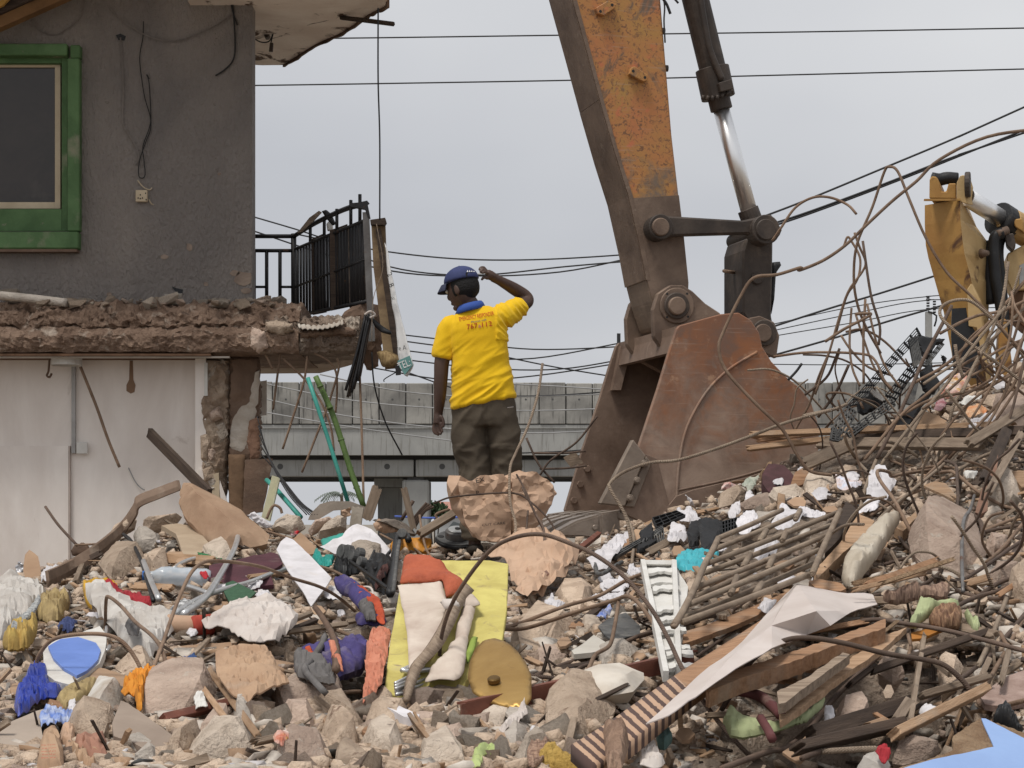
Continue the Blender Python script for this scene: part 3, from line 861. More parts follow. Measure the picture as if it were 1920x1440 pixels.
tube('lamp_wire', [P(474,71,14.3), P(490,79,14.3),(P(505,77,14.3)), P(512,62,14.3), P(508,80,14.3)],0.005, WIREM, lf)
prism('lamp_holder', [P(*p, 14.3) for p in ((506,80),(512,80),(511,96),(504,96))],(0,0.03,0), DARKMETAL, lf)
tube('roof_pipe', [P(640,33,13.8), P(690,39,13.6), P(737,45,13.4)],0.018, WOOD_D, bd, sub=2)
beam('roof_timber', P(-60,72,13.25), P(150,-22,13.25),0.075,0.09, mk('brown_timber', (0.23,0.125,0.055),(0.15,0.08,0.035),5, bump=0.3, stretch=(1,1,1)), bd, side=(0,0,1))
beam('roof_timber', P(-60,40,13.2), P(130,-45,13.2),0.10,0.05, WOOD_D, bd, side=(0,0,1))
prism('roof_board', [P(*p, 13.1) for p in ((-60,40),(5,10),(22,-8),(40,-30),(-60,-30))],(0,0.03,0), mk('ochre_board', (0.50,0.29,0.08),(0.40,0.22,0.05),5, bump=0.2), bd)
def slab_edge(name, x0, x1, prof, mat, n, amp, seed, parent=bd):
    vs, fs = [],[]
    for i in range(n + 1):
        px = x0 + (x1 - x0) * i / n
        for j, (Y, z, a) in enumerate(prof):
            p = V((wx(px, 13.0), Y, z))
            q = p * 6 + V((seed, 0,0)); q2 = p * 19 + V((0, seed, 0))
            d = a * amp * (.8 * mn.noise(q) + 0.9 * mn.noise(q2) + 0.7 * mn.noise(q2 * 2.4))
            e = a * amp * (mn.noise(q + V((5,5,5))) + 0.8 * mn.noise(q2 + V((3,1,4))) + .6 * mn.noise(q2 * 2.4 + V((1,1,4))))
            vs.append(p + V((0, d, e * 0.8)))
    m = len(prof)
    for i in range(n):
        for j in range(m - 1):
            a = i * m + j
            fs.append((a, a + m, a + m + 1, a + 1))
    fs.append(tuple(range(m))); fs.append(tuple(n * m + k for k in range(m - 1,-1,-1)))
    return fixn(mesh(name, vs, fs, mat, parent, False))
def dense(prof, k):
    res = []
    for a, b in zip(prof, prof[1:]):
        for q in range(k):
            t = q / k
            res.append(tuple(a[i] + (b[i] - a[i]) * t for i in range(3)))
    res.append(prof[-1]); return res
slab_edge('floor_slab', -420,560, dense([(13.62,3.10,.3),(13.38,3.13,1),(13.2,3.10,1),(13.08,3.02,1),(13.04,2.95,.9),(13.06,2.93,.8)],4)
          + dense([(13.02,2.915,.55),(12.97,2.86,.6),(12.98,2.79,.5),(13.0,2.755,.25)],4) + [(13.06,2.745,.1),(13.3,2.745,0),(14.3,2.75,0),(14.3,3.05,0)], EARTH, 240,0.042,2)
pbox('slab_lip', mk('rusty_lip', (0.155,0.085,0.05),(0.09,0.05,0.03),8, bump=0.5, bscale=30),-420,395,663,667,12.985,13.5)
pbox('ceiling_strip', mk('cream_strip', (0.55,0.5,0.44), bump=0.1),-420,430,668,671,13.02,13.06)
BALC = mk('balcony_concrete', (0.26,0.20,0.155),(0.13,0.09,0.068),3.5, bump=0.9, bscale=20, spots=(0.40,0.34,0.28), spot_scale=5, spot_lo=0.57, dist=0.008)
slab_edge('balcony_slab', 497,672, dense([(14.9,3.02,0),(13.5,3.03,.3),(13.1,3.0,.9),(13.03,2.96,1),(13.0,2.90,.9),(12.99,2.82,.8),(13.03,2.765,.5)],4) + [(13.15,2.755,.2),(13.6,2.75,.1)], BALC, 60,0.045,9)
und = [(wx(480,13.2),13.17,2.756),(wx(672,13.2),13.17,2.756),(wx(695,13.2),13.25,2.756),(wx(690,13.6),13.6,2.756),(wx(650,14.2),14.2,2.756),(wx(600,14.85),14.85,2.756),(wx(483,14.9),14.9,2.756)]
prism('balcony_underside', und, (0,0,0.24), mk('stained_underside', (0.44,0.36,0.29),(0.30,0.23,0.17),3, spots=(0.09,0.055,0.038), spot_scale=2.2, spot_lo=0.55, spot_w=0.1, bump=0.3), bd)
lump('balcony_upstand', [(640,590),(660,575),(690,566),(716,572),(718,640),(708,690),(690,695),(672,668),(640,650)], facing(680,640,13.25),0.05,0.3, BROWNP, bd, amp=0.05, jag=2, smooth=False)
for i, (out, Y, f_) in enumerate([([(496,605),(520,600),(548,606),(551,620),(528,632),(500,622)],12.98,.05),([(560,622),(600,618),(650,614),(672,618),(665,630),(610,632),(565,636)],13.0,.05),
                                  ([(470,612),(498,622),(502,650),(486,662),(468,650)],12.95,.05)]):
    tag(lump('concrete_lump', out, facing(out[0][0], out[0][1], Y), f_, 0.06,[CONC_T, EARTH, CONC_P][i], None, amp=0.03, jag=2, smooth=False, seed=i, occ=False),
        ['pale broken block on the slab edge at the wall corner', 'long brown crust of slab under the corrugated sheet', 'pinkish lump of brick at the slab edge'][i], 'rubble')
cg = Acc()
n = 26
row = []
for i in range(n + 1):
    t = i / n
    x, y = 551 + (640 - 551) * t, 590 + 6 * math.sin(t * 3.0)
    z_ = 0.006 * math.sin(t * 9 * 2 * math.pi)
    row.append((P(x, y + 2,13.3) + V((0,0, z_)), P(x + 10 - 6 * t, y + 24 - 9 * t, 12.88) + V((0,0, z_))))
vs = [p for r_ in row for p in r_] + [p - V((0,0,.006)) for r_ in row for p in r_]
m2 = 2 * (n + 1); fs = []
for i in range(n):
    a = 2 * i
    fs += [(a, a + 1, a + 3, a + 2),(a + m2, a + 2 + m2, a + 3 + m2, a + 1 + m2),(a + 1, a + 1 + m2, a + 3 + m2, a + 3),(a, a + 2, a + 2 + m2, a + m2)]
tag(fixn(mesh('corrugated_sheet', vs, fs, mk('corrugated_metal', (0.50,0.46,0.40),(0.38,0.33,0.28),5, rough=.6, bump=.2))), 'pale corrugated roofing sheet lying on the balcony', 'metal sheet')
pbox('lower_wall', WHITEW, -420,388,650,1200, LY, LY + 0.2)
wb = pbox('door_panel', WHITEW, -420,130,836,1200, LY - 0.02, LY - 0.001)
pbox('door_edge', mk('wall_seam', (0.50,0.42,0.37), bump=0.2),128,131.5,836,1200, LY - 0.026, LY - 0.003)
pbox('conduit', mk('grey_conduit', (0.42,0.41,0.40), bump=0.1),134,141,672,850, LY - 0.03, LY - 0.001)
sb = pbox('switch_box', WPLAST, 143,164,829,851, LY - 0.05, LY - 0.031, bd, 0.004)
ring = [P(98 + 0,0,1)]
rp_ = []
for k in range(25):
    a = 2 * math.pi * k / 24
    rp_.append((V((wx(125,13.2) + 0.105 * math.cos(a),13.2 + 0.105 * math.sin(a), wz(677,13.2)))))
ac = Acc()
for a, b in zip(rp_, rp_[1:]):
    u = V((0,0,0.03)); c_ = V((wx(125,13.2),13.2, wz(677,13.2)))
    ia, ib = (a - c_) * 0.96 + c_, (b - c_) * 0.96 + c_
    ac.add([a - u, b - u, b + u, a + u, ia - u, ib - u, ib + u, ia + u], BOXF)
ac.make('ceiling_ring', WPLAST, bd)
tube('hook', [P(93,668,13.2), P(91,695,13.2), P(88,704,13.2), P(93,707,13.2), P(97,700,13.2)],0.008, RUSTSHEET, bd)
plate('wall_stain', [(243,676),(249,676),(250,712),(254,722),(252,735),(245,738),(237,733),(237,722),(242,712)], Plane((0, LY - .004,1),(0,-1,0)),0.003, mk('brown_stain', (0.27,0.17,0.11), bump=0.2), bd)
pbox('wall_end', WHITEW, 366,386,672,1200,13.2, LY + .19)
lump('pillar_core', [(384,672),(432,672),(434,780),(430,860),(424,930),(430,1010),(384,1010),(378,930),(376,850),(379,760)], facing(405,800,13.30),0.08,0.20, PILLAR, bd, rings=14, n=80, pw=5, amp=0.05, freq=9, fold=0.035, ffreq=(12,12,9), jag=2.5, smooth=False)
lump('pillar', [(430,668),(487,668),(488,730),(484,800),(486,850),(470,870),(462,1020),(430,1020),(428,860)], facing(460,800,13.28),0.05,0.3, BROWNP, bd, rings=14, n=80, pw=8, amp=0.02, freq=7, jag=1.5, smooth=False)
lump('flaked_plaster', [(446,765),(466,758),(476,700),(487,690),(486,730),(480,770),(474,840),(450,850),(432,842),(430,800)], facing(455,790,13.225),0.012,0.02, mk('flaked_limewash', (0.52,0.47,0.41),(0.38,0.32,0.26),7, bump=0.5, bscale=30), bd, amp=0.006, freq=20, jag=2.5, smooth=False)
lump('exposed_brick', [(466,790),(486,780),(487,858),(470,862),(463,830)], facing(476,820,13.21),0.02,0.05, mk('bare_brick', (0.30,0.175,0.115),(0.21,0.12,0.08),6, bump=0.6), bd, amp=0.012, freq=14, jag=1.5, smooth=False)
lump('wooden_jamb', [(428,852),(460,852),(458,1000),(430,1000)], facing(445,920,13.21),0.01,0.05, mk('brown_board', (0.24,0.15,0.09),(0.16,0.1,0.06),5, bump=0.3), bd, pw=8)
for i, (out) in enumerate([[(376,818),(390,812),(398,835),(388,868),(376,862)],[(388,840),(402,838),(406,862),(392,868)],[(402,800),(420,790),(428,815),(412,832)],[(378,880),(400,872),(410,900),(385,905)],[(390,775),(412,760),(420,784),(398,792)]]):
    lump('brick_fragment', out, facing(out[0][0], out[0][1],13.2),0.04,0.08,[CONC_T, CONC_P, CONC][i % 3], bd, rings=4, n=16, amp=0.03, smooth=False, seed=i + 4, jag=1)
pbox('fluorescent_tube', WPLAST, 383,389,680,742,13.18,13.20)
plate('white_remnant', [(372,880),(394,878),(396,1000),(372,1000)], facing(384,940,13.19),0.01, WHITEW, bd, jag=1.5)
plate('cream_strip', [(396,890),(410,886),(414,1000),(398,1000)], facing(404,940,13.18),0.02, CREAM, bd, jag=1)
plate('peeling_sheet', [(412,900),(426,940),(432,1000),(414,1000)], facing(420,960,13.17),0.006, WHITEW, bd, jag=1.5)
tag(plate('steel_sheet', [(459,862),(511,860),(508,880),(492,960),(455,968)], facing(480,960,13.05, lean=.08),0.012, RUSTSHEET, jag=1), 'rusty brown steel sheet leaning on the broken pillar', 'metal sheet')
br = prism('perforated_bracket', [P(*p, 14.6) for p in ((481,716),(500,713),(500,778),(480,781))],(0,0.02,0), WPLAST, bd)
for y in (726,750,773):
    disc('bracket_hole', P(487, y, 14.594),(0,1,0),0.014,0.003, INK, br, 12)
rl = Acc()
YB = 14.6
rail = tube('railing', [P(476,443, YB), P(550,443, YB)],0.016, IRON, bd, sub=1, sides=4)
tube('rail', [P(476,470, YB), P(550,470, YB)],0.014, IRON, rail, sub=1, sides=4)
for x in (476.5,500,525):
    tube('baluster', [P(x, 470, YB), P(x, 592, YB)],0.014, IRON, rail, sub=1, sides=4)
tube('crossbar', [P(476,538, YB), P(500,538, YB)],0.010, IRON, rail, sub=1, sides=4)
tube('crossbar', [P(525,538, YB), P(550,538, YB)],0.010, IRON, rail, sub=1, sides=4)
tube('post', [P(550.5,438, YB), P(551,596, YB)],0.021, IRON, rail, sub=1, sides=4)
def side(t, a, b):      # t along the slanting side panel
    return P(a[0] + (b[0] - a[0]) * t, a[1] + (b[1] - a[1]) * t, YB + (13.15 - YB) * t)
tube('top_rail', [side(t, (551,443),(688,443)) + V((0,0, dz)) for t, dz in ((0,0),(.25,.085),(.5,.15),(.75,.20),(1,.225))],0.02, IRON, rail, sub=4, sides=4)
tube('rail', [side(0,(553,467),(684,413)), side(1,(553,467),(684,413))],0.012, IRON, rail, sub=1, sides=4)
tube('rail', [side(0,(553,538),(686,486)), side(1,(553,538),(686,486))],0.009, IRON, rail, sub=1, sides=4)
tube('rail', [side(0,(553,593),(688,565)), side(1,(553,593),(688,565))],0.014, IRON, rail, sub=1, sides=4)
NB = 24
for k in range(1, NB):
    t = k / NB
    tube('baluster', [side(t, (553,467),(684,413)), side(t, (553,593),(688,565))],0.0105, IRON, rail, sub=1, sides=4)
for t in (.22,.42,.6,.8,.93):
    a = side(t, (553,467),(684,413))
    tube('upright', [a, a + V((0,0,0.11 + 0.09 * t))],0.012, IRON, rail, sub=1, sides=4)
beam('near_post', P(686,398,13.12), P(697,640,13.12),0.045,0.02, GREYMETAL, rail, side=(1,0,0))
prism('post_cap', [P(*p, 13.1) for p in ((655,381),(688,378),(694,408),(690,409),(684,392),(657,387))],(0,0.05,0), IRON, rail)
tag(prism('leaning_board', [P(*p, 14.2) for p in ((584,448),(606,438),(612,585),(586,590))],(0,.03,0), WOOD_D), 'dark board standing behind the railing bars, left', 'board', 'boards behind the railing')
tag(prism('leaning_board', [P(*p, 13.75) for p in ((618,432),(651,420),(653,575),(620,582))],(0,.03,0), WOOD_D), 'dark board standing behind the railing bars, right', 'board', 'boards behind the railing')
tag(prism('stone_board', [P(*p, 13.5) for p in ((652,425),(684,415),(688,570),(655,576))],(0,.05,0), mk('mottled_board', (0.17,0.14,0.11),(0.05,0.04,0.035),9, bump=.3)), 'mottled board pressed against the near railing bars', 'board')
tag(plate('bent_sheet', [(557,437),(580,408),(598,395),(603,398),(590,412),(566,434)], facing(580,420,14.0),0.02, WOOD_G), 'weathered strip lying over the railing top', 'board')
tag(lump('rail_hook', [(603,396),(612,393),(622,402),(630,420),(624,424),(612,410)], facing(615,410,13.9),0.03,0.03, IRON, rings=4, n=20, ctr=(614,404)), 'bent black bracket hooked over the railing', 'bracket')
tag(lump('white_cup', [(612,420),(617,414),(624,420),(625,432),(614,434)], facing(618,425,13.95),0.03,0.03, WPLAST, rings=4, n=18), 'small white container seen behind the railing top', 'container')
sg = thing('hanging_sign', P(735,690,13.0), 'torn white vinyl sign hanging from a wooden frame at the balcony end', 'sign')
prism('backing_board', [P(*p, 13.05) for p in ((696,418),(722,412),(724,470),(735,560),(742,690),(722,692),(712,600),(700,500))],(0,.04,0), mk('stained_ply', (0.36,0.26,0.15),(0.15,0.10,0.06),4, bump=.3), sg)
prism('frame_post', [P(*p, 13.0) for p in ((704,430),(713,428),(752,660),(747,672),(738,668))],(0,.05,0), WOOD_D, sg)
prism('frame_cap', [P(*p, 12.98) for p in ((694,412),(722,408),(724,416),(721,421),(695,421))],(0,.08,0), WOOD_D, sg)
lump('straw_wad', [(706,660),(724,655),(746,666),(752,678),(740,690),(716,688)], facing(728,675,13.0),.05,.05, mk('straw', (0.42,0.30,0.15),(0.2,0.13,0.06),10, bump=.8, stretch=(6,6,1)), sg, rings=5, n=24, amp=.02)
bp_ = facing(740,600,12.9, yaw=-35)
ban = lump('banner', [(721,455),(726,470),(732,505),(740,545),(752,600),(766,650),(777,686),(762,709),(750,690),(746,660),(741,610),(733,560),(726,510)], bp_, 0.0,0.004, mk('white_vinyl', (0.72,0.72,0.72),(0.62,0.62,0.62),4, rough=.5, bump=.1), sg, sheet=True, amp=0.012, freq=5, n=60, ctr=(746,612))
plate('teal_print', [(748.5,677),(771,667),(777,685),(762,703),(752,688)], bp_, 0.001, mk('teal_print', (0.16,0.34,0.33), bump=0), sg)
sg.children[-1].location += bp_.n * 0.018
WPR = mk('white_print', (0.78,0.78,0.78), bump=0)
text_mesh('lettering', 'TEL:', 753,694,14,22, bp_, WPR, sg, off=0.022, width=24)
text_mesh('lettering', 're A', 748,658,9,6, bp_, INK, sg, off=0.022, width=18)
text_mesh('lettering', 'No.', 737,563,7,8, bp_, INK, sg, off=0.022, width=8)
text_mesh('lettering', '8', 732,535,10,-60, bp_, INK, sg, off=0.022)
text_mesh('lettering', '2', 729,515,10,-60, bp_, INK, sg, off=0.022)
prism('bracket', [P(*p, 12.95) for p in ((741,686),(752,684),(751,702),(742,703))],(0,.05,0), IRON, sg)
st = thing('strip_bundle', P(656,752,12.95), 'bundle of dark metal strips hanging from the near railing post', 'metal strips')
for k in range(9):
    a = P(686 + k * 1.3,588 + R.uniform(-6,6),12.95 + 0.01 * (k % 3)); b = P(648 + k * 3.8,752 - abs(k - 2) * 10 + R.uniform(-10,4),12.93 + .015 * (k % 3))
    tube('strip', [a, a.lerp(b, .5) + V((R.uniform(-.012,.012),0,0)), b],0.010,[IRON, DARKMETAL, GREYMETAL][k % 3], st, sub=3, sides=4)
tube('string', [P(684,590,12.93), P(694,584,12.92), P(703,590,12.93), P(694,596,12.92)],0.008, CLOTHW, st)
tag(lump('ribbon', [(694,592),(704,600),(718,612),(735,622),(733,628),(716,624),(702,612)], facing(714,610,12.95),.02,.02, BLACKP, rings=4, n=24, amp=.02), 'black and white knotted ribbon tied at the balcony corner', 'ribbon')
tag(tube('thin_wire', [P(709,15,12.9), P(709,150,12.9), P(712,260,12.9), P(712,412,12.9)],0.006, WIREM), 'thin vertical wire hanging from the roof to the balcony sign', 'wire')
for pts, l in (([(706,420),(718,500),(700,560),(697,640)], 'thin twine slung down the sign frame'),):
    tag(tube('twine', [P(*p, 12.9) for p in pts],0.0025, WOOD_G), l, 'twine')
tag(tube('hanging_cable', [P(697,660,13.2), P(702,722,13.2), P(722,790,13.3), P(754,853,13.4)],0.006, WIREM), 'thin dark cable hanging off the balcony to the right', 'cable')
tag(tube('hanging_cable', [P(748,695,13.1), P(722,710,13.1), P(720,716,13.1)],0.004, WIREM), 'short wire dangling under the sign', 'cable')
hang = [([(496,661),(503,675),(511,692)], 'short bent rod at the pillar top under the slab'),
        ([(526,658),(522,690),(512,768)], 'rod hanging straight under the slab, nearest the pillar'),
        ([(576,668),(570,715),(550,780),(530,842)], 'long hanging rod slanting down left under the slab'),
        ([(632,672),(635,692),(615,760),(590,825),(566,886)], 'longest hanging rod slanting left before the overpass'),
        ([(530,672),(570,710),(600,750),(620,800),(626,846)], 'curved hanging rod crossing the teal pole'),
        ([(590,662),(615,676),(630,698),(632,735),(629,774)], 'hooked rod hanging beside the bamboo pole')]
for pts, l in hang:
    tag(tube('hanging_rod', [P(x, y, 13.05 + 0.004 * i) for i, (x, y) in enumerate(pts)],0.0085, REBAR, sub=5), l, 'rod', 'rods hanging from the slab')
tag(tube('hanging_rod', [P(151,688,13.2), P(180,760,13.2), P(203,825,13.2), P(224,876,13.2)],0.011, REBAR), 'rusty rod hanging in front of the white wall', 'rod', 'rods hanging from the slab')
tag(tube('wall_cord', [P(241,877,13.32), P(252,900,13.32), P(262,913,13.32), P(271,919,13.32)],0.004, WIREG), 'thin curled cord on the white wall', 'cord')
tag(tube('teal_pole', [P(577,708,12.7), P(615,822,12.65), P(652,940,12.6)],0.014, TEAL, sub=2, sides=8), 'thin teal painted pole propped under the balcony', 'pole')
tag(tube('teal_pole', [P(500,900,12.9), P(522,922,12.7), P(564,970,12.4)],0.016, TEAL, sub=2, sides=8), 'short teal pole lying behind the heap', 'pole')
bam = tag(tube('bamboo_pole', [P(592,706,12.75), P(625,780,12.7), P(657,880,12.65), P(682,950,12.6)],0.020, BAMBOO, sub=5, sides=8), 'green bamboo pole propped under the balcony', 'pole')
for x, y in ((601,726),(619,766),(640,826),(657,880),(669,915)):
    disc('node', P(x - 1, y - 3,12.68), P(x, y, 12.68) - P(x - 3, y - 8,12.68),0.023,0.012, BAMBOO, bam, 10)
tag(tube('hanging_rod', [P(674,690,13.0), P(678,800,12.9), P(682,945,12.6)],0.009, REBAR), 'thin rusty vertical rod right of the bamboo pole', 'rod', 'rods hanging from the slab')
for i in range(5):
    tag(tube('loose_wire', [P(482 + i * 2,780 + i * 18,12.9), P(505 + i * 5,860 + i * 8,12.8), P(540 + i * 6,925 + i * 4,12.5), P(575 + i * 5,965,12.3)],0.004, WIREM), 'dark wire slung from the pillar down to the heap', 'wire', 'dark wires by the pillar')
EY, EYAW = 12.0,15.0
E0 = facing(1270,575, EY, EYAW)
BW = 1.25
def ep(w): return E0.back(w)
into = -E0.n
ORANGE = None
def arm_paint(name, z0, z1, amt, cols, steel1, steel2, fs=34.0, thr=(.53,.61)):
    """orange paint, worn through to dull brown steel further down the arm (local z)"""
    m = bpy.data.materials.new(name); m.use_nodes = True
    N, L = m.node_tree.nodes, m.node_tree.links
    bs = N['Principled BSDF']
    tc = N.new('ShaderNodeTexCoord')
    def noise(sc, det=8, dis=0.6):
        t = N.new('ShaderNodeTexNoise'); t.inputs['Scale'].default_value = sc; t.inputs['Detail'].default_value = det; t.inputs['Roughness'].default_value = .65
        t.inputs['Distortion'].default_value = dis; L.new(tc.outputs['Object'], t.inputs['Vector']); return t.outputs['Fac']
    def rng(s, a, b):
        t = N.new('ShaderNodeMapRange'); t.inputs[1].default_value = a; t.inputs[2].default_value = b; L.new(s, t.inputs[0]); return t.outputs[0]
    def mix(f, a, b):
        t = N.new('ShaderNodeMix'); t.data_type = 'RGBA'
        for s, v in ((t.inputs['Factor'], f),(t.inputs[6], a),(t.inputs[7], b)):
            if isinstance(v, tuple): s.default_value = (*v, 1)
            elif isinstance(v, float): s.default_value = v
            else: L.new(v, s)
        return t.outputs[2]
    base = mix(rng(noise(2.2),.38,.62), cols[0], cols[1])
    base = mix(rng(noise(fs, 9,1.2), *thr), base, cols[2])
    base = mix(rng(noise(9,6,.3),.60,.70), base, cols[3])
    base = mix(rng(noise(3.3,7,.8),.56,.64), base, steel2)
    sx = N.new('ShaderNodeSeparateXYZ'); L.new(tc.outputs['Object'], sx.inputs[0])
    ad = N.new('ShaderNodeMath'); ad.operation = 'ADD'
    ml = N.new('ShaderNodeMath'); ml.operation = 'MULTIPLY'; ml.inputs[1].default_value = amt
    L.new(noise(4.5), ml.inputs[0]); L.new(sx.outputs[2], ad.inputs[0]); L.new(ml.outputs[0], ad.inputs[1])
    worn = rng(ad.outputs[0], z0, z1)
    steel = mix(rng(noise(5),.35,.65), steel1, steel2)
    col = mix(worn, base, steel)
    for ro, sc_ in (((0,.5,0),(3,3,60)),((0,-.9,0),(4,4,75))):
        mp_ = N.new('ShaderNodeMapping'); mp_.inputs['Rotation'].default_value = ro; mp_.inputs['Scale'].default_value = sc_
        L.new(tc.outputs['Object'], mp_.inputs[0])
        t_ = N.new('ShaderNodeTexNoise'); t_.inputs['Scale'].default_value = 1.0; t_.inputs['Detail'].default_value = 3; L.new(mp_.outputs[0], t_.inputs['Vector'])
        mm_ = N.new('ShaderNodeMath'); mm_.operation = 'MULTIPLY'; mm_.inputs[1].default_value = .26
        L.new(rng(t_.outputs['Fac'],.64,.70), mm_.inputs[0])
        col = mix(mm_.outputs[0], col, (0.40,0.30,0.235))
    L.new(col, bs.inputs['Base Color'])
    bs.inputs['Roughness'].default_value = 0.58
    bs.inputs['Specular IOR Level'].default_value = 0.3
    bp = N.new('ShaderNodeBump'); bp.inputs['Strength'].default_value = .3; bp.inputs['Distance'].default_value = .004
    L.new(noise(26,9,1.2), bp.inputs['Height']); L.new(bp.outputs[0], bs.inputs['Normal'])
    return m
base_pt = E0.pt(1250,1000)
ex = thing('excavator_arm', (base_pt.x, base_pt.y, base_pt.z), 'worn orange excavator arm with large rusty bucket resting on the heap', 'excavator')
WZ = P(0,330, EY + .4).z - base_pt.z
ORANGE = arm_paint('worn_orange_paint', WZ + 1.0, WZ + 0.72,1.9,((0.40,0.22,0.068),(0.44,0.17,0.07),(0.19,0.095,0.05),(0.50,0.165,0.075)),(0.225,0.165,0.122),(0.15,0.108,0.08))
BUCKET = arm_paint('rusty_bucket_side', .95 + .95,.45 + .75,1.6,((0.30,0.125,0.058),(0.21,0.105,0.066),(0.19,0.11,0.078),(0.40,0.24,0.15)),(0.37,0.275,0.215),(0.225,0.155,0.118),7.0,(.46,.64))
def ppoly(name, pts, w0, w1, mat, parent=ex, bev=0.0):
    """polygon traced on the photo, on the arm plane w0 metres behind the near bucket side, thick to w1"""
    pl = ep(w0)
    return prism(name, [pl.pt(*p) for p in pts], into * (w1 - w0), mat, parent, bev)
sw0, sw1 = 0.42,0.84
stick = ppoly('stick', [(1006,-250),(1074,0),(1098,87),(1125,188),(1154,289),(1179,368),(1201,466),(1212,525),(1222,565),(1238,612),(1262,628),(1288,606),(1291,534),(1287,520),(1282,441),(1273,365),(1260,253),(1251,145),(1239,0),(1218,-250)], sw0, sw1, ORANGE, ex, 0.012)
def upl(p, w): return ep(w).pt(*p)
ac = Acc()
for w0, w1, dx0, y0 in ((sw0 + .0, sw0 + .42,-5, None),):
    for a, b in (((1125,188),(1154,289)),((1154,289),(1179,368)),((1179,368),(1201,466)),((1201,466),(1212,525))):
        for q, (wa, wb, d) in enumerate(((sw0 + .05, sw0 + .13,7),(sw0 + .16, sw0 + .25,5),(sw0 + .28, sw0 + .37,7))):
            A0, B0 = upl((a[0] + 1, a[1]), wa), upl((b[0] + 1, b[1]), wa)
            A1, B1 = upl((a[0] - d, a[1]), wa), upl((b[0] - d, b[1]), wa)
            D = into * (wb - wa)
            ac.add([A0, B0, B1, A1, A0 + D, B0 + D, B1 + D, A1 + D], BOXF)
ac.make('wear_strip', BROWNSTEEL, stick)
ac = Acc()
for a, b in (((1010,-235),(1074,0)),((1074,0),(1098,87)),((1098,87),(1125,187)),((1125,188),(1154,289)),((1154,289),(1179,368)),((1179,368),(1201,466)),((1201,466),(1212,525))):
    A0, B0, A1, B1 = upl((a[0] + 1, a[1]), sw0 + .002), upl((b[0] + 1, b[1]), sw0 + .002), upl((a[0] - 3, a[1]), sw0 + .002), upl((b[0] - 3, b[1]), sw0 + .002)
    D = into * .41
    ac.add([A0, B0, B1, A1, A0 + D, B0 + D, B1 + D, A1 + D], BOXF)
ac.make('underside_plate', BROWNSTEEL, stick)
ppoly('edge_strip', [(1074,0),(1098,87),(1125,188),(1154,289),(1179,368),(1201,466),(1212,525),(1220,525),(1209,466),(1187,368),(1161,289),(1132,188),(1105,87),(1082,0)], sw0 - .012, sw0 - .001, BROWNSTEEL, stick)
ppoly('end_casting', [(1182,372),(1273,366),(1282,441),(1291,530),(1288,600),(1262,622),(1240,606),(1224,565),(1214,525),(1203,466)], sw0 - .010, sw0 - .001, BROWNSTEEL, stick)
for pts in (((1118,14),(1140,1),(1156,8),(1154,14),(1133,29),(1121,25)),((1183,127),(1190,124),(1216,141),(1214,151),(1207,153),(1180,139))):
    o = ppoly('mounting_bracket', pts, sw0 - .045, sw0 - .001, ORANGE, stick, .004)
    cx, cy = sum(p[0] for p in pts) / 6, sum(p[1] for p in pts) / 6
    for s in (-1,1):
        disc('bolt_hole', ep(sw0 - .046).pt(cx + s * 11, cy + s * (-6 if cy < 50 else 6)), into, 0.010,.0008, INK, o, 8)
for y in (58,128):
    disc('edge_stud', ep(sw0 + .1).pt(1238 + (y - 58) * .085, y),(1,.2,0),0.022,0.03, DARKMETAL, stick, 8)
tube('stray_wire', [ep(sw0).pt(*p) for p in ((1240,-20),(1246,10),(1245,40),(1247,80))],.006, WIREM, stick)
tube('stray_wire', [ep(sw0).pt(*p) for p in ((1241,-5),(1250,8),(1257,26))],.009, WIREM, stick)
tube('stray_wire', [ep(sw0).pt(*p) for p in ((1250,-6),(1262,-4),(1272,6))],.007, WIREM, stick)
def boss(name, c, rpx, w0, w1, mat, parent, bev=.006, n=28):
    pl = ep(w0)
    return disc(name, pl.pt(*c), into, rpx / F * pl.pt(*c).y, w1 - w0, mat, parent, n, bev)
link = ppoly('link_arm', [(1243,404),(1258,405),(1392,413),(1437,404),(1462,432),(1437,458),(1404,438),(1268,442),(1243,446),(1222,425)], sw0 - .10, sw0 - .03, DARKMETAL, ex, .012)
boss('pin_cap', (1240,425),24, sw0 - .13, sw0 + .02, DARKMETAL, link)
boss('pin_head', (1240,425),17, sw0 - .15, sw0 - .12, BROWNSTEEL, link)
boss('pin_cap', (1437,430),28, sw0 - .15, sw0 - .02, DARKMETAL, link)
boss('pin_head', (1437,430),20, sw0 - .165, sw0 - .14, DARKMETAL, link)
ppoly('keeper_plate', [(1436,403),(1446,402),(1467,430),(1462,442),(1440,458),(1430,432)], sw0 - .135, sw0 - .11, DARKMETAL, link, .006)
ppoly('link_arm', [(1243,404),(1258,405),(1392,413),(1437,404),(1462,432),(1437,458),(1404,438),(1268,442),(1243,446),(1222,425)], sw1 + .03, sw1 + .10, DARKMETAL, ex, .012)
boss('cross_pin', (1437,430),15, sw0 - .05, sw1 + .12, DARKMETAL, ex)
boss('cross_pin', (1240,425),15, sw0 - .02, sw1 + .12, DARKMETAL, ex)
hl = ppoly('bucket_link', [(1400,446),(1450,446),(1449,520),(1447,592),(1452,620),(1440,668),(1425,640),(1408,612),(1393,588),(1393,470)], sw0 + .03, sw1 - .04, DARKMETAL, ex, .014)
boss('link_pin', (1421,521),12, sw0 + .01, sw0 + .03, DARKMETAL, hl)
boss('link_boss', (1434,624),25, sw0 - .08, sw0 + .02, DARKMETAL, hl)
boss('link_pin', (1432,624),17, sw0 - .10, sw0 - .07, BROWNSTEEL, hl)
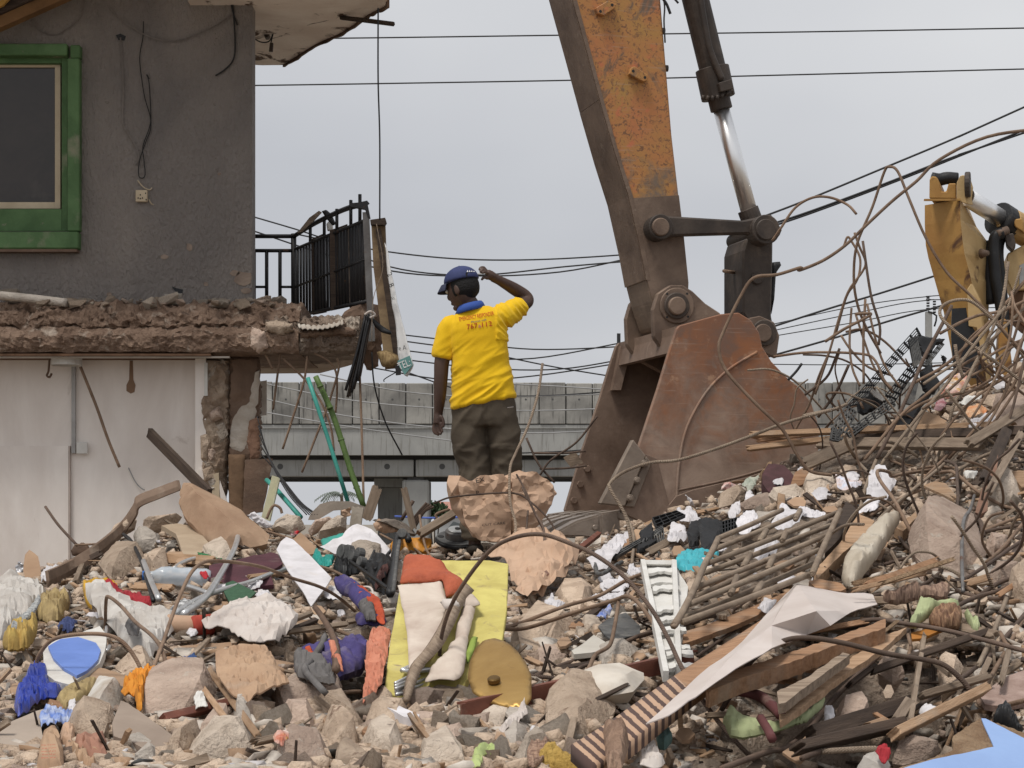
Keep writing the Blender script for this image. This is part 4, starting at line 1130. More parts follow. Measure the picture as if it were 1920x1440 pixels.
lump('torn_rubber', [(1448,492),(1462,490),(1465,497),(1455,512),(1452,560),(1446,592),(1444,540)], ep(sw0 + .2),.02,.04, BLACKP, hl, rings=4, n=30, amp=.01, ctr=(1450,520))
tube('stub_rod', [ep(sw0 + .05).pt(1357,508), ep(sw0 + .2).pt(1378,511)],.012, REBAR, hl, sub=1)
cm = ep((sw0 + sw1) / 2)
def cyl(name, a, b, rpx, mat, parent, n=24, bev=.004):
    A, B = cm.pt(*a), cm.pt(*b)
    return disc(name, A, B - A, rpx / F * A.y, (B - A).length, mat, parent, n, bev)
cy_ = cyl('cylinder_barrel', (1243,-250),(1337,133),25.5, DARKMETAL, ex)
cyl('gland', (1335,128),(1347,184),32, DARKMETAL, cy_, 28)
cyl('gland_end', (1347,182),(1353,206),21, DARKMETAL, cy_, 24)
rod = cyl('cylinder_rod', (1351,200),(1406,402),15.5, CHROME, ex, 28,0)
cyl('rod_eye', (1402,392),(1420,440),20, DARKMETAL, rod, 20)
hose = tube('hydraulic_hose', [cm.pt(*p, .13) for p in ((1308,-60),(1314,0),(1322,50),(1330,90),(1342,122),(1354,150))],.022, DARKMETAL, cy_, sub=5, sides=8)
for k in range(7):
    a = k / 6
    c = cm.pt(1317 + a * 54 , 187 - a * 12 + 6 * math.sin(a * 3.1),.08 + .05 * math.sin(a * 3.1))
    disc('bolt', c, (0.25,-.2,1),0.012,.03, DARKMETAL, cy_, 6)
prism('hose_flange', [cm.pt(*p, .16) for p in ((1348,155),(1372,148),(1376,166),(1352,172))], into * .05, DARKMETAL, cy_, .004)
bk = ppoly('bucket', [(1274,610),(1350,589),(1385,586),(1408,600),(1424,624),(1430,651),(1447,678),(1474,706),(1502,729),(1521,754),(1533,791),(1537,830),(1530,880),(1490,930),(1400,965),(1300,985),(1220,988),(1180,970),(1163,955),(1198,834),(1233,729),(1253,663),(1268,617)],0.0,0.035, BUCKET, ex, .006)
poly = [(1274,610),(1350,589),(1385,586),(1408,600),(1424,624),(1430,651),(1447,678),(1474,706),(1502,729),(1521,754),(1533,791),(1537,830),(1530,880),(1490,930),(1400,965),(1300,985),(1220,988),(1180,970),(1163,955),(1198,834),(1233,729),(1253,663),(1268,617)]
near = [ep(0).pt(*p) for p in poly]
prism('far_side_plate', [p + into * (BW - .035) for p in near], into * .035, BUCKETD, bk, .006)
ac = Acc()
idx = list(range(2,18))
for a, b in zip(idx, idx[1:]):
    A, B = near[a], near[b]
    c = near[0].lerp(near[16],.5)
    ia, ib = A + (c - A).normalized() * .03, B + (c - B).normalized() * .03
    w0, w1 = into * .036, into * (BW - .036)
    ac.add([A + w0, B + w0, ib + w0, ia + w0, A + w1, B + w1, ib + w1, ia + w1], BOXF)
ac.make('shell', BUCKETD, bk)
A, B = near[0], near[2]
ac = Acc(); w0, w1 = into * .036, into * (BW - .036); dn = V((0,0,-.05))
ac.add([A + w0, B + w0, B + w0 + dn, A + w0 + dn, A + w1, B + w1, B + w1 + dn, A + w1 + dn], BOXF)
dv = V((-.02,0,-.16))
ac.add([A + w0 + dn, A + w0 + dn + V((.04,0,0)), A + w0 + dv + V((.06,0,0)), A + w0 + dv, A + w1 + dn, A + w1 + dn + V((.04,0,0)), A + w1 + dv + V((.06,0,0)), A + w1 + dv], BOXF)
ac.make('hinge_plate', BUCKETD, bk)
earp = [(1224,581),(1233,550),(1257,534),(1280,534),(1299,546),(1323,569),(1352,588),(1345,660),(1300,690),(1245,660),(1226,632)]
ear = ppoly('ear_plate', earp, .33,.385, BROWNSTEEL, bk, .008)
prism('ear_plate', [p + into * .545 for p in [ep(.33).pt(*q) for q in earp]], into * .055, BROWNSTEEL, bk, .008)
boss('pin_boss', (1270,573),34,.315,.33, BROWNSTEEL, ear)
boss('pin_collar', (1270,573),25,.295,.314, DARKMETAL, ear)
boss('pin', (1271,573),17,.265,.30, BROWNSTEEL, ear)
for a in (0.8,2.3,4.0,5.4):
    c = ep(.3145).pt(1270 + 29 * math.cos(a),573 + 29 * math.sin(a))
    disc('bolt_hole', c, into, .008,.0004, INK, ear, 8)
boss('hinge_pin', (1270,573),15,.38,.90, DARKMETAL, bk)
rp2 = [(1405,596),(1425,592),(1452,604),(1462,630),(1456,672),(1430,660),(1410,640)]
ppoly('rear_ear', rp2,.36,.40, BROWNSTEEL, bk, .006)
prism('rear_ear', [ep(.36).pt(*q) + into * .5 for q in rp2], into * .04, BROWNSTEEL, bk, .006)
sp = [ep(-.0).pt(*p) for p in ((1420,660),(1370,690),(1330,728),(1300,775),(1282,820),(1272,880),(1268,940),(1262,970))]
tube('weld_seam', sp, .010, BUCKET, bk, sub=4, sides=6)
tube('weld_seam', [ep(0).pt(*p) for p in ((1268,920),(1340,905),(1400,890),(1470,868))],.008, BUCKETD, bk, sub=3, sides=6)
WEARP = ppoly('wear_plate', [(1268,930),(1300,918),(1400,895),(1470,872),(1528,850),(1530,880),(1490,930),(1400,965),(1300,985),(1222,986)],-.014,-.001, BUCKETD, bk, .003)
ppoly('corner_plate', [(1198,846),(1232,860),(1262,972),(1222,985),(1180,968),(1166,955)],-.013,-.001, BUCKETD, bk, .003)
fl = [p + into * (BW - .036) for p in near]
prism('inner_flange', [fl[22] + V((.02,0,0)), fl[22] + V((.09,0,-.02)), fl[21] + V((.07,0,-.15)), fl[21] + V((.01,0,-.15))],-into * .05, BUCKETD, bk)
def cutter(w, s):
    o = prism('side_cutter', [ep(w).pt(*p) if s > 0 else ep(0).pt(*p) + into * w for p in ((1187,823),(1212,855),(1172,950),(1124,945))], into * .05 * s, CUTTER, bk, .008)
    return o
c1 = cutter(-.055,1)
ppoly('cutter_flange', [(1212,855),(1222,868),(1190,951),(1172,950)],-.03,-.001, CUTTER, c1,.005)
for c in ((1209,869),(1195,901),(1182,934)):
    boss('bolt', c, 7.5,-.06,-.03, CUTTER, c1,.004,10)
    boss('bolt_head', c, 4.5,-.075,-.06, CUTTER, c1,.003,8)
c2 = cutter(BW + .004,1)
for q in ((1209,869),(1195,901),(1182,934)):
    p_ = ep(0).pt(*q) + into * (BW - .036)
    disc('bolt', p_, -into, .026,.018, BUCKETD, c2,6,.003)
ac = Acc()
lipA, lipB = ep(0).pt(1160,958), ep(0).pt(1230,990)
D = into * BW; u_ = V((0,0,-.05))
ac.add([lipA, lipB, lipB + u_, lipA + u_, lipA + D, lipB + D, lipB + D + u_, lipA + D + u_], BOXF)
ac.make('lip', CUTTER, bk, bev=.008)
TOOTH = mk('scratched_tooth_steel', (0.36,0.30,0.25),(0.24,0.195,0.16),8, rough=.5, metal=.35, bump=.4, bscale=18)
tipP, midT, midB, adT, adB = [ep(0).pt(*p) for p in ((1040,1003),(1122,963),(1132,1011),(1222,958),(1232,988))]
for k in range(5):
    w = .02 + k * (BW - .17) / 4
    ax = into
    def ring(c, hh, hw):
        return [c + V((0,0, hh)) + ax * (w - .0), c + V((0,0, hh)) + ax * (w + hw), c - V((0,0, hh)) + ax * (w + hw), c - V((0,0, hh)) + ax * w]
    mid = midT.lerp(midB, .5)
    hh = (midT - midB).length / 2
    vs, fs = loft([ring(tipP, .012,.13), ring(tipP.lerp(mid, .5) + V((0,0,.012)), hh * .62,.15), ring(mid, hh * .95,.15)])
    tt = fixn(mesh('tooth', vs, fs, TOOTH, bk)); bevel(tt, .012,2)
    ad_c = adT.lerp(adB, .5)
    vs, fs = loft([ring(mid, hh * 1.0,.16), ring(mid.lerp(ad_c, .45) + V((0,0,.01)), hh * .9,.16), ring(ad_c, hh * .45,.12)])
    aa = fixn(mesh('tooth_adapter', vs, fs, TOOTH, bk)); bevel(aa, .012,2)
    disc('tooth_pin', mid.lerp(tipP, .12) + ax * (w - .002),-ax, .017,.012, TOOTH, tt, 10,.003)
Y2 = 18.0
e2 = thing('excavator_arm', P(1800,700, Y2), 'yellow excavator arm standing behind the heap at the right edge', 'excavator')
def q3(a): return (1720 + a[0] / 3.6,320 + a[1] / 3.6)
lev = [(195,50,290,345),(330,50,291,400),(470,57,305,500),(560,75,318,505),(720,120,360,490),(930,178,400,480),(1200,230,440,500),(1700,300,500,560)]
vs, fs = [],[]
for y, a, b, c in lev:
    A = P(*q3((a, y)), Y2 + .32); B = P(*q3((b, y)), Y2); C = P(*q3((c, y)), Y2 + .45)
    D_ = A + C - B; D_.z = B.z; A.z = C.z = B.z
    vs += [A, B, C, D_]
fr, sdm = Acc(), Acc()
for k in range(len(lev) - 1):
    b = 4 * k
    fr.add([vs[b], vs[b + 1], vs[b + 5], vs[b + 4]],[(0,1,2,3)])
    sdm.add([vs[b + 1], vs[b + 2], vs[b + 6], vs[b + 5]],[(0,1,2,3)])
    sdm.add([vs[b + 2], vs[b + 3], vs[b + 7], vs[b + 6]],[(0,1,2,3)])
    sdm.add([vs[b + 3], vs[b], vs[b + 4], vs[b + 7]],[(0,1,2,3)])
sdm.add(vs[:4],[(0,1,2,3)])
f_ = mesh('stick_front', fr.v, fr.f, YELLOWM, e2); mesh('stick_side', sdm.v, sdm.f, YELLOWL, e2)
def p2(pts, Y): return [P(*q3(p), Y) for p in pts]
prism('seam', p2([(48,190),(292,188),(292,202),(48,202)], Y2 - .01), V((0,.03,0)), YELLOWM, f_)
hd = prism('stick_head', p2([(80,188),(82,60),(95,36),(130,40),(150,85),(165,140),(195,140),(210,85),(262,84),(262,190)], Y2 + .05), V((.12,.35,0)), YELLOWM, e2,.01)
lg = prism('head_lug', p2([(262,190),(262,80),(285,32),(310,28),(325,45),(345,110),(335,190),(345,230),(300,215)], Y2), V((.06,.04,0)), YELLOWL, e2,.008)
disc('lug_cap', P(*q3((322,95)), Y2 - .02),(1,-.3,0),.12,.05, DARKMETAL, lg, 20,.008)
tube('pin_seal', p2([(95,52),(150,60),(200,50),(270,55)], Y2 + .2),.06, BLACKP, e2, sub=4, sides=8)
def c2_(name, a, b, r, mat, par, Ya, Yb, n=20, bev=0):
    A, B = P(*q3(a), Ya), P(*q3(b), Yb)
    return disc(name, A, B - A, r, (B - A).length, mat, par, n, bev)
rd = c2_('cylinder_rod', (335,180),(585,335),.085, CHROME, e2, Y2 + .1, Y2 + .5)
gl = c2_('gland', (545,320),(615,365),.165, BLACKP, e2, Y2 + .45, Y2 + .55,24,.01)
for k in range(8):
    a = k * .785
    disc('gland_bolt', P(*q3((580 + 46 * math.cos(a) * .8,335 + 52 * math.sin(a))), Y2 + .42),(-.8,-.4,.5),.022,.02, YELLOWL, gl, 6)
c2_('cylinder_barrel', (615,350),(900,500),.145, YELLOWL, e2, Y2 + .5, Y2 + .9,20,.008)
prism('cylinder_clamp', p2([(640,330),(705,320),(715,345),(720,420),(690,400),(660,380)], Y2 + .35), V((.1,.3,0)), YELLOWM, e2,.01)
tube('hose', p2([(575,420),(530,440),(515,500),(520,620),(535,760),(560,900),(590,1100)], Y2 + .3),.055, BLACKP, e2, sub=6, sides=8)
tube('hose', p2([(600,440),(560,470),(548,560),(560,700),(580,900),(600,1150)], Y2 + .42),.05, BLACKP, e2, sub=6, sides=8)
tube('hose', p2([(500,480),(485,560),(480,700),(500,900)], Y2 + .4),.06, BLACKP, e2, sub=5, sides=8)
c2_('hose_fitting', (535,430),(610,400),.04, BROWNSTEEL, e2, Y2 + .28, Y2 + .3)
prism('valve_block', p2([(590,430),(650,420),(665,500),(640,540),(600,500)], Y2 + .3), V((.05,.2,0)), DARKMETAL, e2,.01)
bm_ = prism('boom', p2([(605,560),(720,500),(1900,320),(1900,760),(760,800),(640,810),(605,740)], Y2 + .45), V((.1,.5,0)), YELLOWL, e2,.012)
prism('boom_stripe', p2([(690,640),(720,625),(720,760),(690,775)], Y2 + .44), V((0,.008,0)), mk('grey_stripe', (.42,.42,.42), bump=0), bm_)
prism('boom_underside', p2([(640,815),(760,805),(1900,765),(1900,1250),(900,1160),(720,1060),(610,960),(600,880)], Y2 + .5), V((.1,.5,0)), mk('brown_boom_paint', (.17,.085,.045),(.09,.05,.03),3, bump=.2), e2,.012)  # lower boom in a darker brown than the upper part
prism('gap_shade_plate', p2([(235,930),(330,925),(340,1000),(400,1100),(470,1250),(400,1400),(250,1400),(230,1120)], Y2 - .03), V((0,.02,0)), BLACKP, e2)  # flat black plate painted as the shade inside the split front
prism('linkage_plate', p2([(560,1000),(600,1000),(640,1300),(640,1500),(570,1500),(540,1300)], Y2 + .2), V((.05,.3,0)), YELLOWM, e2,.01)
prism('linkage_plate', p2([(335,800),(362,760),(420,880),(440,1060),(470,1300),(440,1300),(400,1060),(345,1050)], Y2 - .06), V((.03,.05,0)), YELLOWL, e2,.006)
disc('stop_pin', P(*q3((430,560)), Y2 + .18),(.7,-.7,0),.05,.08, BROWNSTEEL, e2,10, r2=.02)
MY = 11.6
SKIN = mk('dark_skin', (0.082,0.046,0.033),(0.06,0.033,0.024),6, rough=0.5, bump=0.1, bscale=60, spec=0.4)
SHIRT = mk('yellow_shirt', (0.80,0.51,0.008),(0.74,0.45,0.006),3, rough=0.85, bump=0.15, bscale=120, sheen=0.1)
TROU = mk('brown_trousers', (0.098,0.078,0.055),(0.07,0.055,0.039),4, rough=0.8, bump=0.2, bscale=90)
CAPM = mk('blue_cap', (0.042,0.054,0.145),(0.028,0.037,0.1),7, rough=0.8, bump=0.25, bscale=90)
COLLAR = mk('blue_collar', (0.045,0.10,0.36),(0.035,0.08,0.30),6, rough=0.85, bump=0.2, bscale=90)
HAIR = mk('black_hair', (0.010,0.009,0.009),(0.005,0.005,0.005),20, rough=0.7, bump=0.8, bscale=90)
BOOT = mk('dark_boots', (0.035,0.028,0.022), bump=0.2)
REDPR = mk('red_print', (0.52,0.035,0.02), bump=0)
BLUPR = mk('blue_print', (0.03,0.09,0.22), bump=0)
def mp(px, py, dy=0.0): return P(px, py, MY) + V((0, dy, 0))
S_ = MY / F
def ering(px, py, hw, hd, tilt=0.0, dy=0.0, n=28, sq=2.4):
    c = mp(px, py, dy); t = math.radians(tilt)
    ux = V((math.cos(t),0, math.sin(t)))
    res = []
    for i in range(n):
        a = 2 * math.pi * i / n
        ca, sa = math.cos(a), math.sin(a)
        e = 2 / sq
        res.append(c + ux * (hw * S_ * math.copysign(abs(ca) ** e, ca)) + V((0, hd * math.copysign(abs(sa) ** e, sa),0)))
    return res
def limb(pts, sides=14, sub=5):
    """pts: (px, py, dy, radius px)"""
    cp = catmull([mp(p[0], p[1], p[2]) for p in pts], sub)
    m = len(cp); rr = []
    for i in range(m):
        t = i / (m - 1) * (len(pts) - 1); k = min(int(t), len(pts) - 2)
        rr.append((pts[k][3] + (pts[k + 1][3] - pts[k][3]) * (t - k)) * S_)
    v, f, _ = tube_data(cp, rr, sides)
    return v, f
def ball(c, axes, radii, n=16, m=12, fn=None):
    vs, fs = [],[]
    for j in range(m + 1):
        th = math.pi * j / m
        for i in range(n):
            a = 2 * math.pi * i / n
            l = V((math.sin(th) * math.cos(a), math.sin(th) * math.sin(a), math.cos(th)))
            q = V((l.x * radii[0], l.y * radii[1], l.z * radii[2]))
            if fn: q = fn(q, l)
            vs.append(V(c) + axes[0] * q.x + axes[1] * q.y + axes[2] * q.z)
    for j in range(m):
        for i in range(n):
            fs.append((j * n + i, j * n + (i + 1) % n, (j + 1) * n + (i + 1) % n, (j + 1) * n + i))
    return vs, fs
man = thing('person', mp(905,1036), 'man in yellow shirt and blue cap seen from behind, one hand raised to his cap', 'person')
fdir = V((-0.80,0.52,-0.28)).normalized()
lat = fdir.cross(V((0,0,1))).normalized()
upv = lat.cross(fdir).normalized()
HC = mp(867,541,0.0)
def face(q, l):
    if l.x > 0 and l.z < 0: q.x += 0.012 * l.x * -l.z * 2; q.y *= 1 - 0.25 * (-l.z)
    if l.x < 0 and l.z < -.3: q.x *= 0.8
    return q
body = [ball(HC, (fdir, lat, upv),(0.098,0.076,0.118),24,18, face)]
body.append(ball(HC + fdir * .098 - upv * .018,(fdir, lat, upv),(.024,.014,.026),10,8))        # nose
body.append(ball(HC + fdir * .080 - upv * .068,(fdir, lat, upv),(.022,.026,.012),10,8))        # lips
body.append(ball(HC + fdir * .066 - upv * .100,(fdir, lat, upv),(.028,.032,.020),10,8))        # chin
for s in (-1,1):
    body.append(ball(HC + lat * s * .078 - fdir * .008 - upv * .018,(fdir, lat, upv),(.020,.010,.034),10,8))
body.append(limb([(872,560,.0,18),(882,575,.0,18.5),(892,596,.0,24)]))
body.append(loft([ering(893,598,42,.075,8), ering(896,625,46,.095,9), ering(899,660,44,.09,9), ering(903,710,44,.09,9), ering(906,760,46,.095,8)]))
body.append(limb([(846,614,.0,14),(838,640,.0,14),(829,676,-.01,14.5),(827,705,-.01,13.5),(825,740,0.0,12),(822,772,.02,8.6),(821,784,.025,8.6)]))
body.append(limb([(935,600,.0,14),(955,586,.06,13),(973,570,.15,13),(988,558,.21,13.5),(984,547,.22,13),(962,534,.17,12),(936,522,.10,9),(924,517,.07,9)]))
def hand(pts_list, palm):
    body.append(limb(palm, 10,3))
    for f in pts_list: body.append(limb(f, 8,3))
hand([[(815,792,.03,3.0),(812,801,.035,2.9),(813,809,.03,2.7),(817,814,.02,2.4)],
      [(818,794,.02,3.1),(816,804,.025,3.0),(818,812,.02,2.8),(823,816,.01,2.4)],
      [(822,794,.01,3.1),(821,805,.01,3.0),(824,812,.005,2.8),(828,814,-.002,2.4)],
      [(826,793,.0,3.0),(827,803,.0,2.8),(829,808,-.005,2.5),(830,811,-.01,2.2)],
      [(827,780,.0,3.2),(831,788,-.008,3.1),(832,796,-.012,2.8),(831,802,-.012,2.4)]],
     [(821,776,.02,8),(821,785,.02,9.2),(820,795,.018,8.6)])
hand([[(911,507,.04,3.1),(906,500.5,.03,3.0),(901,502,.02,2.8),(899,507,.015,2.4)],
      [(912,506,.06,3.1),(907,499.5,.055,3.0),(901,500,.05,2.8),(898,505,.045,2.4)],
      [(911,509,.025,3.1),(906,505.5,.01,3.0),(902,508,.005,2.7),(900,511,.0,2.3)],
      [(912,511,.02,2.9),(908,510,.005,2.7),(904,513,.0,2.4)],
      [(915,521,.04,3.3),(909,519,.025,3.1),(905,521,.02,2.9),(903,525,.02,2.4)]],
     [(926,517,.065,8.5),(919,514,.055,9.5),(912,510,.045,8.2)])
for (x0, x1, x2) in ((880,886,890),(940,947,951)):
    body.append(limb([(x0,765,0,26),(x0 + 3,800,0,25),(x1,865,.02,20),(x1 + 2,920,0,17),(x2,1015,0,12),(x2,1025,0,12)]))
    body.append(ball(mp(x2,1027,.04),(V((1,0,0)), V((0,1,0)), V((0,0,1))),(.045,.12,.028),12,8))
skin = remesh(body, 'body', 0.0045, SKIN, man, 3)
for s in (-1,1):
    o = Acc().add(*ball(HC + fdir * .090 + lat * s * .032 + upv * .008,(fdir, lat, upv),(.012,.014,.011),10,8)).make('eye', WPLAST, man, True)
hv = Acc()
hv.add(*ball(HC - fdir * .018 + upv * .006,(fdir, lat, upv),(0.094,0.084,0.108),24,18, lambda q, l: (V((q.x * (1 if l.z > -.75 else .75), q.y * (1 if l.z > -.6 else .8), max(q.z, -.088))))))
o = hv.make('hair', HAIR, man, True)
cdir = (fdir + V((0,0,.10))).normalized(); clat = cdir.cross(V((0,0,1))).normalized(); cup = clat.cross(cdir).normalized()
CC = HC - fdir * .006 + upv * .046
def crown(q, l):
    if l.z < 0: q.z *= 0.12
    s = 1 - 0.012 * abs(math.cos(3 * math.atan2(l.y, l.x))) * (1 if l.z < .95 else 0)
    return V((q.x * s, q.y * s, q.z))
cp_ = fixn(mesh('cap', *ball(CC, (cdir, clat, cup),(0.112,0.096,0.090),36,20, crown), CAPM, man, True))
mesh('cap_button', *ball(CC + cup * .090,(cdir, clat, cup),(.009,.009,.005),10,6), CAPM, cp_, True)
vs, fs = [],[]
nv = 12
for side_ in (0,1):
    for i in range(nv + 1):
        a = -1.15 + 2.3 * i / nv
        for rr_, dz in ((0.100,.0),(0.135,-.012),(0.172,-.036)):
            e = 1 if rr_ < .12 else (0.93 + 0.07 * math.cos(a))
            p = CC + cdir * (rr_ * math.cos(a) * e + (.006 if rr_ > .12 else 0)) + clat * (0.088 * math.sin(a) * (1 + .02 * (rr_ > .12))) + cup * (dz - .004 + .016 * math.cos(a) * (rr_ > .12) - .012 * (rr_ > .15) - side_ * .004)
            vs.append(p)
m_ = 3 * (nv + 1)
for sd_i in (0,1):
    for i in range(nv):
        for j in range(2):
            a = sd_i * m_ + i * 3 + j
            fs.append((a, a + 3, a + 4, a + 1))
for i in range(nv):
    a = i * 3 + 2; fs.append((a, a + 3, a + 3 + m_, a + m_))
fixn(mesh('visor', vs, fs, mk('cap_visor', (0.045,0.05,0.09), bump=.1), cp_, True))
capbvh = BVHTree.FromPolygons([v.co + V(cp_['_org']) for v in cp_.data.vertices],[tuple(p.vertices) for p in cp_.data.polygons])
def drop(pts, off, bvh):
    res = []
    for (x, y) in pts:
        c = V((0,0, CZ)); ray = (P(x, y, 11.0) - c).normalized()
        h = bvh.ray_cast(c, ray)
        if h[0] is not None: res.append(h[0] - ray * off)
    return res
def decal(name, pts, off, bvh, mat, par):
    r = drop(pts, off, bvh)
    if len(r) >= 3: mesh(name, r, [tuple(range(len(r)))], mat, par)
decal('strap_opening', [(873,512),(876,510),(884,511),(893,515),(893,520),(884,519),(874,518)],.003, capbvh, HAIR, cp_)
for x in (875,879,883,887):
    decal('cap_lettering', [(x, 509.5),(x + 1.6,506),(x + 3.2,509.9)],.003, capbvh, WPR, cp_)
shirt_parts = [loft([ering(905,755,60,.130,11, n=40), ering(905,742,59.5,.130,11, n=40), ering(904,715,55,.125,10.5, n=40), ering(902,690,52.5,.122,10, n=40), ering(899,660,52,.122,9.5, n=40),
                      ering(896,635,54,.123,10, n=40), ering(893,615,56,.118,11, n=40), ering(891,600,53,.105,12, n=40), ering(890,590,42,.088,12, n=40), ering(888,580,29,.070,12, n=40)]),
               limb([(858,606,0,17),(846,614,0,22),(839,632,0,22),(834,655,0,21),(831.5,670,0,20.5)],20),
               limb([(918,602,0,20),(938,595,.04,23),(954,585,.09,21),(968,575,.13,18.5),(975,570,.155,18)],20)]
def fold_shirt(v, n):
    x = (v.x / S_ + 960) ; y = HY - (v.z - CZ) / S_
    u = (x - 900) * 0.55 + (y - 690) * 0.83; w_ = (x - 900) * 0.83 - (y - 690) * 0.55
    k = min(1, max(0.12,(y - 620) / 80))
    d = 0.011 * k * ridge(V((w_ * .010, u * .050,1.3))) + 0.007 * k * ridge(V((w_ * .02, u * .095,7.7)))
    if x > 930 and y < 640: d += .011 * ridge(V(((x - y) * .075,(x + y) * .018,2.2)))
    if x < 860 and y < 700: d += .004 * ridge(V((x * .06, y * .02,4.2)))
    d += .004 * mn.noise(v * 9) + .002 * ridge(V((x * .035, y * .012,9.1)))
    return v + n * d
shirt = remesh(shirt_parts, 'shirt', 0.006, SHIRT, man, 7, fold_shirt)
sb_v = [v.co + V(shirt['_org']) for v in shirt.data.vertices]
sbvh = BVHTree.FromPolygons(sb_v, [tuple(p.vertices) for p in shirt.data.polygons])
vs, fs = [],[]
nc = 40
for i in range(nc):
    a = 2 * math.pi * i / nc
    cx, cy = 882,573
    t = math.radians(14)
    def pt(rx, ry, dz):
        c = mp(cx, cy, -.002)
        return c + V((math.cos(t),0, math.sin(t))) * (rx * S_ * math.cos(a)) + V((0, ry * math.sin(a),0)) + V((0,0, dz))
    drop_ = -.045 if math.sin(a) < .5 else -.02
    vs += [pt(19,.066,.004), pt(22,.076,.012), pt(25,.086,.0), pt(30,.103, drop_ + .012), pt(27,.092, drop_ + .006)]
for i in range(nc):
    j = (i + 1) % nc
    for k in range(4): fs.append((i * 5 + k, j * 5 + k, j * 5 + k + 1, i * 5 + k + 1))
fixn(mesh('collar', vs, fs, COLLAR, shirt, True))
fp_ = facing(890,600, MY - .13)
text_mesh('shirt_lettering', 'EMERGENCY RESPONDER', 861.5,602,7.5,10, fp_, REDPR, shirt, sbvh, .004, width=66)
text_mesh('shirt_lettering', 'Phone call', 884,605.5,3.4,10, fp_, BLUPR, shirt, sbvh, .004, width=28)
text_mesh('shirt_lettering', '767', 876,617.5,9.5,8, fp_, REDPR, shirt, sbvh, .004, width=20)
text_mesh('shirt_lettering', '&', 897,614.5,6,8, fp_, mk('pink_print', (.62,.22,.22), bump=0), shirt, sbvh, .004, width=6)
text_mesh('shirt_lettering', '112', 904.5,613.5,9.5,8, fp_, REDPR, shirt, sbvh, .004, width=19)
decal('shoulder_patch', [(921,562.5),(928,560),(931,562),(924,565)],.003, sbvh, HAIR, shirt)
def fold_tr(v, n):
    x = (v.x / S_ + 960); y = HY - (v.z - CZ) / S_
    d = .010 * ridge(V((x * .03 + y * .02, y * .012,3.3))) + .003 * ridge(V((x * .05, y * .04,5.1)))
    if y > 835: d += .008 * ridge(V((x * .02 + 1.5 * mn.noise(v * 6), y * .055 + mn.noise(v * 5),1.1)))
    if 905 < x < 915 and y < 800: d -= .006
    return v + n * d
tr = [loft([ering(906,745,56,.118,9, n=36), ering(907,765,59,.125,8, n=36), ering(909,785,60,.125,3, n=36), ering(910,800,57,.115,0, n=36)]),
      limb([(880,785,0,32),(880,810,0,33),(884,840,0,31),(890,870,.01,29),(892,890,.01,29),(889,930,0,26),(890,1012,0,22)],20),
      limb([(941,785,0,31),(943,810,0,31),(946,840,0,29),(949,870,.01,27),(950,890,.01,26),(950,930,0,25),(951,1012,0,21)],20)]
trou = remesh(tr, 'trousers', 0.009, TROU, man, 5, fold_tr)
tbvh = BVHTree.FromPolygons([v.co + V(trou['_org']) for v in trou.data.vertices],[tuple(p.vertices) for p in trou.data.polygons])
decal('pocket_welt', [(950,763),(964,761.5),(964,763.5),(950,765)],.004, tbvh, HAIR, trou)
decal('pocket_label', [(951,763.8),(963,762.3),(963,763.2),(951,764.8)],.006, tbvh, CLOTHW, trou)
for x in (890,951):
    Acc().add(*ball(mp(x, 1030,.05),(V((1,0,0)), V((0,1,0)), V((0,0,1))),(.055,.14,.042),14,10)).make('boot', BOOT, man, True)
tag(tube('held_stick', [mp(896,513.5,.0), mp(904,512.5,.005), mp(911,511.5,.01)],.0035, WPLAST, sub=2), 'thin white stick held in the raised hand', 'stick')
def zf(x0, y0, s):
    return lambda pts: [(x0 + x / s, y0 + y / s) for x, y in pts]
Z1, Z2, Z3, Z4, Z5 = zf(0,960,3), zf(440,960,3), zf(820,960,3), zf(1180,960,3), zf(1440,960,3)
ZB, ZC, ZD, ZE, ZF, Z8, ZU, ZX = zf(1100,780,3.79), zf(1440,640,3.79), zf(1480,560,4.364), zf(1560,840,5.142), zf(560,940,4.8), zf(440,660,4.0), zf(0,500,2.4), zf(1440,300,2.571)
def crisp(o, ang=38):
    me = o.data
    me.polygons.foreach_set('use_smooth', [True] * len(me.polygons))
    try: me.set_sharp_from_angle(angle=math.radians(ang))
    except Exception: pass
    return o
def crease(o, amt, nrm, seed, soften, cuts):
    """crumple: coarse random facets, then subdivided so that the creases stay"""
    r = random.Random(seed * 7 + 1)
    bm = bmesh.new(); bm.from_mesh(o.data)
    for v in bm.verts: v.co += nrm * r.gauss(0, amt) + V((r.gauss(0, amt * .4),0, r.gauss(0, amt * .4)))
    bmesh.ops.triangulate(bm, faces=bm.faces[:], quad_method='ALTERNATE')
    if cuts: bmesh.ops.subdivide_edges(bm, edges=bm.edges[:], cuts=cuts, use_grid_fill=True)
    for v in bm.verts: v.co += nrm * r.gauss(0, amt * .07)
    for _ in range(soften): bmesh.ops.smooth_vert(bm, verts=bm.verts[:], factor=.5, use_axis_x=True, use_axis_y=True, use_axis_z=True)
    for v in bm.verts: v.co += nrm * (.10 * amt * mn.noise(v.co * 40))
    bm.to_mesh(o.data); bm.free()
    return crisp(o, 34 if soften else 12)
def crinkle(o, amt, nrm, seed):
    """soft secondary wrinkles over the big facets"""
    me = o.data
    for v in me.vertices:
        q = v.co * 13 + V((seed, 0,0))
        v.co += nrm * amt * (ridge(q) + .5 * ridge(q * 2.3) - .6)
    bm = bmesh.new(); bm.from_mesh(me)
    bmesh.ops.smooth_vert(bm, verts=bm.verts[:], factor=.4, use_axis_x=True, use_axis_y=True, use_axis_z=True)
    bm.to_mesh(me); bm.free()
    return crisp(o, 30)
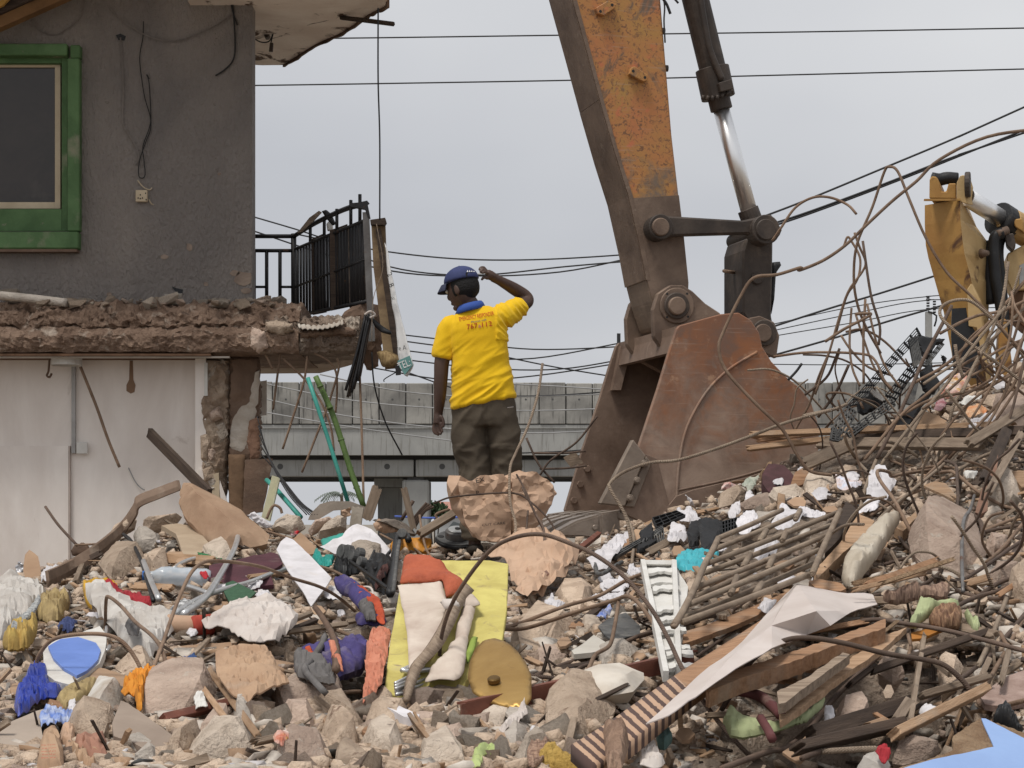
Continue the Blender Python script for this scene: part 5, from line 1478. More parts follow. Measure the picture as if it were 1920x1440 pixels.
def hull(pts, cuts, amp, freq, seed):
    bm = bmesh.new()
    for p in pts: bm.verts.new(p)
    res = bmesh.ops.convex_hull(bm, input=bm.verts[:])
    dead = [g for g in set(res['geom_interior'] + res['geom_unused']) if isinstance(g, bmesh.types.BMVert)]
    bmesh.ops.delete(bm, geom=dead, context='VERTS')
    if cuts: bmesh.ops.subdivide_edges(bm, edges=bm.edges[:], cuts=cuts, use_grid_fill=True)
    bm.normal_update()
    so = V((seed * 1.7, seed * .9, seed))
    if amp:
        dd = [v.normal * amp * (mn.noise(v.co * freq + so) + .6 * mn.noise(v.co * freq * 2.6 + so) + .4 * mn.noise(v.co * freq * 6 + so)) for v in bm.verts]
        for v, d in zip(bm.verts, dd): v.co += d
    bmesh.ops.recalc_face_normals(bm, faces=bm.faces)
    bm.verts.index_update()
    vs = [v.co.copy() for v in bm.verts]; fs = [tuple(v.index for v in f.verts) for f in bm.faces]
    bm.free()
    return vs, fs
_rk = [0]
def rock(out, label, mat=CONC, d=0.12, stand=0.25, lift=0.0, amp=None, name='concrete_chunk', cat='concrete chunk', pw=3.2, cuts=5):
    _rk[0] += 1
    pl = lying(out, stand, 0, lift)
    w = max(p[0] for p in out) - min(p[0] for p in out)
    size = w / F * pl.p0.y
    r = random.Random(_rk[0])
    OCC.append(out)
    cx, cy = sum(p[0] for p in out) / len(out), sum(p[1] for p in out) / len(out)
    pts = [pl.pt(*p) + pl.n * r.uniform(-.15,.15) * d for p in out]
    for k in range(9):
        a, q = r.choice(out), r.uniform(.35,.9)
        pts.append(pl.pt(cx + (a[0] - cx) * q, cy + (a[1] - cy) * q) + pl.n * d * r.uniform(.55,1.0) * (1.15 - .5 * q))
    for p in out[::2]: pts.append(pl.pt(cx + (p[0] - cx) * .8, cy + (p[1] - cy) * .8) - pl.n * d)
    vs, fs = hull(pts, 4, size * (.02 if amp is None else .004),7 / max(size, .05), _rk[0])
    o = mesh(name, vs, fs, mat)
    crisp(o, 26)
    return tag(o, label, cat)
THIN = (CLOTHW, SACK, ORANGEC, REDC, SALMON, BLUEBAG, TURQ, VERM)
def soft(name, out, mat, label, cat, front=.05, back=.05, stand=.25, yaw=0, lift=.03, amp=.012, freq=9, fold=.015, ffreq=(11,11,11), sheet=False, seed=0, parent=None, rings=12, n=64, ctr=None, jag=.6, pw=2.2, smooth=True, pl=None):
    pl = pl or lying(out, stand, yaw, lift)
    if sheet:
        o = lump(name, out, pl, front, back, mat, parent, rings=rings, n=n, amp=amp, freq=freq, fold=fold, ffreq=ffreq, sheet=True, seed=seed, ctr=ctr, jag=jag, pw=pw, smooth=smooth)
    else:
        if smooth and mat in THIN:
            o = lump(name, out, pl, front * .55,.004, mat, parent, rings=12, n=56, amp=amp, freq=freq, fold=fold * .9, ffreq=ffreq, seed=seed, ctr=ctr, jag=1.0, pw=2.5, sheet=True)
            crisp(o, 27)
        elif smooth:
            o = lump(name, out, pl, front * .55, back * .7, mat, parent, rings=17, n=60, amp=amp * 1.4, freq=freq, fold=fold * 1.35, ffreq=tuple(f * .8 for f in ffreq), seed=seed, ctr=ctr, jag=jag, pw=max(pw, 3), drape=(seed * 1.3,9,42, fold * 1.0))
            crease(o, fold * .10, pl.n, seed, 1,0)
        else:
            o = lump(name, out, pl, front * .6, back * .7, mat, parent, rings=4, n=26, amp=amp, freq=freq, fold=fold * .5, ffreq=ffreq, seed=seed, ctr=ctr, jag=jag, pw=max(pw, 3), smooth=False)
            crease(o, fold * .40, pl.n, seed, 0,3)
            crinkle(o, fold * .22, pl.n, seed)
    if label: tag(o, label, cat)
    return o
def board(name, out, mat, label, cat, thick=.02, stand=.3, yaw=0, lift=.03, jag=0, step=10, seed=0, keep=(), pl=None, bev=0.0, parent=None):
    pl = pl or lying(out, stand, yaw, lift)
    o = plate(name, out, pl, thick, mat, parent, jag, step, seed, bev, keep)
    if label: tag(o, label, cat)
    return o, pl
def HP(px, py, lift=0.03):
    p = P(px, py, H(px, py))
    return p + V((0,-lift, lift * .6))
def plank(a, b, wpx, t, mat, label, cat='plank', lift=.04, splint=.03, seed=0, name='plank', ya=None, yb=None, group=None, side=None):
    A = P(*a, ya) if ya else HP(*a, lift)
    B = P(*b, yb) if yb else HP(*b, lift)
    w = wpx / F * (A.y + B.y) / 2
    OCC.append([(a[0], a[1] - wpx / 2),(b[0], b[1] - wpx / 2),(b[0], b[1] + wpx / 2),(a[0], a[1] + wpx / 2)])
    return tag(beam(name, A, B, w, t, mat, None, side, splint, seed, .002), label, cat, group)
def crumple(name, out, mat, label, cat='paper', seed=1, amt=.02, stand=.4, lift=.05, group=None, pl=None, f=14):
    pl = pl or lying(out, stand, 0, lift)
    o = lump(name, out, pl, .01,.0025, mat, rings=7, n=34, amp=amt * .5, freq=f, fold=amt, ffreq=(f, f, f), sheet=True, seed=seed, jag=.8, smooth=False)
    crisp(o, 22)
    return tag(o, label, cat, group)
def lattice(name, quad, plane, nu, nv, bar, thick, mat, parent):
    """slatted plastic panel: nu slats along the long way, nv cross ribs"""
    A, B, C, D = [plane.pt(*p) for p in quad]
    ac = Acc(); n = plane.n
    def at(u, v): return A.lerp(B, u).lerp(D.lerp(C, u), v)
    def bar_(p, q, w):
        d = (q - p).normalized(); s = d.cross(n).normalized() * w / 2
        ac.add([p - s, q - s, q + s, p + s, p - s - n * thick, q - s - n * thick, q + s - n * thick, p + s - n * thick], BOXF)
    for i in range(nu): bar_(at(0, i / (nu - 1)), at(1, i / (nu - 1)), bar)
    for j in range(nv): bar_(at(j / (nv - 1),0) - n * .001, at(j / (nv - 1),1) - n * .001, bar * .9)
    return ac.make(name, mat, parent)
st1 = thing('steel_channel', HP(200,1075), 'long bent rusty steel strip lying down the slope at left', 'steel strip')
a_ = [(92,1104),(130,1085),(185,1050),(230,1010),(255,975),(262,958),(300,942),(336,928)]
pp = [HP(x, y, .10) for x, y in a_]
pp = catmull(pp, 5)
vs, fs = [],[]
for i, p in enumerate(pp):
    t = i / (len(pp) - 1); w = .045 - .012 * t
    vs += [p + V((0,.0, w)), p + V((.015,-.03,-w * .2)), p + V((.02,-.035,-w)), p + V((.03,-.02,-w)), p + V((.03,-.015,-w * .2)), p + V((.015,.015, w))]
for i in range(len(pp) - 1):
    for k in range(6): fs.append((i * 6 + k, i * 6 + (k + 1) % 6, i * 6 + 6 + (k + 1) % 6, i * 6 + 6 + k))
fs += [tuple(range(6)), tuple((len(pp) - 1) * 6 + k for k in range(5,-1,-1))]
fixn(mesh('strip', vs, fs, mk('dusty_rust_strip', (.24,.17,.125),(.15,.1,.07),5, rough=.8, bump=.4, dust=.3), st1, False))
OCC.append([(90,1110),(180,1060),(250,990),(262,960),(336,925),(338,945),(280,975),(240,1030),(150,1090)])
rock(ZU([(808,1010),(830,985),(870,982),(1000,1080),(1110,1140),(1210,1210),(1205,1250),(1130,1275),(1040,1250),(960,1270),(910,1210),(820,1110),(805,1060)]), 'largest tan slab chunk, tilted at the crest below the broken pillar', mk('tan_slab_stone', (.40,.275,.185),(.29,.185,.12),3.5, bump=.4, bscale=26, spots=(.2,.13,.09), spot_scale=8, spot_lo=.66),.14,.45,.03, cuts=3)
board('tile_slab', ZU([(725,1165),(800,1155),(880,1170),(945,1250),(930,1275),(860,1310),(830,1310),(790,1200)]), mk('beige_tile', (.42,.33,.235),(.33,.25,.175),5, bump=.35), 'thin beige tile slab leaning under the largest chunk', 'tile', .03,.4, jag=1)
for i, (o_, l) in enumerate([([(488,1215),(520,1160),(590,1125),(615,1140),(605,1180),(560,1210),(500,1240)], 'small tan boulder against the steel strip'),
    ([(440,1330),(520,1265),(590,1240),(640,1280),(650,1310),(600,1370),(500,1400)], 'rounded tan boulder right of the steel strip'),
    ([(655,1340),(690,1295),(750,1300),(760,1350),(720,1400),(680,1385)], 'blocky tan chunk beneath the tile slab'),
    ([(600,1215),(660,1212),(720,1218),(715,1245),(620,1250)], 'flat grey paving piece under the tile slab'),
    ([(610,1250),(700,1245),(710,1270),(640,1275)], 'second flat paving piece in the small stack'),
    ([(905,1285),(940,1255),(1000,1250),(1045,1280),(1050,1310),(980,1320)], 'white-flecked stone below the largest chunk'),
    ([(640,1160),(720,1130),(800,1110),(820,1130),(760,1170),(660,1190)], 'long flat brown stone above the paving stack'),
    ([(1220,1180),(1240,1140),(1290,1110),(1350,1125),(1375,1175),(1330,1210),(1260,1200)], 'round grey boulder at the crest left of the teal plastic'),
    ([(1385,1190),(1420,1140),(1480,1125),(1500,1135),(1440,1190),(1400,1215)], 'reddish brown lump at the crest'),
    ([(1420,1215),(1460,1160),(1520,1120),(1560,1125),(1560,1180),(1500,1220),(1430,1240)], 'pitted pale concrete lump at the crest beside a post')]):
    rock(ZU(o_), l, [CONC_T, CONC_T, CONC_T, CONC_G, CONC_G, CONC, CONC_T, CONC, CONC_P, CONC][i],.09,.35,.02)
board('cardboard_flap', Z1([(130,330),(140,240),(165,212),(215,250),(230,350),(195,400),(150,395)]), CARD, 'upright torn cardboard flap by the white wall', 'cardboard', .006,.7, jag=1.5)
crumple('foil_scrap', Z1([(88,310),(110,275),(135,300),(130,345),(95,350)]), mk('foil', (.5,.5,.52), rough=.4, metal=.4), 'small silvery scrap beside the cardboard flap', 'scrap', 4)
crumple('plastic_scrap', Z1([(228,360),(260,315),(350,310),(360,330),(270,395),(235,395)]), PAPER, 'white plastic scrap on the steel strip\'s lower end', 'plastic', 5)
soft('round_can', Z1([(395,220),(420,180),(470,170),(500,190),(510,215),(480,240),(410,250)]), RUSTSHEET, 'rusty round can end near the white wall', 'can', .05,.08,.6, amp=.002, fold=0)
tag(tube('thin_rod', [P(85,950,12.3), P(110,985,12.2), P(145,1023,12.1)],.009, REBAR_D), 'thin dark rod sticking up before the white wall', 'rod')
tag(tube('thin_rod', [P(140,1022,12.1), P(185,1020,12.1)],.008, REBAR), 'short rod lying by the rusty can', 'rod')
plank((281,812),(392,925),19,.035, WOOD_D, 'dark brown timber leaning against the white wall', 'timber', ya=13.2, yb=12.5, splint=.01, name='timber', side=(0,0,1))
sk1 = thing('woven_sack', HP(45,1235), 'white woven sack with yellow netting at the left edge', 'sack')
o1 = Z1([(-30,420),(50,385),(130,390),(220,440),(275,480),(270,520),(210,560),(190,620),(100,650),(40,710),(-30,740)])
OCC.append(o1)
soft('sack', o1, SACK, None, None, .16,.1,.5, amp=.03, fold=.02, ffreq=(9,9,3), parent=sk1)
o2 = Z1([(10,740),(50,690),(130,640),(215,615),(210,690),(160,770),(100,780),(40,790)])
soft('yellow_lining', o2, mk('yellow_lining', (.48,.34,.10),(.35,.23,.07),8, bump=.5), None, None, .08,.05,.5, lift=.12, amp=.02, fold=.03, parent=sk1, seed=2)
NET = mk('checked_net', (.5,.5,.48),(.16,.17,.18),60, bump=.5, bscale=120)
soft('netting', Z1([(60,660),(150,560),(215,480),(235,500),(190,580),(110,660),(60,690)]), NET, None, None, .03,.01,.5, lift=.2, amp=.01, fold=.01, parent=sk1, seed=3)
soft('cloth_bundle', Z1([(200,570),(230,510),(290,480),(370,490),(400,520),(370,580),(330,620),(270,630),(215,600)]), YELLOWC, 'crumpled mustard cloth bundle beside the woven sack', 'cloth', .08,.05,.4, amp=.015, fold=.035, ffreq=(16,16,16), seed=4)
sk2 = thing('torn_sack', HP(240,1225), 'torn white sack with red cloth spilling out, left of the bottle', 'sack')
o3 = Z1([(480,430),(520,405),(600,420),(680,490),(780,550),(900,580),(990,620),(1010,660),(960,700),(900,760),(860,840),(780,830),(690,760),(640,680),(560,590),(500,520)])
OCC.append(o3)
soft('sack', o3, SACK, None, None, .10,.08,.45, amp=.02, fold=.03, ffreq=(10,10,7), parent=sk2, seed=5)
soft('yellow_bag', Z1([(460,420),(540,395),(600,395),(650,410),(680,460),(640,430),(560,415),(510,470),(520,550),(480,500)]), mk('yellow_plastic_bag', (.62,.36,.03),(.45,.24,.02),6, rough=.4, bump=.3), None, None, .04,.05,.45, lift=.06, parent=sk2, seed=6, ctr=(178,1100))
soft('red_cloth', Z1([(580,430),(620,420),(680,460),(700,490),(780,490),(850,510),(865,555),(790,545),(700,510),(620,470)]), REDC, None, None, .05,.05,.45, lift=.10, fold=.03, parent=sk2, seed=7)
soft('dark_print', Z1([(700,640),(740,620),(790,650),(780,700),(720,690)]), GREYCL, None, None, .012,.01,.45, lift=.16, parent=sk2, seed=8)
bt = thing('plastic_bottle', HP(325,1105), 'clear blue-tinted plastic bottle lying on its side', 'bottle')
CLEAR = mk('clear_plastic', (.70,.77,.83),(.62,.70,.78),6, rough=.15, bump=.4, bscale=10, alpha=.55, spec=.5)
A = HP(282,1100,.10); B = HP(372,1112,.10)
B.y = A.y + .05
tube('body', [A.lerp(B, t) for t in (0,.1,.22,.35,.5,.65,.8,.93,1)],[.020,.026,.05,.054,.050,.054,.051,.052,.04], CLEAR, bt, sub=3, sides=16)
tube('cap', [A - (B - A) * .07, A],.024, mk('blue_cap_plastic', (.05,.17,.5), bump=0), bt, sub=1, sides=12)
OCC.append([(265,1085),(380,1085),(380,1125),(265,1125)])
ch = thing('bent_chair_frame', HP(300,1150), 'black and chrome bent tube sticking up beside the bottle', 'tube')
tube('black_tube', [HP(*p, .12) for p in Z1([(890,580),(850,450),(815,340),(760,230),(715,188)])],.011, BLACKP, ch, sides=8)
tube('chrome_tube', [HP(*p, .14) for p in Z1([(925,585),(880,480),(835,360)])],.014, ALU, ch, sides=8)
ch2 = thing('chrome_tube_frame', HP(400,1130), 'bent white chrome chair tube curving up in the middle left', 'tube')
tube('leg', [HP(*p, .12) for p in Z1([(1060,660),(1180,560),(1260,430),(1330,290),(1355,200),(1345,170)])],.016, ALU, ch2, sides=8)
tube('crossbar', [HP(*p, .10) for p in Z1([(1005,640),(1150,550),(1280,500),(1420,460),(1560,400),(1700,350)])],.014, ALU, ch2, sides=8)
tube('stay', [HP(*p, .11) for p in Z1([(1080,490),(1140,510),(1190,530)])],.013, ALU, ch2, sides=8)
ck = thing('chrome_strip', HP(345,1075), 'short curved white strip by the purple board', 'strip')
tube('strip', [HP(*p, .06) for p in Z1([(990,355),(1030,325),(1090,300),(1160,290)])],.012, ALU, ck, sides=6)
crumple('lace_cloth', Z1([(950,560),(1030,500),(1090,510),(1100,570),(1050,640),(990,640)]), mk('black_white_print', (.6,.6,.6),(.05,.05,.05),40, bump=.3), 'black and white patterned scrap below the bottle', 'cloth', 6)
plank((314,1057),(398,1062),20,.02, WOOD, 'pale wooden slat above the bottle', lift=.05, seed=3)
board('purple_board', Z2([(-145,300),(-30,280),(80,250),(200,225),(240,235),(270,290),(200,330),(220,410),(60,420),(-100,430),(-150,400)]), PURPB, 'dark purple painted wooden board under the white sheet', 'board', .02,.5, jag=1.2)
board('green_mesh', Z1([(1270,400),(1310,385),(1440,450),(1400,490),(1290,505),(1260,450)]), mk('green_netting', (.05,.115,.065),(.035,.08,.045),50, bump=.5), 'dark green mesh scrap beside the chrome tube', 'netting', .008,.4, lift=.08)
board('green_clip', Z1([(1110,225),(1160,235),(1250,260),(1240,272),(1130,262)]), mk('green_plastic', (.03,.16,.06), bump=.1), 'small green plastic piece on a stone', 'plastic piece', .01,.4)
bb = thing('broken_signboard', HP(135,1280), 'round broken board with blue face and white rim', 'board')
bpl = lying(Z1([(240,720),(570,960)]),.55,-8,.10)
orim = Z1([(240,770),(300,715),(420,690),(560,640),(600,690),(590,780),(560,850),(470,920),(390,970),(310,950),(250,900)])
OCC.append(orim)
plate('rim', orim, bpl, .035, mk('white_plaster_rim', (.64,.62,.58),(.5,.47,.43),6, bump=.4), bb, jag=1)
plate('face', Z1([(270,755),(340,715),(440,703),(540,735),(565,775),(550,830),(490,890),(430,920),(360,880),(300,820)]), Plane(bpl.p0 + bpl.n * .012, bpl.n),.011, BLUEB, bb, jag=.8)
soft('blue_plastic_bag', Z1([(80,1110),(95,1050),(150,960),(210,890),(260,920),(290,990),(360,1010),(320,1060),(230,1080),(180,1130),(100,1170)]), BLUEBAG, 'dark blue plastic bag at lower left', 'bag', .09,.05,.4, amp=.02, fold=.03, ffreq=(14,14,6), seed=9)
soft('patterned_cushion', Z1([(310,1075),(340,1030),(420,990),(520,962),(570,975),(530,1010),(470,1050),(430,1100),(360,1105)]), YELLOWC, 'dirty yellow patterned cushion below the blue board', 'cushion', .06,.05,.35, amp=.01, fold=.01, seed=10)
soft('orange_cloth', Z1([(680,1015),(735,950),(770,910),(840,898),(920,900),(960,935),(900,960),(820,990),(800,1110),(765,1100),(760,1040),(710,1045)]), ORANGEC, 'bright orange cloth draped over rubble at lower left', 'cloth', .05,.04,.4, amp=.015, fold=.035, ffreq=(16,16,8), lift=.06, seed=11, ctr=(270,1283))
crumple('blue_wrapper', Z1([(220,1180),(260,1110),(330,1130),(420,1165),(340,1190),(300,1220),(240,1215)]), mk('blue_wrapper', (.10,.20,.55),(.45,.5,.62),18, rough=.3, bump=.3), 'shiny blue patterned wrapper at lower left', 'wrapper', 8, amt=.03)
crumple('denim_scrap', Z1([(320,650),(370,600),(440,620),(410,660),(340,672)]), mk('navy_print', (.06,.08,.2),(.02,.03,.08),20), 'dark blue cloth scrap beside the white rim', 'cloth', 9)
crumple('blue_scrap', Z1([(945,910),(1040,850),(1090,810),(1110,840),(1060,900),(990,930)]), mk('blue_cloth', (.06,.11,.26), bump=.3), 'small blue cloth strip above the orange cloth', 'cloth', 10)
cr = thing('cardboard_roll', HP(380,1215), 'rolled brown cardboard with red stripe under the white towel', 'cardboard')
tube('roll', [HP(*p, .08) for p in Z1([(950,690),(1080,700),(1200,690),(1320,680)])],.045, KRAFT, cr, sub=3, sides=12)
tube('red_stripe', [HP(*p, .085) for p in Z1([(1110,705),(1205,695)])],.0458, mk('red_ink', (.40,.06,.04), bump=0), cr, sub=2, sides=12)
board('board_edge', Z1([(960,760),(1150,740),(1440,720),(1440,760),(1170,800),(980,800)]), CARD, 'brown carton layer under the cardboard roll', 'cardboard', .03,.6, lift=.03, jag=1)
soft('white_towel', [(378,1170),(420,1140),(470,1125),(510,1120),(545,1140),(562,1160),(545,1185),(520,1205),(480,1212),(450,1200),(430,1180),(395,1178)], CLOTHW, 'crumpled white towel lying left of the backpack', 'towel', .06,.04,.35, amp=.012, fold=.02, ffreq=(14,14,10), lift=.10, seed=12)
cb = soft('crumpled_cardboard', [(404,1230),(440,1216),(500,1215),(520,1250),(542,1283),(500,1300),(458,1318),(428,1300),(405,1265)], CARD, 'crumpled brown cardboard sheet below the white towel', 'cardboard', .02,.006,.4, amp=.008, fold=.022, ffreq=(8,8,8), sheet=True, lift=.09, seed=13, smooth=False)
board('beige_carton', Z1([(490,960),(530,870),(590,880),(740,930),(720,1000),(640,1030),(550,1000)]), CARD, 'beige carton panel beside the orange cloth', 'cardboard', .01,.45, jag=.8)
rock(Z1([(640,870),(700,820),(780,810),(850,840),(890,880),(840,920),(740,930),(660,900)]), 'rounded tan stone under the torn white sack', CONC_T, .08)
rock(Z1([(800,1080),(830,990),(900,940),(1060,910),(1180,930),(1220,980),(1180,1100),(1000,1150),(820,1150)]), 'wide tan block wrapped with pale wires at lower left', CONC_P, .12,.5)
rock(Z1([(430,1140),(490,1060),(540,990),(640,1000),(720,1060),(690,1120),(600,1140),(500,1170)]), 'chunk with a whitewashed top at lower left', mk('whitewashed', (.62,.60,.56),(.38,.32,.26),5, bump=.6),.10,.4)
rock(Z1([(360,1190),(450,1140),(560,1120),(640,1140),(650,1200),(630,1290),(560,1330),(440,1300),(370,1250)]), 'broad tan boulder behind the brown cartons', CONC_T, .1,.4)
board('wallboard', Z1([(-10,1200),(60,1180),(200,1120),(250,1105),(260,1130),(225,1180),(245,1280),(200,1360),(-10,1330)]), mk('grey_beige_panel', (.40,.33,.27),(.33,.27,.22),4, bump=.2), 'flat grey-beige wall panel at the lower left edge', 'panel', .03,.6, jag=.8)
board('wallboard', Z1([(630,1190),(680,1060),(720,1075),(840,1160),(990,1270),(930,1380),(880,1370),(740,1290),(640,1260)]), mk('grey_brown_panel', (.32,.255,.205),(.25,.195,.155),4, bump=.2), 'grey-brown board standing among stones at lower left', 'panel', .03,.65, jag=.8)
for i, (o_, l, m) in enumerate([(Z1([(205,1420),(220,1300),(250,1230),(320,1225),(350,1290),(365,1420),(360,1450),(210,1450)]), 'small printed brown carton at the lower left corner', CARD),(Z1([(335,1235),(370,1205),(425,1215),(420,1280),(400,1340),(360,1330)]), 'twisted brown paper beside the printed carton', KRAFT),(Z1([(415,1320),(430,1285),(570,1250),(600,1280),(610,1390),(560,1400),(430,1380)]), 'reddish brown carton at lower left', mk('red_brown_carton', (.36,.19,.13),(.28,.14,.10),4, bump=.2)),(Z1([(400,1345),(440,1330),(520,1390),(545,1440),(500,1445),(440,1390)]), 'torn carton edge in the lower left corner', CARD)]):
    oo = soft('carton', o_, m, l, 'carton', .05,.06,.6, amp=.006, fold=.012, pw=5, seed=20 + i, smooth=False)
    if i == 0:
        cpl = lying(o_, .6,0,.10)
        for q in range(5):
            text_mesh('print', 'lines of print'[: 14 - q],78 + (q % 2),1398 + q * 6,2.2,3, cpl, REDPR, oo, None, .0, width=26)
plank((350,1262),(436,1380),11,.02, WOOD, 'slim pale stick standing among the stones at lower left', 'stick', lift=.08, name='stick', splint=.01)
plank((398,1275),(488,1400),13,.016, WOOD, 'split pale wooden lath right of the slim stick', 'lath', lift=.07, name='lath', seed=4)
plank((420,1268),(470,1335),9,.012, WOOD, 'second split lath beside the crumpled cardboard', 'lath', lift=.09, name='lath', seed=5)
plank((312,1362),(428,1334),16,.03, REDSTEEL, 'red-brown painted batten at lower left', 'batten', lift=.05, name='batten', splint=.005)
wt = thing('white_tube_loop', HP(212,1235), 'thin white bent tube loop under the torn sack', 'tube')
tube('loop', [HP(*p, .10) for p in Z1([(625,640),(628,720),(615,800),(610,840),(630,855),(645,830)])],.008, ALU, wt)
crumple('white_tape', Z1([(1090,1040),(1110,1025),(1150,1060),(1170,1110),(1100,1110)]), WPLAST, 'white plastic cup piece near the thin laths', 'plastic', 11)
ws = board('white_sheet', Z2([(235,210),(260,165),(290,140),(330,155),(420,240),(545,370),(520,410),(430,530),(380,440),(300,330)]), PAPER, 'large smooth white sheet standing in the heap', 'sheet', .006,.6, lift=.10, jag=.5)[0]
crumple('paper_piece', Z2([(480,200),(600,140),(660,80),(680,70),(770,100),(860,190),(890,260),(720,250),(560,230)]), PAPER, 'white paper sheet peaking at the crest, right of the teal plastic', 'paper', 12, amt=.012, stand=.6)
crumple('paper_piece', Z2([(75,20),(110,0),(170,40),(220,80),(180,95),(120,60)]), PAPER, 'crumpled paper at the crest near the cream strip', 'paper', 13)
soft('teal_container', Z2([(480,160),(560,140),(650,120),(700,125),(650,160),(600,190),(530,220),(500,225)]), TEAL, 'teal plastic container half buried at the crest', 'plastic container', .04,.05,.5, amp=.003, fold=.003, seed=14)
soft('teal_cone', Z2([(430,270),(455,222),(475,230),(495,265),(565,258),(550,300),(500,310),(460,290)]), mk('teal_green_plastic', (.03,.33,.28),(.02,.22,.19),4, rough=.4), 'bright teal plastic cone behind the white sheet', 'plastic piece', .03,.03,.5, amp=.004, lift=.12, seed=15)
board('carton_flap', Z2([(330,150),(370,115),(400,140),(470,210),(500,225),(470,230),(420,240),(350,180)]), CARD, 'open carton flap behind the white sheet', 'cardboard', .01,.6, lift=.06)
crumple('red_wrapper', Z2([(310,125),(330,105),(365,110),(355,130),(320,140)]), mk('red_white_wrapper', (.6,.04,.05),(.6,.5,.5),30), 'small red and white wrapper at the crest', 'wrapper', 14)
crumple('red_wrapper', Z1([(1120,350),(1160,340),(1175,380),(1150,395)]), mk('red_wrapper', (.45,.03,.04), bump=.2), 'small red wrapper under the wooden slat', 'wrapper', 15)
crumple('paper_piece', Z2([(60,440),(120,390),(160,400),(140,440),(100,455)]), PAPER, 'small paper beside the green mesh', 'paper', 16)
rock(Z2([(640,240),(680,205),(740,190),(800,210),(830,240),(800,290),(720,290),(660,270)]), 'grey pitted boulder behind the black machine parts', CONC, .10,.5)
bpck = thing('backpack', HP(650,1290), 'purple and orange backpack crushed in the middle of the heap', 'backpack')
OCC.append(Z2([(320,790),(450,730),(600,360),(760,470),(900,600),(880,700),(870,780),(720,1110),(590,990),(400,960)]))
pA = Z2([(550,380),(600,365),(700,420),(790,520),(860,620),(850,640),(790,640),(690,640),(670,600),(720,560),(640,470),(580,430)])
soft('upper_flap', pA, PURPLE, None, None, .035,.05,.5, lift=.13, amp=.012, fold=.02, parent=bpck, seed=16, ctr=(672,1128))
soft('orange_strap', Z2([(590,360),(640,375),(760,450),(820,490),(840,560),(850,640),(800,620),(780,540),(700,470),(640,410)]), VERM, None, None, .02,.03,.5, lift=.15, fold=.012, parent=bpck, seed=17, ctr=(685,1118))
soft('mesh_pocket', Z2([(690,520),(740,500),(790,560),(800,610),(740,610),(710,570)]), GREYCL, None, None, .035,.02,.5, lift=.17, parent=bpck, seed=18)
soft('main_body', Z2([(330,800),(400,770),(480,740),(600,720),(700,700),(760,740),(770,820),(720,880),(640,910),(590,930),(570,980),(460,970),(350,930),(330,870)]), PURPLE, None, None, .05,.08,.55, lift=.07, amp=.015, fold=.02, parent=bpck, seed=19)
soft('side_pocket', Z2([(328,805),(380,775),(420,830),(470,830),(530,870),(580,930),(560,975),(450,960),(350,930),(330,870)]), GREYCL, None, None, .05,.03,.55, lift=.14, fold=.02, parent=bpck, seed=20)
soft('orange_trim', Z2([(530,750),(560,740),(600,830),(610,920),(585,910),(560,840)]), SALMON, None, None, .02,.02,.55, lift=.19, parent=bpck, seed=21)
soft('orange_tag', Z2([(395,780),(420,760),(450,800),(440,825),(415,810)]), VERM, None, None, .015,.015,.55, lift=.20, parent=bpck, seed=22)
tube('grey_webbing', [HP(*p, .2) for p in Z2([(535,850),(520,900),(460,1000),(430,1050),(480,1120),(540,1190)])],.014, GREYCL, bpck, sides=4)
tube('brown_webbing', [HP(*p, .2) for p in Z2([(480,680),(540,770),(590,880),(600,980),(600,1060)])],.015, RUSTSHEET, bpck, sides=4)
soft('salmon_lining', Z2([(750,720),(790,670),(880,680),(870,760),(850,860),(830,970),(770,1040),(720,1100),(720,1020),(740,920),(730,870)]), SALMON, None, None, .03,.04,.55, lift=.06, amp=.012, fold=.025, ffreq=(16,16,7), parent=bpck, seed=23)
tube('piping', [HP(*p, .17) for p in Z2([(700,600),(720,540),(780,540),(800,610)])],.006, CLOTHW, bpck)
bm2 = thing('machine_part', HP(700,1130), 'black oily machine parts heaped behind the backpack', 'machine part')
OCC.append(ZF([(310,600),(350,510),(500,510),(620,560),(800,490),(860,560),(830,700),(820,900),(700,900),(500,700),(330,650)]))
soft('brush_pad', ZF([(305,610),(330,530),(400,495),(480,500),(560,560),(600,600),(540,650),(420,670),(340,650)]), BLACKP, None, None, .08,.06,.5, lift=.06, amp=.008, fold=.02, ffreq=(60,60,60), parent=bm2, seed=24)
soft('casing', ZF([(600,560),(660,510),(800,488),(860,550),(850,640),(800,760),(760,850),(700,800),(660,760),(600,720),(570,640)]), BLACKP, None, None, .08,.06,.5, lift=.04, amp=.03, fold=.03, parent=bm2, seed=25, smooth=False)
for i, (c, r_) in enumerate([((450,625),.045),((500,630),.045),((545,660),.035),((620,720),.03),((600,640),.035)]):
    p = ZF([c])[0]; q = HP(*p, .17)
    disc('roller', q, (-.8,-.5,.2), r_, .04, GREYP, bm2,16,.004)
for i, (a, b, w) in enumerate([((480,690),(820,930),24),((700,600),(620,760),20),((840,600),(700,760),18)]):
    beam('lever', HP(*ZF([a])[0],.16), HP(*ZF([b])[0],.14), w / 4.8 / F * 9,.02, BLACKP, bm2)
soft('red_part', ZF([(720,640),(800,570),(830,600),(760,690),(720,780),(680,790),(690,720)]), mk('maroon_metal', (.09,.04,.035), bump=.3), None, None, .04,.03,.5, lift=.11, parent=bm2, seed=26, smooth=False)
bf = thing('arched_bracket', HP(750,1135), 'black arched metal bracket left of the orange felt', 'bracket')
tube('upright', [HP(*p, .14) for p in ZF([(840,980),(860,780),(880,600),(900,450),(930,420),(980,430),(1000,470)])],.022, BLACKP, bf, sides=6)
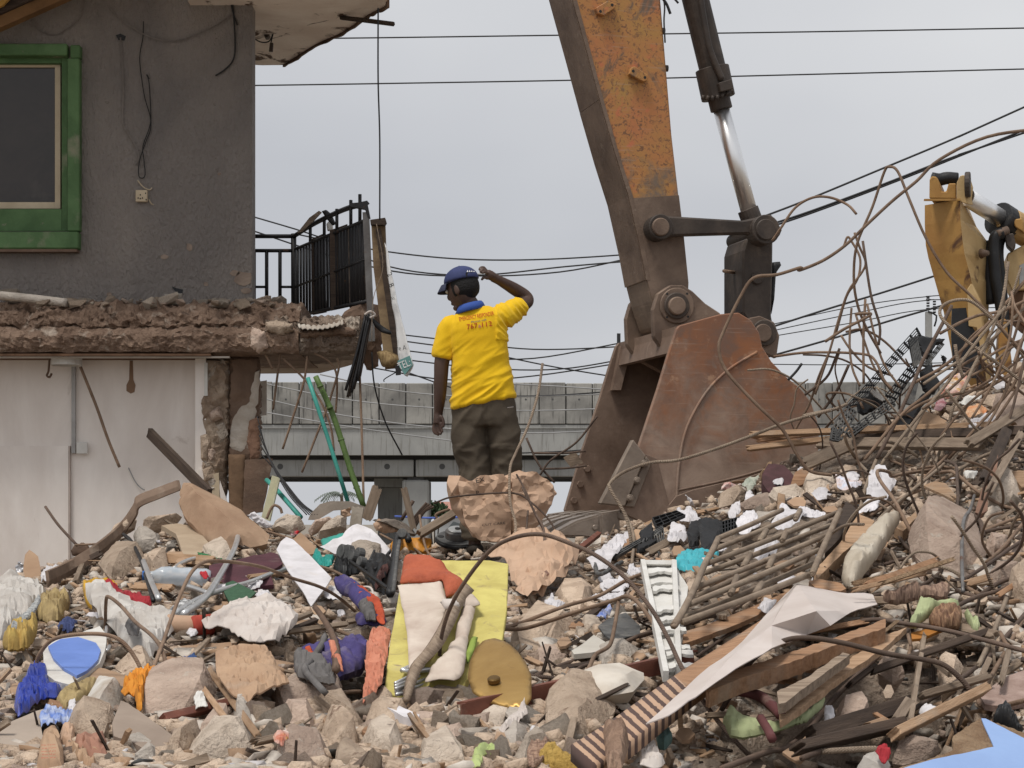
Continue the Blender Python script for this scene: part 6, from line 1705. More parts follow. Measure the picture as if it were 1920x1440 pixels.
tube('inner_rib', [HP(*p, .16) for p in ZF([(870,980),(890,760),(905,600),(920,500)])],.012, GREYP, bf, sides=6)
disc('knob', HP(*ZF([(950,470)])[0],.19),(0,-1,.3),.03,.04, GREYP, bf, 14,.004)
yp = thing('insulation_board', HP(820,1305), 'yellow insulation panel with orange felt and torn backing standing in the heap', 'panel')
yo = Z2([(960,270),(1440,272),(1540,290),(1530,560),(1500,760),(1440,740),(1300,950),(1290,980),(1000,1060),(840,1010),(870,760),(920,480)])
OCC.append(yo)
ypl = lying(yo, .72,0,.05)
plate('panel', yo, ypl, .035, YPANEL, yp, jag=.5, bev=.003)
yw = lambda d: Plane(ypl.p0 + ypl.n * d, ypl.n)
fe = lump('felt', Z2([(950,280),(960,245),(1000,240),(1100,260),(1160,290),(1240,360),(1300,405),(1250,450),(1190,475),(1170,385),(1050,395),(930,400)]), yw(.03),.03,.01, ORFELT, yp, sheet=True, amp=.012, freq=7, fold=.008, rings=9, n=60, ctr=(795,1078))
lump('liner', Z2([(915,415),(1000,408),(1110,400),(1160,385),(1180,450),(1200,520),(1190,640),(1100,800),(1050,900),(980,890),(970,700),(950,560)]), yw(.02),.015,.004, LINER, yp, sheet=True, amp=.008, freq=7, fold=.006, rings=9, n=60, jag=.6)
lump('liner', Z2([(1250,640),(1280,550),(1360,520),(1330,640),(1310,740),(1290,900),(1250,960),(1070,960),(1100,880),(1180,800),(1240,720)]), yw(.03),.02,.004, LINER, yp, sheet=True, amp=.01, freq=8, fold=.01, rings=9, n=60, jag=.8, seed=3, ctr=(840,1232))
lump('curl', Z2([(1155,505),(1240,500),(1270,530),(1230,550),(1180,545)]), yw(.07),.03,.01, CLOTHW, yp, amp=.004, n=24, rings=5)
lump('liner_edge', Z2([(1285,470),(1310,430),(1385,520),(1330,530),(1250,530)]), yw(.05),.02,.004, LINER, yp, sheet=True, amp=.006, n=24, rings=5)
tube('bent_strip', [yw(.06).pt(*p) for p in Z2([(1300,440),(1240,520),(1200,620),(1120,760),(1030,860),(990,960),(965,1060)])],[.035,.032,.028,.03,.025,.02,.012], WOOD_G, yp, sub=4, sides=4)
lump('leafy_scrap', Z2([(1290,800),(1330,700),(1370,700),(1350,780),(1310,860)]), yw(.02),.01,.006, mk('leaf_green', (.30,.40,.08), bump=.2), yp, rings=4, n=20)
bdz = thing('brass_disc', HP(930,1335), 'large round brass disc standing in the rubble', 'disc')
bo = Z3([(170,930),(180,850),(210,770),(260,722),(320,708),(390,730),(450,780),(500,850),(530,920),(530,1050),(500,1100),(430,1110),(300,1080),(200,1020)])
OCC.append(bo)
dpl = lying(bo, .8,-15,.10)
lump('plate', bo, dpl, .012,.012, BRASS, bdz, rings=10, n=64, pw=3)
c = dpl.pt(*Z3([(320,960)])[0],.012)
disc('hub', c, dpl.n, .022,.02, mk('dark_brass', (.2,.12,.04), rough=.5, metal=.7), bdz, 16,.004)
st2 = thing('steel_angle', HP(900,1335), 'long red-brown steel angle bar lying across the brass disc', 'steel bar')
A, B = P(865,1336, H(865,1336) - .22), P(1300,1236, H(1250,1250) - .12)
beam('flange', A, B, .055,.008, REDSTEEL, st2, side=(0,0,1)); beam('flange', A + V((0,.03,.028)), B + V((0,.03,.028)),.05,.008, REDSTEEL, st2, side=(0,1,0))
for i in range(5):
    tag(tube('aluminium_strip', [HP(*p, .07 + .012 * i) for p in Z2([(915,1085 - 6 * i),(1050,1060 - 16 * i),(1180,1010 - 14 * i),(1300,960 - 6 * i),(1420,960 - 10 * i)])],.007, ALU, sides=5), 'thin bent aluminium strip below the yellow panel', 'metal strip', 'aluminium strips below the yellow panel')
tag(tube('looped_rod', [HP(*p, .14) for p in Z2([(955,1005),(1050,965),(1150,970),(1255,985),(1240,1010),(1120,1000),(990,1010),(955,1003)])],.010, ALU, sides=6), 'white looped metal rod below the yellow panel', 'rod')
board('book', Z2([(830,1040),(900,1080),(1040,1140),(1030,1165),(950,1150),(860,1100)]), PAPER, 'torn white book lying below the yellow panel', 'book', .03,.2, lift=.06, jag=.8)
kb = thing('paper_sack', HP(920,1010), 'big crumpled kraft paper sack in front of the man\'s legs', 'paper sack')
ko = [(835,905),(846,890),(862,893),(880,905),(900,893),(930,886),(946,890),(955,912),(960,960),(958,1010),(936,1016),(890,1012),(868,985),(848,955),(836,930)]
OCC.append([(835,890),(1045,885),(1040,960),(1000,1020),(880,1015)])
kpl = facing(900,1010,11.05,0,.05)
kf = soft('sack', ko, KRAFT, None, None, .12,.12, amp=.012, fold=.045, ffreq=(6,6,5), parent=kb, seed=27, pl=kpl, rings=16, n=80, smooth=False)
kf2 = soft('folded_wing', [(945,893),(965,885),(1000,882),(1030,905),(1043,918),(1035,950),(1010,985),(985,1015),(955,1012),(950,950)], KRAFT, None, None, .10,.12, amp=.012, fold=.045, ffreq=(6,6,6), parent=kb, seed=28, pl=kpl, rings=16, n=80, smooth=False)
kf3 = lump('front_panel', [(860,902),(880,905),(900,892),(946,889),(955,912),(960,960),(957,1012),(936,1017),(898,1013),(876,985),(866,950)], facing(905,1010,10.93,-8,.02),.02,.003, KRAFT, kb, rings=9, n=44, amp=.014, freq=8, fold=.032, ffreq=(9,9,6), sheet=True, jag=1, seed=4)
kf4 = lump('side_panel', [(957,889),(1000,883),(1030,904),(1042,922),(1026,960),(1005,990),(985,1012),(964,1012),(960,950)], facing(1000,1010,10.93,14,.05),.03,.003, KRAFT, kb, rings=9, n=44, amp=.014, freq=8, fold=.034, ffreq=(8,8,8), sheet=True, jag=1, seed=6)
crisp(kf3,18); crisp(kf4,18)
kf = kf3
kbv = BVHTree.FromPolygons([v.co + V(kf['_org']) for v in kf.data.vertices],[tuple(p.vertices) for p in kf.data.polygons])
text_mesh('print', 'TEX', 884,908,9,12, kpl, INK, kf, kbv, .006, width=26)
text_mesh('print', 'P', 893,928,8,0, kpl, INK, kf, kbv, .006)
text_mesh('print', 'CUT CARE', 904,987,4.5,6, kpl, INK, kf, kbv, .006, width=44)
k2 = soft('paper_sack', Z3([(280,260),(330,200),(450,120),(600,110),(720,160),(800,220),(790,260),(700,340),(590,480),(500,490),(420,410),(390,300),(300,280)]), KRAFT, 'second kraft paper sack, torn open below the first', 'paper sack', .05,.004,.45, amp=.012, fold=.035, ffreq=(8,8,6), seed=29, rings=10, n=50, lift=.08, smooth=False, sheet=True); crisp(k2,18)
k3 = soft('paper_sack', Z3([(440,430),(560,330),(680,250),(760,290),(700,360),(600,430),(500,480)]), KRAFT, 'flattened tail of kraft paper below the torn sack', 'paper sack', .03,.02,.3, amp=.01, fold=.03, seed=30, lift=.10, smooth=False)
plank(Z3([(590,470)])[0], Z3([(900,215)])[0],10,.03, REDSTEEL, 'rusty bar slanting across the torn paper sack', 'bar', lift=.16, name='bar', splint=.004)
pu = thing('pulley_wheel', HP(858,1040), 'grey belt pulley on a black speaker ring left of the paper sack', 'pulley')
pc_ = HP(858,1026,.10); axp = V((.05,-.35,.94)).normalized()
disc('ring', pc_ - axp * .03, axp, .135,.025, BLACKP, pu, 32,.006)
disc('rim', pc_ - axp * .004, axp, .128,.006, GREYP, pu, 32)
disc('boss', pc_ + V((.0,0,0)), axp, .075,.05, GREYMETAL, pu, 28,.006)
disc('boss_face', pc_ + axp * .05, axp, .06,.008, mk('pale_zinc', (.45,.45,.44), rough=.4, metal=.5), pu, 28,.003)
disc('axle', pc_ + axp * .058, axp, .016,.006, INK, pu, 12)
for s in (-1,1):
    disc('vent', pc_ + V((s * .1,0,0)) + axp * .003, axp, .02,.008, INK, pu, 10)
oc = soft('orange_crate', Z2([(870,190),(900,150),(950,135),(1010,150),(1050,145),(1110,150),(1110,200),(1080,235),(990,235),(880,230)]), mk('orange_plastic', (.60,.26,.02),(.48,.19,.015),5, rough=.45, bump=.1), 'yellow-orange plastic crate edge at the crest', 'crate', .04,.10,.7, amp=.003, fold=.006, seed=31)
pst = beam('white_post', P(663,1012,11.9), P(671,953,11.9),.07,.05, mk('weathered_white_wood', (.50,.44,.37),(.36,.3,.24),8, bump=.4), None, (1,0,0),.01,3)
tag(pst, 'short weathered white post stub standing at the crest', 'post')
pst = beam('broken_stake', P(690,968,12.0), P(706,918,12.0),.065,.03, WOOD_G, None, (1,0,0),.03,5); tag(pst, 'splintered wooden stake standing at the crest', 'stake')
pst = beam('broken_stake', P(775,990,12.0), P(758,918,12.0),.04,.03, WOOD_G, None, (1,0,0),.02,6); tag(pst, 'leaning wooden stake before the overpass pier', 'stake')
board('dome_sheet', Z8([(550,1260),(570,1210),(640,1140),(720,1118),(870,1120),(1000,1170),(1010,1210),(960,1230),(860,1180),(740,1190),(620,1260)]), mk('grey_cardboard', (.36,.31,.26),(.28,.24,.2),5), 'bent grey sheet arching behind the crest boulders', 'sheet', .01,1, pl=facing(640,975,12.3))
cs = thing('cream_profile', P(500,975,12.6), 'pale cream channel profile standing beside the steel sheet', 'profile')
prism('web', [P(*p, 12.6) for p in Z8([(200,1240),(280,925),(325,940),(250,1265)])],(0,.02,0), CREAMP, cs)
prism('flange', [P(*p, 12.56) for p in Z8([(250,1265),(325,940),(335,955),(262,1270)])],(0,.05,0), CREAMP, cs)
tag(tube('curved_rod', [P(*p, 12.3) for p in Z8([(240,1250),(270,1180),(300,1150),(340,1170),(355,1210)])],.010, REBAR), 'small curved rod arching beside the cream profile', 'rod')
for i in range(4):
    tag(tube('thin_rod', [P(*p, 12.1) for p in Z8([(1310 + 14 * i, 1290 + 8 * i),(1380 + 14 * i, 1200),(1440 + 18 * i, 1130 + 10 * i)])],.009, REBAR_D), 'dark rod in the small bundle before the overpass pier', 'rod', 'dark rods before the pier')
tag(tube('thin_rod', [P(*p, 12.1) for p in Z8([(1250,1260),(1340,1115)])],.013, REBAR_D, sub=1), 'thick dark rod leaning on the small bundle', 'rod')
plank((790,1000),(848,965),14,.05, WOOD_G, 'weathered timber slanting up to the paper sack', 'timber', ya=11.6, yb=11.7, name='timber')
board('grey_tarp', Z8([(1590,1330),(1640,1270),(1700,1290),(1760,1370),(1640,1390)]), mk('slate_grey_plastic', (.16,.18,.19), bump=.2), 'slate grey plastic behind the pulley', 'plastic', .01,.6)
tag(tube('thin_rod', [P(*p, 11.9) for p in Z8([(1545,1300),(1520,1250),(1510,1220),(1560,1195),(1610,1180)])],.010, REBAR), 'hooked rod beside the paper sack', 'rod')
crumple('kraft_scrap', Z8([(800,1190),(870,1165),(870,1230),(820,1240)]), KRAFT, 'brown paper between the crest boulders', 'paper', 40, pl=facing(650,965,12.0))
crumple('kraft_scrap', Z8([(1040,1290),(1080,1250),(1180,1310),(1250,1350),(1130,1360),(1060,1340)]), KRAFT, 'brown paper heap right of the peaked white sheet', 'paper', 41)
rock(Z8([(1030,1260),(1090,1250),(1200,1255),(1290,1290),(1370,1370),(1350,1390),(1230,1350),(1100,1280)]), 'dark grey mound of earth at the crest left of the pulley', mk('grey_earth', (.22,.185,.155),(.15,.125,.105),9, bump=.8),.12,.5)
for o_, l, m, d in [
    (Z3([(405,680),(480,620),(560,580),(700,560),(770,600),(775,650),(720,700),(640,760),(560,800),(480,810),(420,760)]), 'big tan boulder right of the yellow panel', CONC_T, .12),
    (Z3([(660,470),(700,420),(760,390),(850,400),(895,430),(860,490),(860,540),(790,590),(740,560),(680,510)]), 'blocky tan chunk above the big boulder', CONC_T, .10),
    (Z3([(605,1210),(600,1100),(680,1050),(740,985),(780,970),(900,1010),(1000,1110),(1000,1150),(900,1230),(800,1300),(680,1290),(620,1260)]), 'large pointed triangular boulder at lower centre', CONC_T, .14),
    (Z3([(890,800),(960,760),(1060,740),(1140,770),(1160,810),(1060,850),(930,870)]), 'grey flat chunk above the white slab', CONC_G, .06),
    (Z3([(800,620),(850,600),(900,605),(930,640),(890,690),(820,670)]), 'small grey chunk beside the big boulder', CONC, .05),
    (Z3([(775,670),(820,655),(860,690),(830,720),(785,710)]), 'small stone left of the black triangular plate', CONC, .04),
    (Z3([(540,830),(600,790),(680,800),(720,840),(640,890),(560,890)]), 'broken pink chunk above the brass disc', CONC_P, .06),
    (Z3([(190,1200),(240,1160),(300,1150),(330,1180),(280,1230),(210,1240)]), 'flat angular stone below the brass disc', CONC_P, .05),
    (Z2([(450,1090),(520,1070),(600,1075),(680,1130),(730,1170),(700,1220),(600,1200),(500,1140)]), 'long tan stone below the backpack', CONC_T, .08),
    (Z2([(735,1100),(780,1030),(850,1030),(900,1090),(900,1110),(820,1110)]), 'tan stone under the white book', CONC_T, .06),
    (Z2([(720,1200),(760,1140),(840,1110),(930,1150),(990,1190),(930,1230),(800,1240)]), 'broad tan stone below the white book', CONC_T, .08),
    (Z2([(705,1300),(760,1250),(840,1230),(920,1270),(970,1330),(960,1390),(880,1410),(790,1380),(720,1350)]), 'pale round-edged boulder at the bottom centre', CONC, .10),
    (Z2([(480,1260),(520,1200),(590,1190),(650,1240),(700,1290),(690,1350),(600,1370),(510,1340)]), 'tan boulder left of the bottom centre one', CONC_T, .10),
    (Z2([(220,1330),(320,1330),(460,1340),(540,1380),(540,1450),(200,1450)]), 'wide pinkish boulder at the bottom edge', CONC_P, .10),
    (Z2([(560,1400),(620,1360),(720,1370),(790,1420),(790,1460),(560,1460)]), 'tan boulder cut by the bottom edge', CONC_T, .08),
    (Z2([(1040,1360),(1120,1320),(1200,1320),(1300,1400),(1300,1460),(1040,1460)]), 'pitted boulder at the bottom edge left of the green scrap', CONC, .10),
    (Z2([(985,1190),(1040,1170),(1130,1160),(1200,1180),(1150,1220),(1040,1230)]), 'flat pink stone beside the brass disc', CONC_P, .05),
    (Z2([(1130,1300),(1180,1240),(1280,1250),(1330,1280),(1250,1330),(1160,1330)]), 'angular stone below the brass disc, right', CONC_P, .06),
    (Z2([(1320,1210),(1380,1150),(1480,1140),(1560,1170),(1500,1220),(1380,1240)]), 'flat bright stone under the steel angle', CONC, .06),
    (Z2([(200,1060),(280,1000),(420,980),(540,960),(600,1000),(620,1090),(480,1080),(400,1110),(300,1130),(220,1110)]), 'large dusty brown slab under the backpack', CONC_P, .12),
    (Z2([(230,1170),(320,1110),(440,1110),(480,1180),(430,1240),(300,1240)]), 'dusty brown block below the large slab', CONC_P, .09),
    (Z1([(1305,1150),(1340,1085),(1390,1090),(1420,1180),(1440,1290),(1380,1300),(1310,1260)]), 'upright grey-beige block beside the pale laths', CONC_G, .09),
    (Z1([(1030,1400),(1090,1310),(1200,1270),(1320,1265),(1420,1320),(1440,1390),(1330,1420),(1130,1430)]), 'wide pale boulder at the bottom left', CONC, .12),
    (Z1([(930,1380),(970,1290),(1060,1270),(1120,1230),(1130,1280),(1060,1350),(990,1390)]), 'tan rough stone left of the wide pale boulder', CONC_T, .07),
    (Z1([(1110,1270),(1150,1190),(1230,1140),(1300,1160),(1300,1250),(1220,1265)]), 'tan chunk behind the wide pale boulder', CONC_P, .08),
    (Z1([(670,1340),(700,1290),(760,1290),(830,1330),(870,1370),(800,1390),(700,1370)]), 'grey lump in the lower left rubble', CONC_G, .06),
    (Z1([(750,1440),(790,1380),(850,1365),(900,1400),(880,1440)]), 'light grey stone at the bottom left edge', CONC_G, .06),
    (Z3([(350,1330),(430,1230),(500,1180),(540,1210),(520,1290),(440,1350),(380,1370)]), 'long slanted stone right of the white rag', CONC_G, .06),
    (Z3([(430,1400),(480,1320),(560,1270),(640,1290),(640,1330),(560,1400),(480,1430)]), 'pale stone beside the striped scrap', CONC, .07),
]:
    rock(o_, l, m, d)
ws2 = rock(Z3([(705,960),(790,900),(900,885),(1080,878),(1160,905),(1165,940),(1100,1000),(960,1035),(880,1030)]), 'smooth white flat slab in the centre right', mk('white_plaster_slab', (.62,.57,.50),(.5,.44,.37),4, bump=.2),.05,.05,.07, amp=.003, pw=6, cuts=0)
board('white_tile', Z3([(755,780),(820,740),(880,690),(960,740),(960,770),(870,790),(770,800)]), mk('pale_slab', (.52,.49,.44),(.42,.39,.34),4, bump=.1), 'pale angular slab piece beside the black plate', 'slab', .02,.3, lift=.08)
board('black_plate', Z3([(905,640),(960,600),(1060,565),(1140,640),(1140,690),(1080,700),(990,725),(940,690)]), GREYP, 'black triangular glass plate in the centre right', 'plate', .01,.4, lift=.06)
crumple('white_rag', Z3([(345,1250),(400,1180),(450,1130),(490,1060),(495,1110),(510,1150),(470,1190),(410,1230),(370,1260)]), CLOTHW, 'torn white rag on stones below the brass disc', 'rag', 42, amt=.02)
crumple('green_scrap', Z3([(185,1440),(210,1350),(240,1315),(325,1320),(320,1345),(270,1350),(240,1450)]), mk('lime_plastic', (.42,.50,.20),(.34,.41,.15),5, rough=.4), 'folded lime green plastic at the bottom edge', 'plastic', 43, amt=.015)
soft('foam_piece', Z3([(555,1445),(590,1360),(640,1355),(700,1390),(860,1430),(860,1460),(555,1460)]), FOAMY, 'torn yellow foam at the bottom edge', 'foam', .05,.04,.4, amp=.02, fold=.02, seed=33)
STRIPE = None
def stripe_mat(name, scale, rot):
    m = bpy.data.materials.new(name); m.use_nodes = True
    N, L = m.node_tree.nodes, m.node_tree.links
    bs = N['Principled BSDF']; tc = N.new('ShaderNodeTexCoord'); mp_ = N.new('ShaderNodeMapping'); mp_.inputs['Rotation'].default_value = rot
    wv = N.new('ShaderNodeTexWave'); wv.inputs['Scale'].default_value = scale; wv.inputs['Distortion'].default_value = .8; wv.inputs['Detail'].default_value = 1
    wv2 = N.new('ShaderNodeTexWave'); wv2.inputs['Scale'].default_value = scale * .31; wv2.inputs['Distortion'].default_value = .8
    cr_ = N.new('ShaderNodeValToRGB'); cr_.color_ramp.interpolation = 'LINEAR'
    cr_.color_ramp.elements[0].position = .42; cr_.color_ramp.elements[0].color = (.085,.05,.042,1)
    cr_.color_ramp.elements[1].position = .50; cr_.color_ramp.elements[1].color = (.46,.30,.20,1)
    L.new(tc.outputs['UV'], mp_.inputs[0]); L.new(mp_.outputs[0], wv.inputs['Vector']); L.new(wv.outputs['Fac'], cr_.inputs[0]); L.new(cr_.outputs[0], bs.inputs['Base Color'])
    bs.inputs['Roughness'].default_value = .9
    return m
sp_ = thing('fabric_covered_board', HP(1180,1400), 'long panel covered in brown striped fabric, running up to the right', 'panel')
so_ = Z4([(-320,1300),(0,1075),(230,920),(420,820),(900,520),(960,560),(560,830),(370,970),(110,1190),(-50,1330),(-200,1400)])
OCC.append(so_)
spl = lying(Z4([(-320,1400),(900,520)]),.15,0,.16)
corners = Z4([(-330,1310),(900,500),(960,570),(-190,1430)])
nU, nV = 40,6
vs, fs, uv = [],[],[]
for i in range(nU + 1):
    for j in range(nV + 1):
        u, v_ = i / nU, j / nV
        a = [corners[0][k] + (corners[1][k] - corners[0][k]) * u for k in (0,1)]; b = [corners[3][k] + (corners[2][k] - corners[3][k]) * u for k in (0,1)]
        x, y = a[0] + (b[0] - a[0]) * v_, a[1] + (b[1] - a[1]) * v_
        y += 4 * math.sin(u * 9) * (1 - u)
        vs.append(spl.pt(x, y, .006 * math.sin(u * 17 + v_ * 3) + .008 * math.sin(v_ * math.pi))); uv.append((u, v_))
m_ = nV + 1
for i in range(nU):
    for j in range(nV): fs.append((i * m_ + j, (i + 1) * m_ + j, (i + 1) * m_ + j + 1, i * m_ + j + 1))
nn = len(vs)
vs2 = vs + [v - spl.n * .045 for v in vs]; uv2 = uv + uv
fs2 = fs + [tuple(q + nn for q in reversed(f)) for f in fs]
for i in range(nU):
    for j in (0, nV):
        a, b = i * m_ + j, (i + 1) * m_ + j
        fs2.append((a, a + nn, b + nn, b))
for j in range(nV):
    for i in (0, nU):
        a, b = i * m_ + j, i * m_ + j + 1
        fs2.append((a, b, b + nn, a + nn))
cut_i = int(nU * .50)
STR = stripe_mat('striped_fabric', 9.5,(0,0,0.0))
pan = fixn(mesh('fabric', vs2, fs2, STR, sp_, True, uv2)); pan.data.materials.append(WOOD_O)
for p in pan.data.polygons:
    if sum(uv2[k][0] for k in p.vertices) / len(p.vertices) > .47: p.material_index = 1
lump('torn_padding', Z3([(930,1250),(970,1230),(1060,1260),(1080,1310),(1040,1440),(960,1450),(940,1340)]), spl, .06,.05, mk('torn_padding', (.36,.24,.17),(.16,.10,.07),12, bump=1), sp_, amp=.03, fold=.03, smooth=False)
tp = thing('vinyl_sheet', HP(1400,1270), 'large white vinyl sheet folded over the broken door panels', 'sheet')
to = Z4([(95,1195),(380,930),(640,730),(880,460),(945,408),(1000,425),(1180,455),(1365,462),(1395,520),(1270,550),(1230,590),(1130,640),(1000,680),(860,740),(760,800),(600,880),(370,1040),(220,1150)])
OCC.append(to)
tpl = Plane(spl.p0 + spl.n * .05, spl.n)
def tq(pts, d=0): return [tpl.pt(*p, d) for p in Z4(pts)]
P_ = {k: tpl.pt(*Z4([v[:2]])[0], v[2]) for k, v in dict(a=(95,1195,.0), b=(380,930,.0), c=(640,730,-.02), d=(880,460,-.06), e=(945,408,.0), f=(1050,560,.10), g=(1130,640,.05), h=(1000,690,.02), i=(800,770,.06), j=(600,880,.05), k=(370,1040,.04), l=(220,1150,.02), m=(1180,455,-.05), n=(1365,462,-.08), o=(1395,520,-.03), p=(1250,560,.0), q=(800,640,.07), r=(560,830,.06)).items()}
order = list(P_)
ix = {k: i for i, k in enumerate(order)}
tri = ['abk', 'akl', 'bcr', 'brk', 'rjk', 'cqr', 'qij', 'qjr', 'cdq', 'deq', 'efq', 'fgh', 'fhq', 'hiq', 'emf', 'mnp', 'nop', 'mpf', 'pgf']
o = mesh('sheet', [P_[k] for k in order],[tuple(ix[c] for c in t) for t in tri], TARP, tp, True)
bm_0 = bmesh.new(); bm_0.from_mesh(o.data)
bmesh.ops.subdivide_edges(bm_0, edges=bm_0.edges[:], cuts=3, use_grid_fill=True, smooth=0)
bmesh.ops.recalc_face_normals(bm_0, faces=bm_0.faces)
for v in bm_0.verts: v.co += v.normal * (.006 * mn.noise(v.co * 9) + .003 * ridge(v.co * 14))
ext = bmesh.ops.solidify(bm_0, geom=bm_0.faces[:], thickness=.003)
bm_0.to_mesh(o.data); bm_0.free(); crisp(o, 16)
dr = thing('broken_door', HP(1500,1280), 'splintered brown wooden door beneath the white vinyl sheet', 'door')
OCC.append(Z4([(440,1000),(600,900),(1000,750),(1440,620),(1600,640),(1440,760),(1100,1040),(840,1180),(520,1130)]))
dpl2 = lying(Z4([(400,1180),(1700,560)]),.15,0,.10)
for i, (q, t, m) in enumerate([([(430,1000),(560,900),(900,790),(1200,690),(1440,600),(1440,650),(1180,740),(900,850),(640,930),(450,1010)],.05, WOOD_O),
    ([(840,1110),(1000,1000),(1200,850),(1440,690),(1560,650),(1440,760),(1200,920),(960,1110),(850,1180)],.02, WOOD),
    ([(830,1010),(1000,930),(1200,790),(1240,800),(1010,970),(880,1070),(840,1080)],.03, WOOD_G)]):
    pl_ = Plane(dpl2.p0 + dpl2.n * (.10,.05,.10)[i], dpl2.n)
    plate('panel', Z4(q), pl_, t, m, dr, jag=1.2, step=8, seed=i)
for i, (a, b, w) in enumerate([((520,990),(860,1090),30),((620,1060),(800,1100),24),((1100,1060),(1440,780),16),((830,1180),(1100,1040),12),((960,850),(1230,800),26),((1250,570),(1500,520),30),((1230,620),(1560,540),24),((1280,600),(1640,470),30),((1380,600),(1720,480),22)]):
    beam('splinter', HP(*Z4([a])[0],.16 + .012 * i), HP(*Z4([b])[0],.16 + .012 * i), w / 3 / F * 7.5,.012,[WOOD, WOOD_O, FIBRE][i % 3], dr, None, .05, i)
fm = soft('green_foam', Z4([(520,1180),(560,1100),(640,1150),(800,1190),(900,1180),(1010,1120),(1110,1035),(1100,1080),(1000,1170),(880,1220),(740,1255),(640,1275),(560,1260)]), FOAMG, 'curved pale green foam strip under the broken door', 'foam', .04,.03,.5, amp=.008, fold=.006, lift=.10, seed=34, ctr=(1440,1358))
soft('green_foam', Z5([(790,640),(850,520),(920,530),(1010,510),(1080,530),(1060,570),(960,560),(900,590),(870,610),(830,650)]), FOAMG, 'pale green foam pad torn open at the door\'s right end', 'foam', .04,.03,.4, lift=.16, seed=35, ctr=(1740,1145))
soft('green_foam', Z5([(1100,570),(1130,580),(1180,620),(1195,660),(1180,680),(1140,650)]), FOAMG, 'small curved green foam tip right of the torn pad', 'foam', .03,.03,.4, lift=.12, seed=36)
soft('striped_roll', Z5([(900,600),(960,560),(1060,550),(1095,580),(1080,640),(980,650),(920,630)]), mk('striped_padding', (.36,.22,.13),(.12,.06,.04),24, bump=.5, stretch=(6,1,1)), 'striped padding roll end at centre right', 'padding', .05,.05,.4, lift=.14, seed=37)
soft('striped_cloth', Z5([(640,480),(760,450),(900,430),(1000,410),(1030,440),(1000,480),(900,470),(760,500),(680,500)]), mk('striped_padding2', (.38,.26,.19),(.14,.085,.065),22, bump=.5, stretch=(6,1,1)), 'striped torn cloth over the splintered door end', 'cloth', .04,.04,.3, lift=.14, seed=38)
board('orange_strip', Z5([(805,680),(900,655),(1035,630),(1040,645),(960,670),(870,710),(810,715)]), mk('orange_laminate', (.46,.19,.04), bump=.1), 'orange laminate strip under the green foam', 'strip', .01,.3, lift=.10)
for i, (a, b, w, t, m, l) in enumerate([((680,1340),(1170,1090),52,.045, WOOD, 'stout pale timber slanting up at lower right'),((220,1290),(760,1120),90,.09, WOOD_D, 'thick dark beam lying in shadow at lower right'),((150,1420),(700,1290),60,.06, WOOD_D, 'second dark beam below the thick one'),
    ((760,1270),(850,740),26,.02, WOOD_G, 'upright grey lath in the dark hollow at right'),((670,1290),(740,1180),60,.05, WOOD_G, 'short grey post stub in the hollow'),((840,1120),(1180,1020),40,.03, WOOD_G, 'grey weathered board behind the stout timber'),((560,980),(1190,760),40,.02, WOOD_D, 'charred dark strip curving across the right side'),
    ((900,930),(980,1000),22,.02, WOOD_G, 'small lath piece in the stones at right'),((430,1060),(560,960),26,.03, WOOD_D, 'dark stub under the broken door'),((870,700),(1230,780),60,.02, WOOD_G, 'grey-brown board right of the green foam')]):
    A_, B_ = Z5([a, b])
    plank(A_, B_, w / 3, t, m, l, 'timber', .10 if i != 1 else .02,.02, i, 'timber')
tag(tube('maroon_handle', [HP(*p, .18) for p in Z4([(520,1175),(600,1175),(690,1200),(760,1260),(805,1310)])],.017, mk('maroon_paint', (.13,.045,.045), bump=.1, dust=.3), sides=6), 'bent maroon metal handle under the striped panel', 'handle')
tag(tube('maroon_handle', [HP(*p, .16) for p in Z4([(700,1310),(740,1380),(760,1430)])],.014, _M['maroon_paint'], sides=6), 'short maroon metal strap below the bent handle', 'strap')
board('card_scrap', Z4([(860,1350),(960,1290),(990,1260),(1000,1320),(990,1380),(960,1410),(900,1380)]), CARD, 'brown card piece under the dark rebar at lower right', 'cardboard', .008,.6, jag=1)
bl = thing('blue_board', P(1850,1440,6.0), 'light blue laminated chipboard with torn fibre edge at the lower right corner', 'board')
bpl3 = lying(Z5([(760,1440),(1500,1180)]),.35,0,.10)
OCC.append(Z5([(740,1440),(1040,1340),(1200,1160),(1440,1250),(1500,1440)]))
plate('chipboard', Z5([(735,1440),(900,1390),(1040,1340),(1040,1260),(1190,1160),(1330,1200),(1560,1290),(1560,1500),(735,1480)]), bpl3,.02, FIBRE, bl, jag=1.6, step=6)
plate('blue_face', Z5([(760,1440),(930,1390),(1270,1320),(1230,1230),(1200,1160),(1225,1162),(1330,1215),(1560,1330),(1560,1500),(760,1490)]), Plane(bpl3.p0 + bpl3.n * .006, bpl3.n),.005, BLUEL, bl, jag=.6)
soft('dark_shoe', Z5([(1265,1170),(1290,1120),(1340,1105),(1370,1160),(1440,1230),(1400,1235),(1320,1190)]), BLACKP, 'black crumpled plastic behind the blue board', 'plastic', .04,.04,.5, lift=.06, seed=39)
board('dusty_flap', Z5([(1195,1040),(1260,980),(1350,920),(1440,890),(1500,900),(1500,1060),(1300,1090),(1220,1080)]), mk('dusty_pink_felt', (.38,.28,.24),(.25,.17,.14),14, bump=.6), 'dusty pinkish flap at the right edge', 'flap', .02,.35, jag=1)
crumple('red_rag', Z5([(600,1370),(660,1340),(690,1390),(640,1420)]), REDC, 'small red rag below the stout timber', 'rag', 44)
rock(Z5([(500,1440),(580,1400),(650,1385),(690,1420),(680,1460),(500,1460)]), 'white chunk at the bottom edge right of centre', mk('white_chunk', (.6,.57,.53),(.45,.42,.38),6, bump=.4),.05)
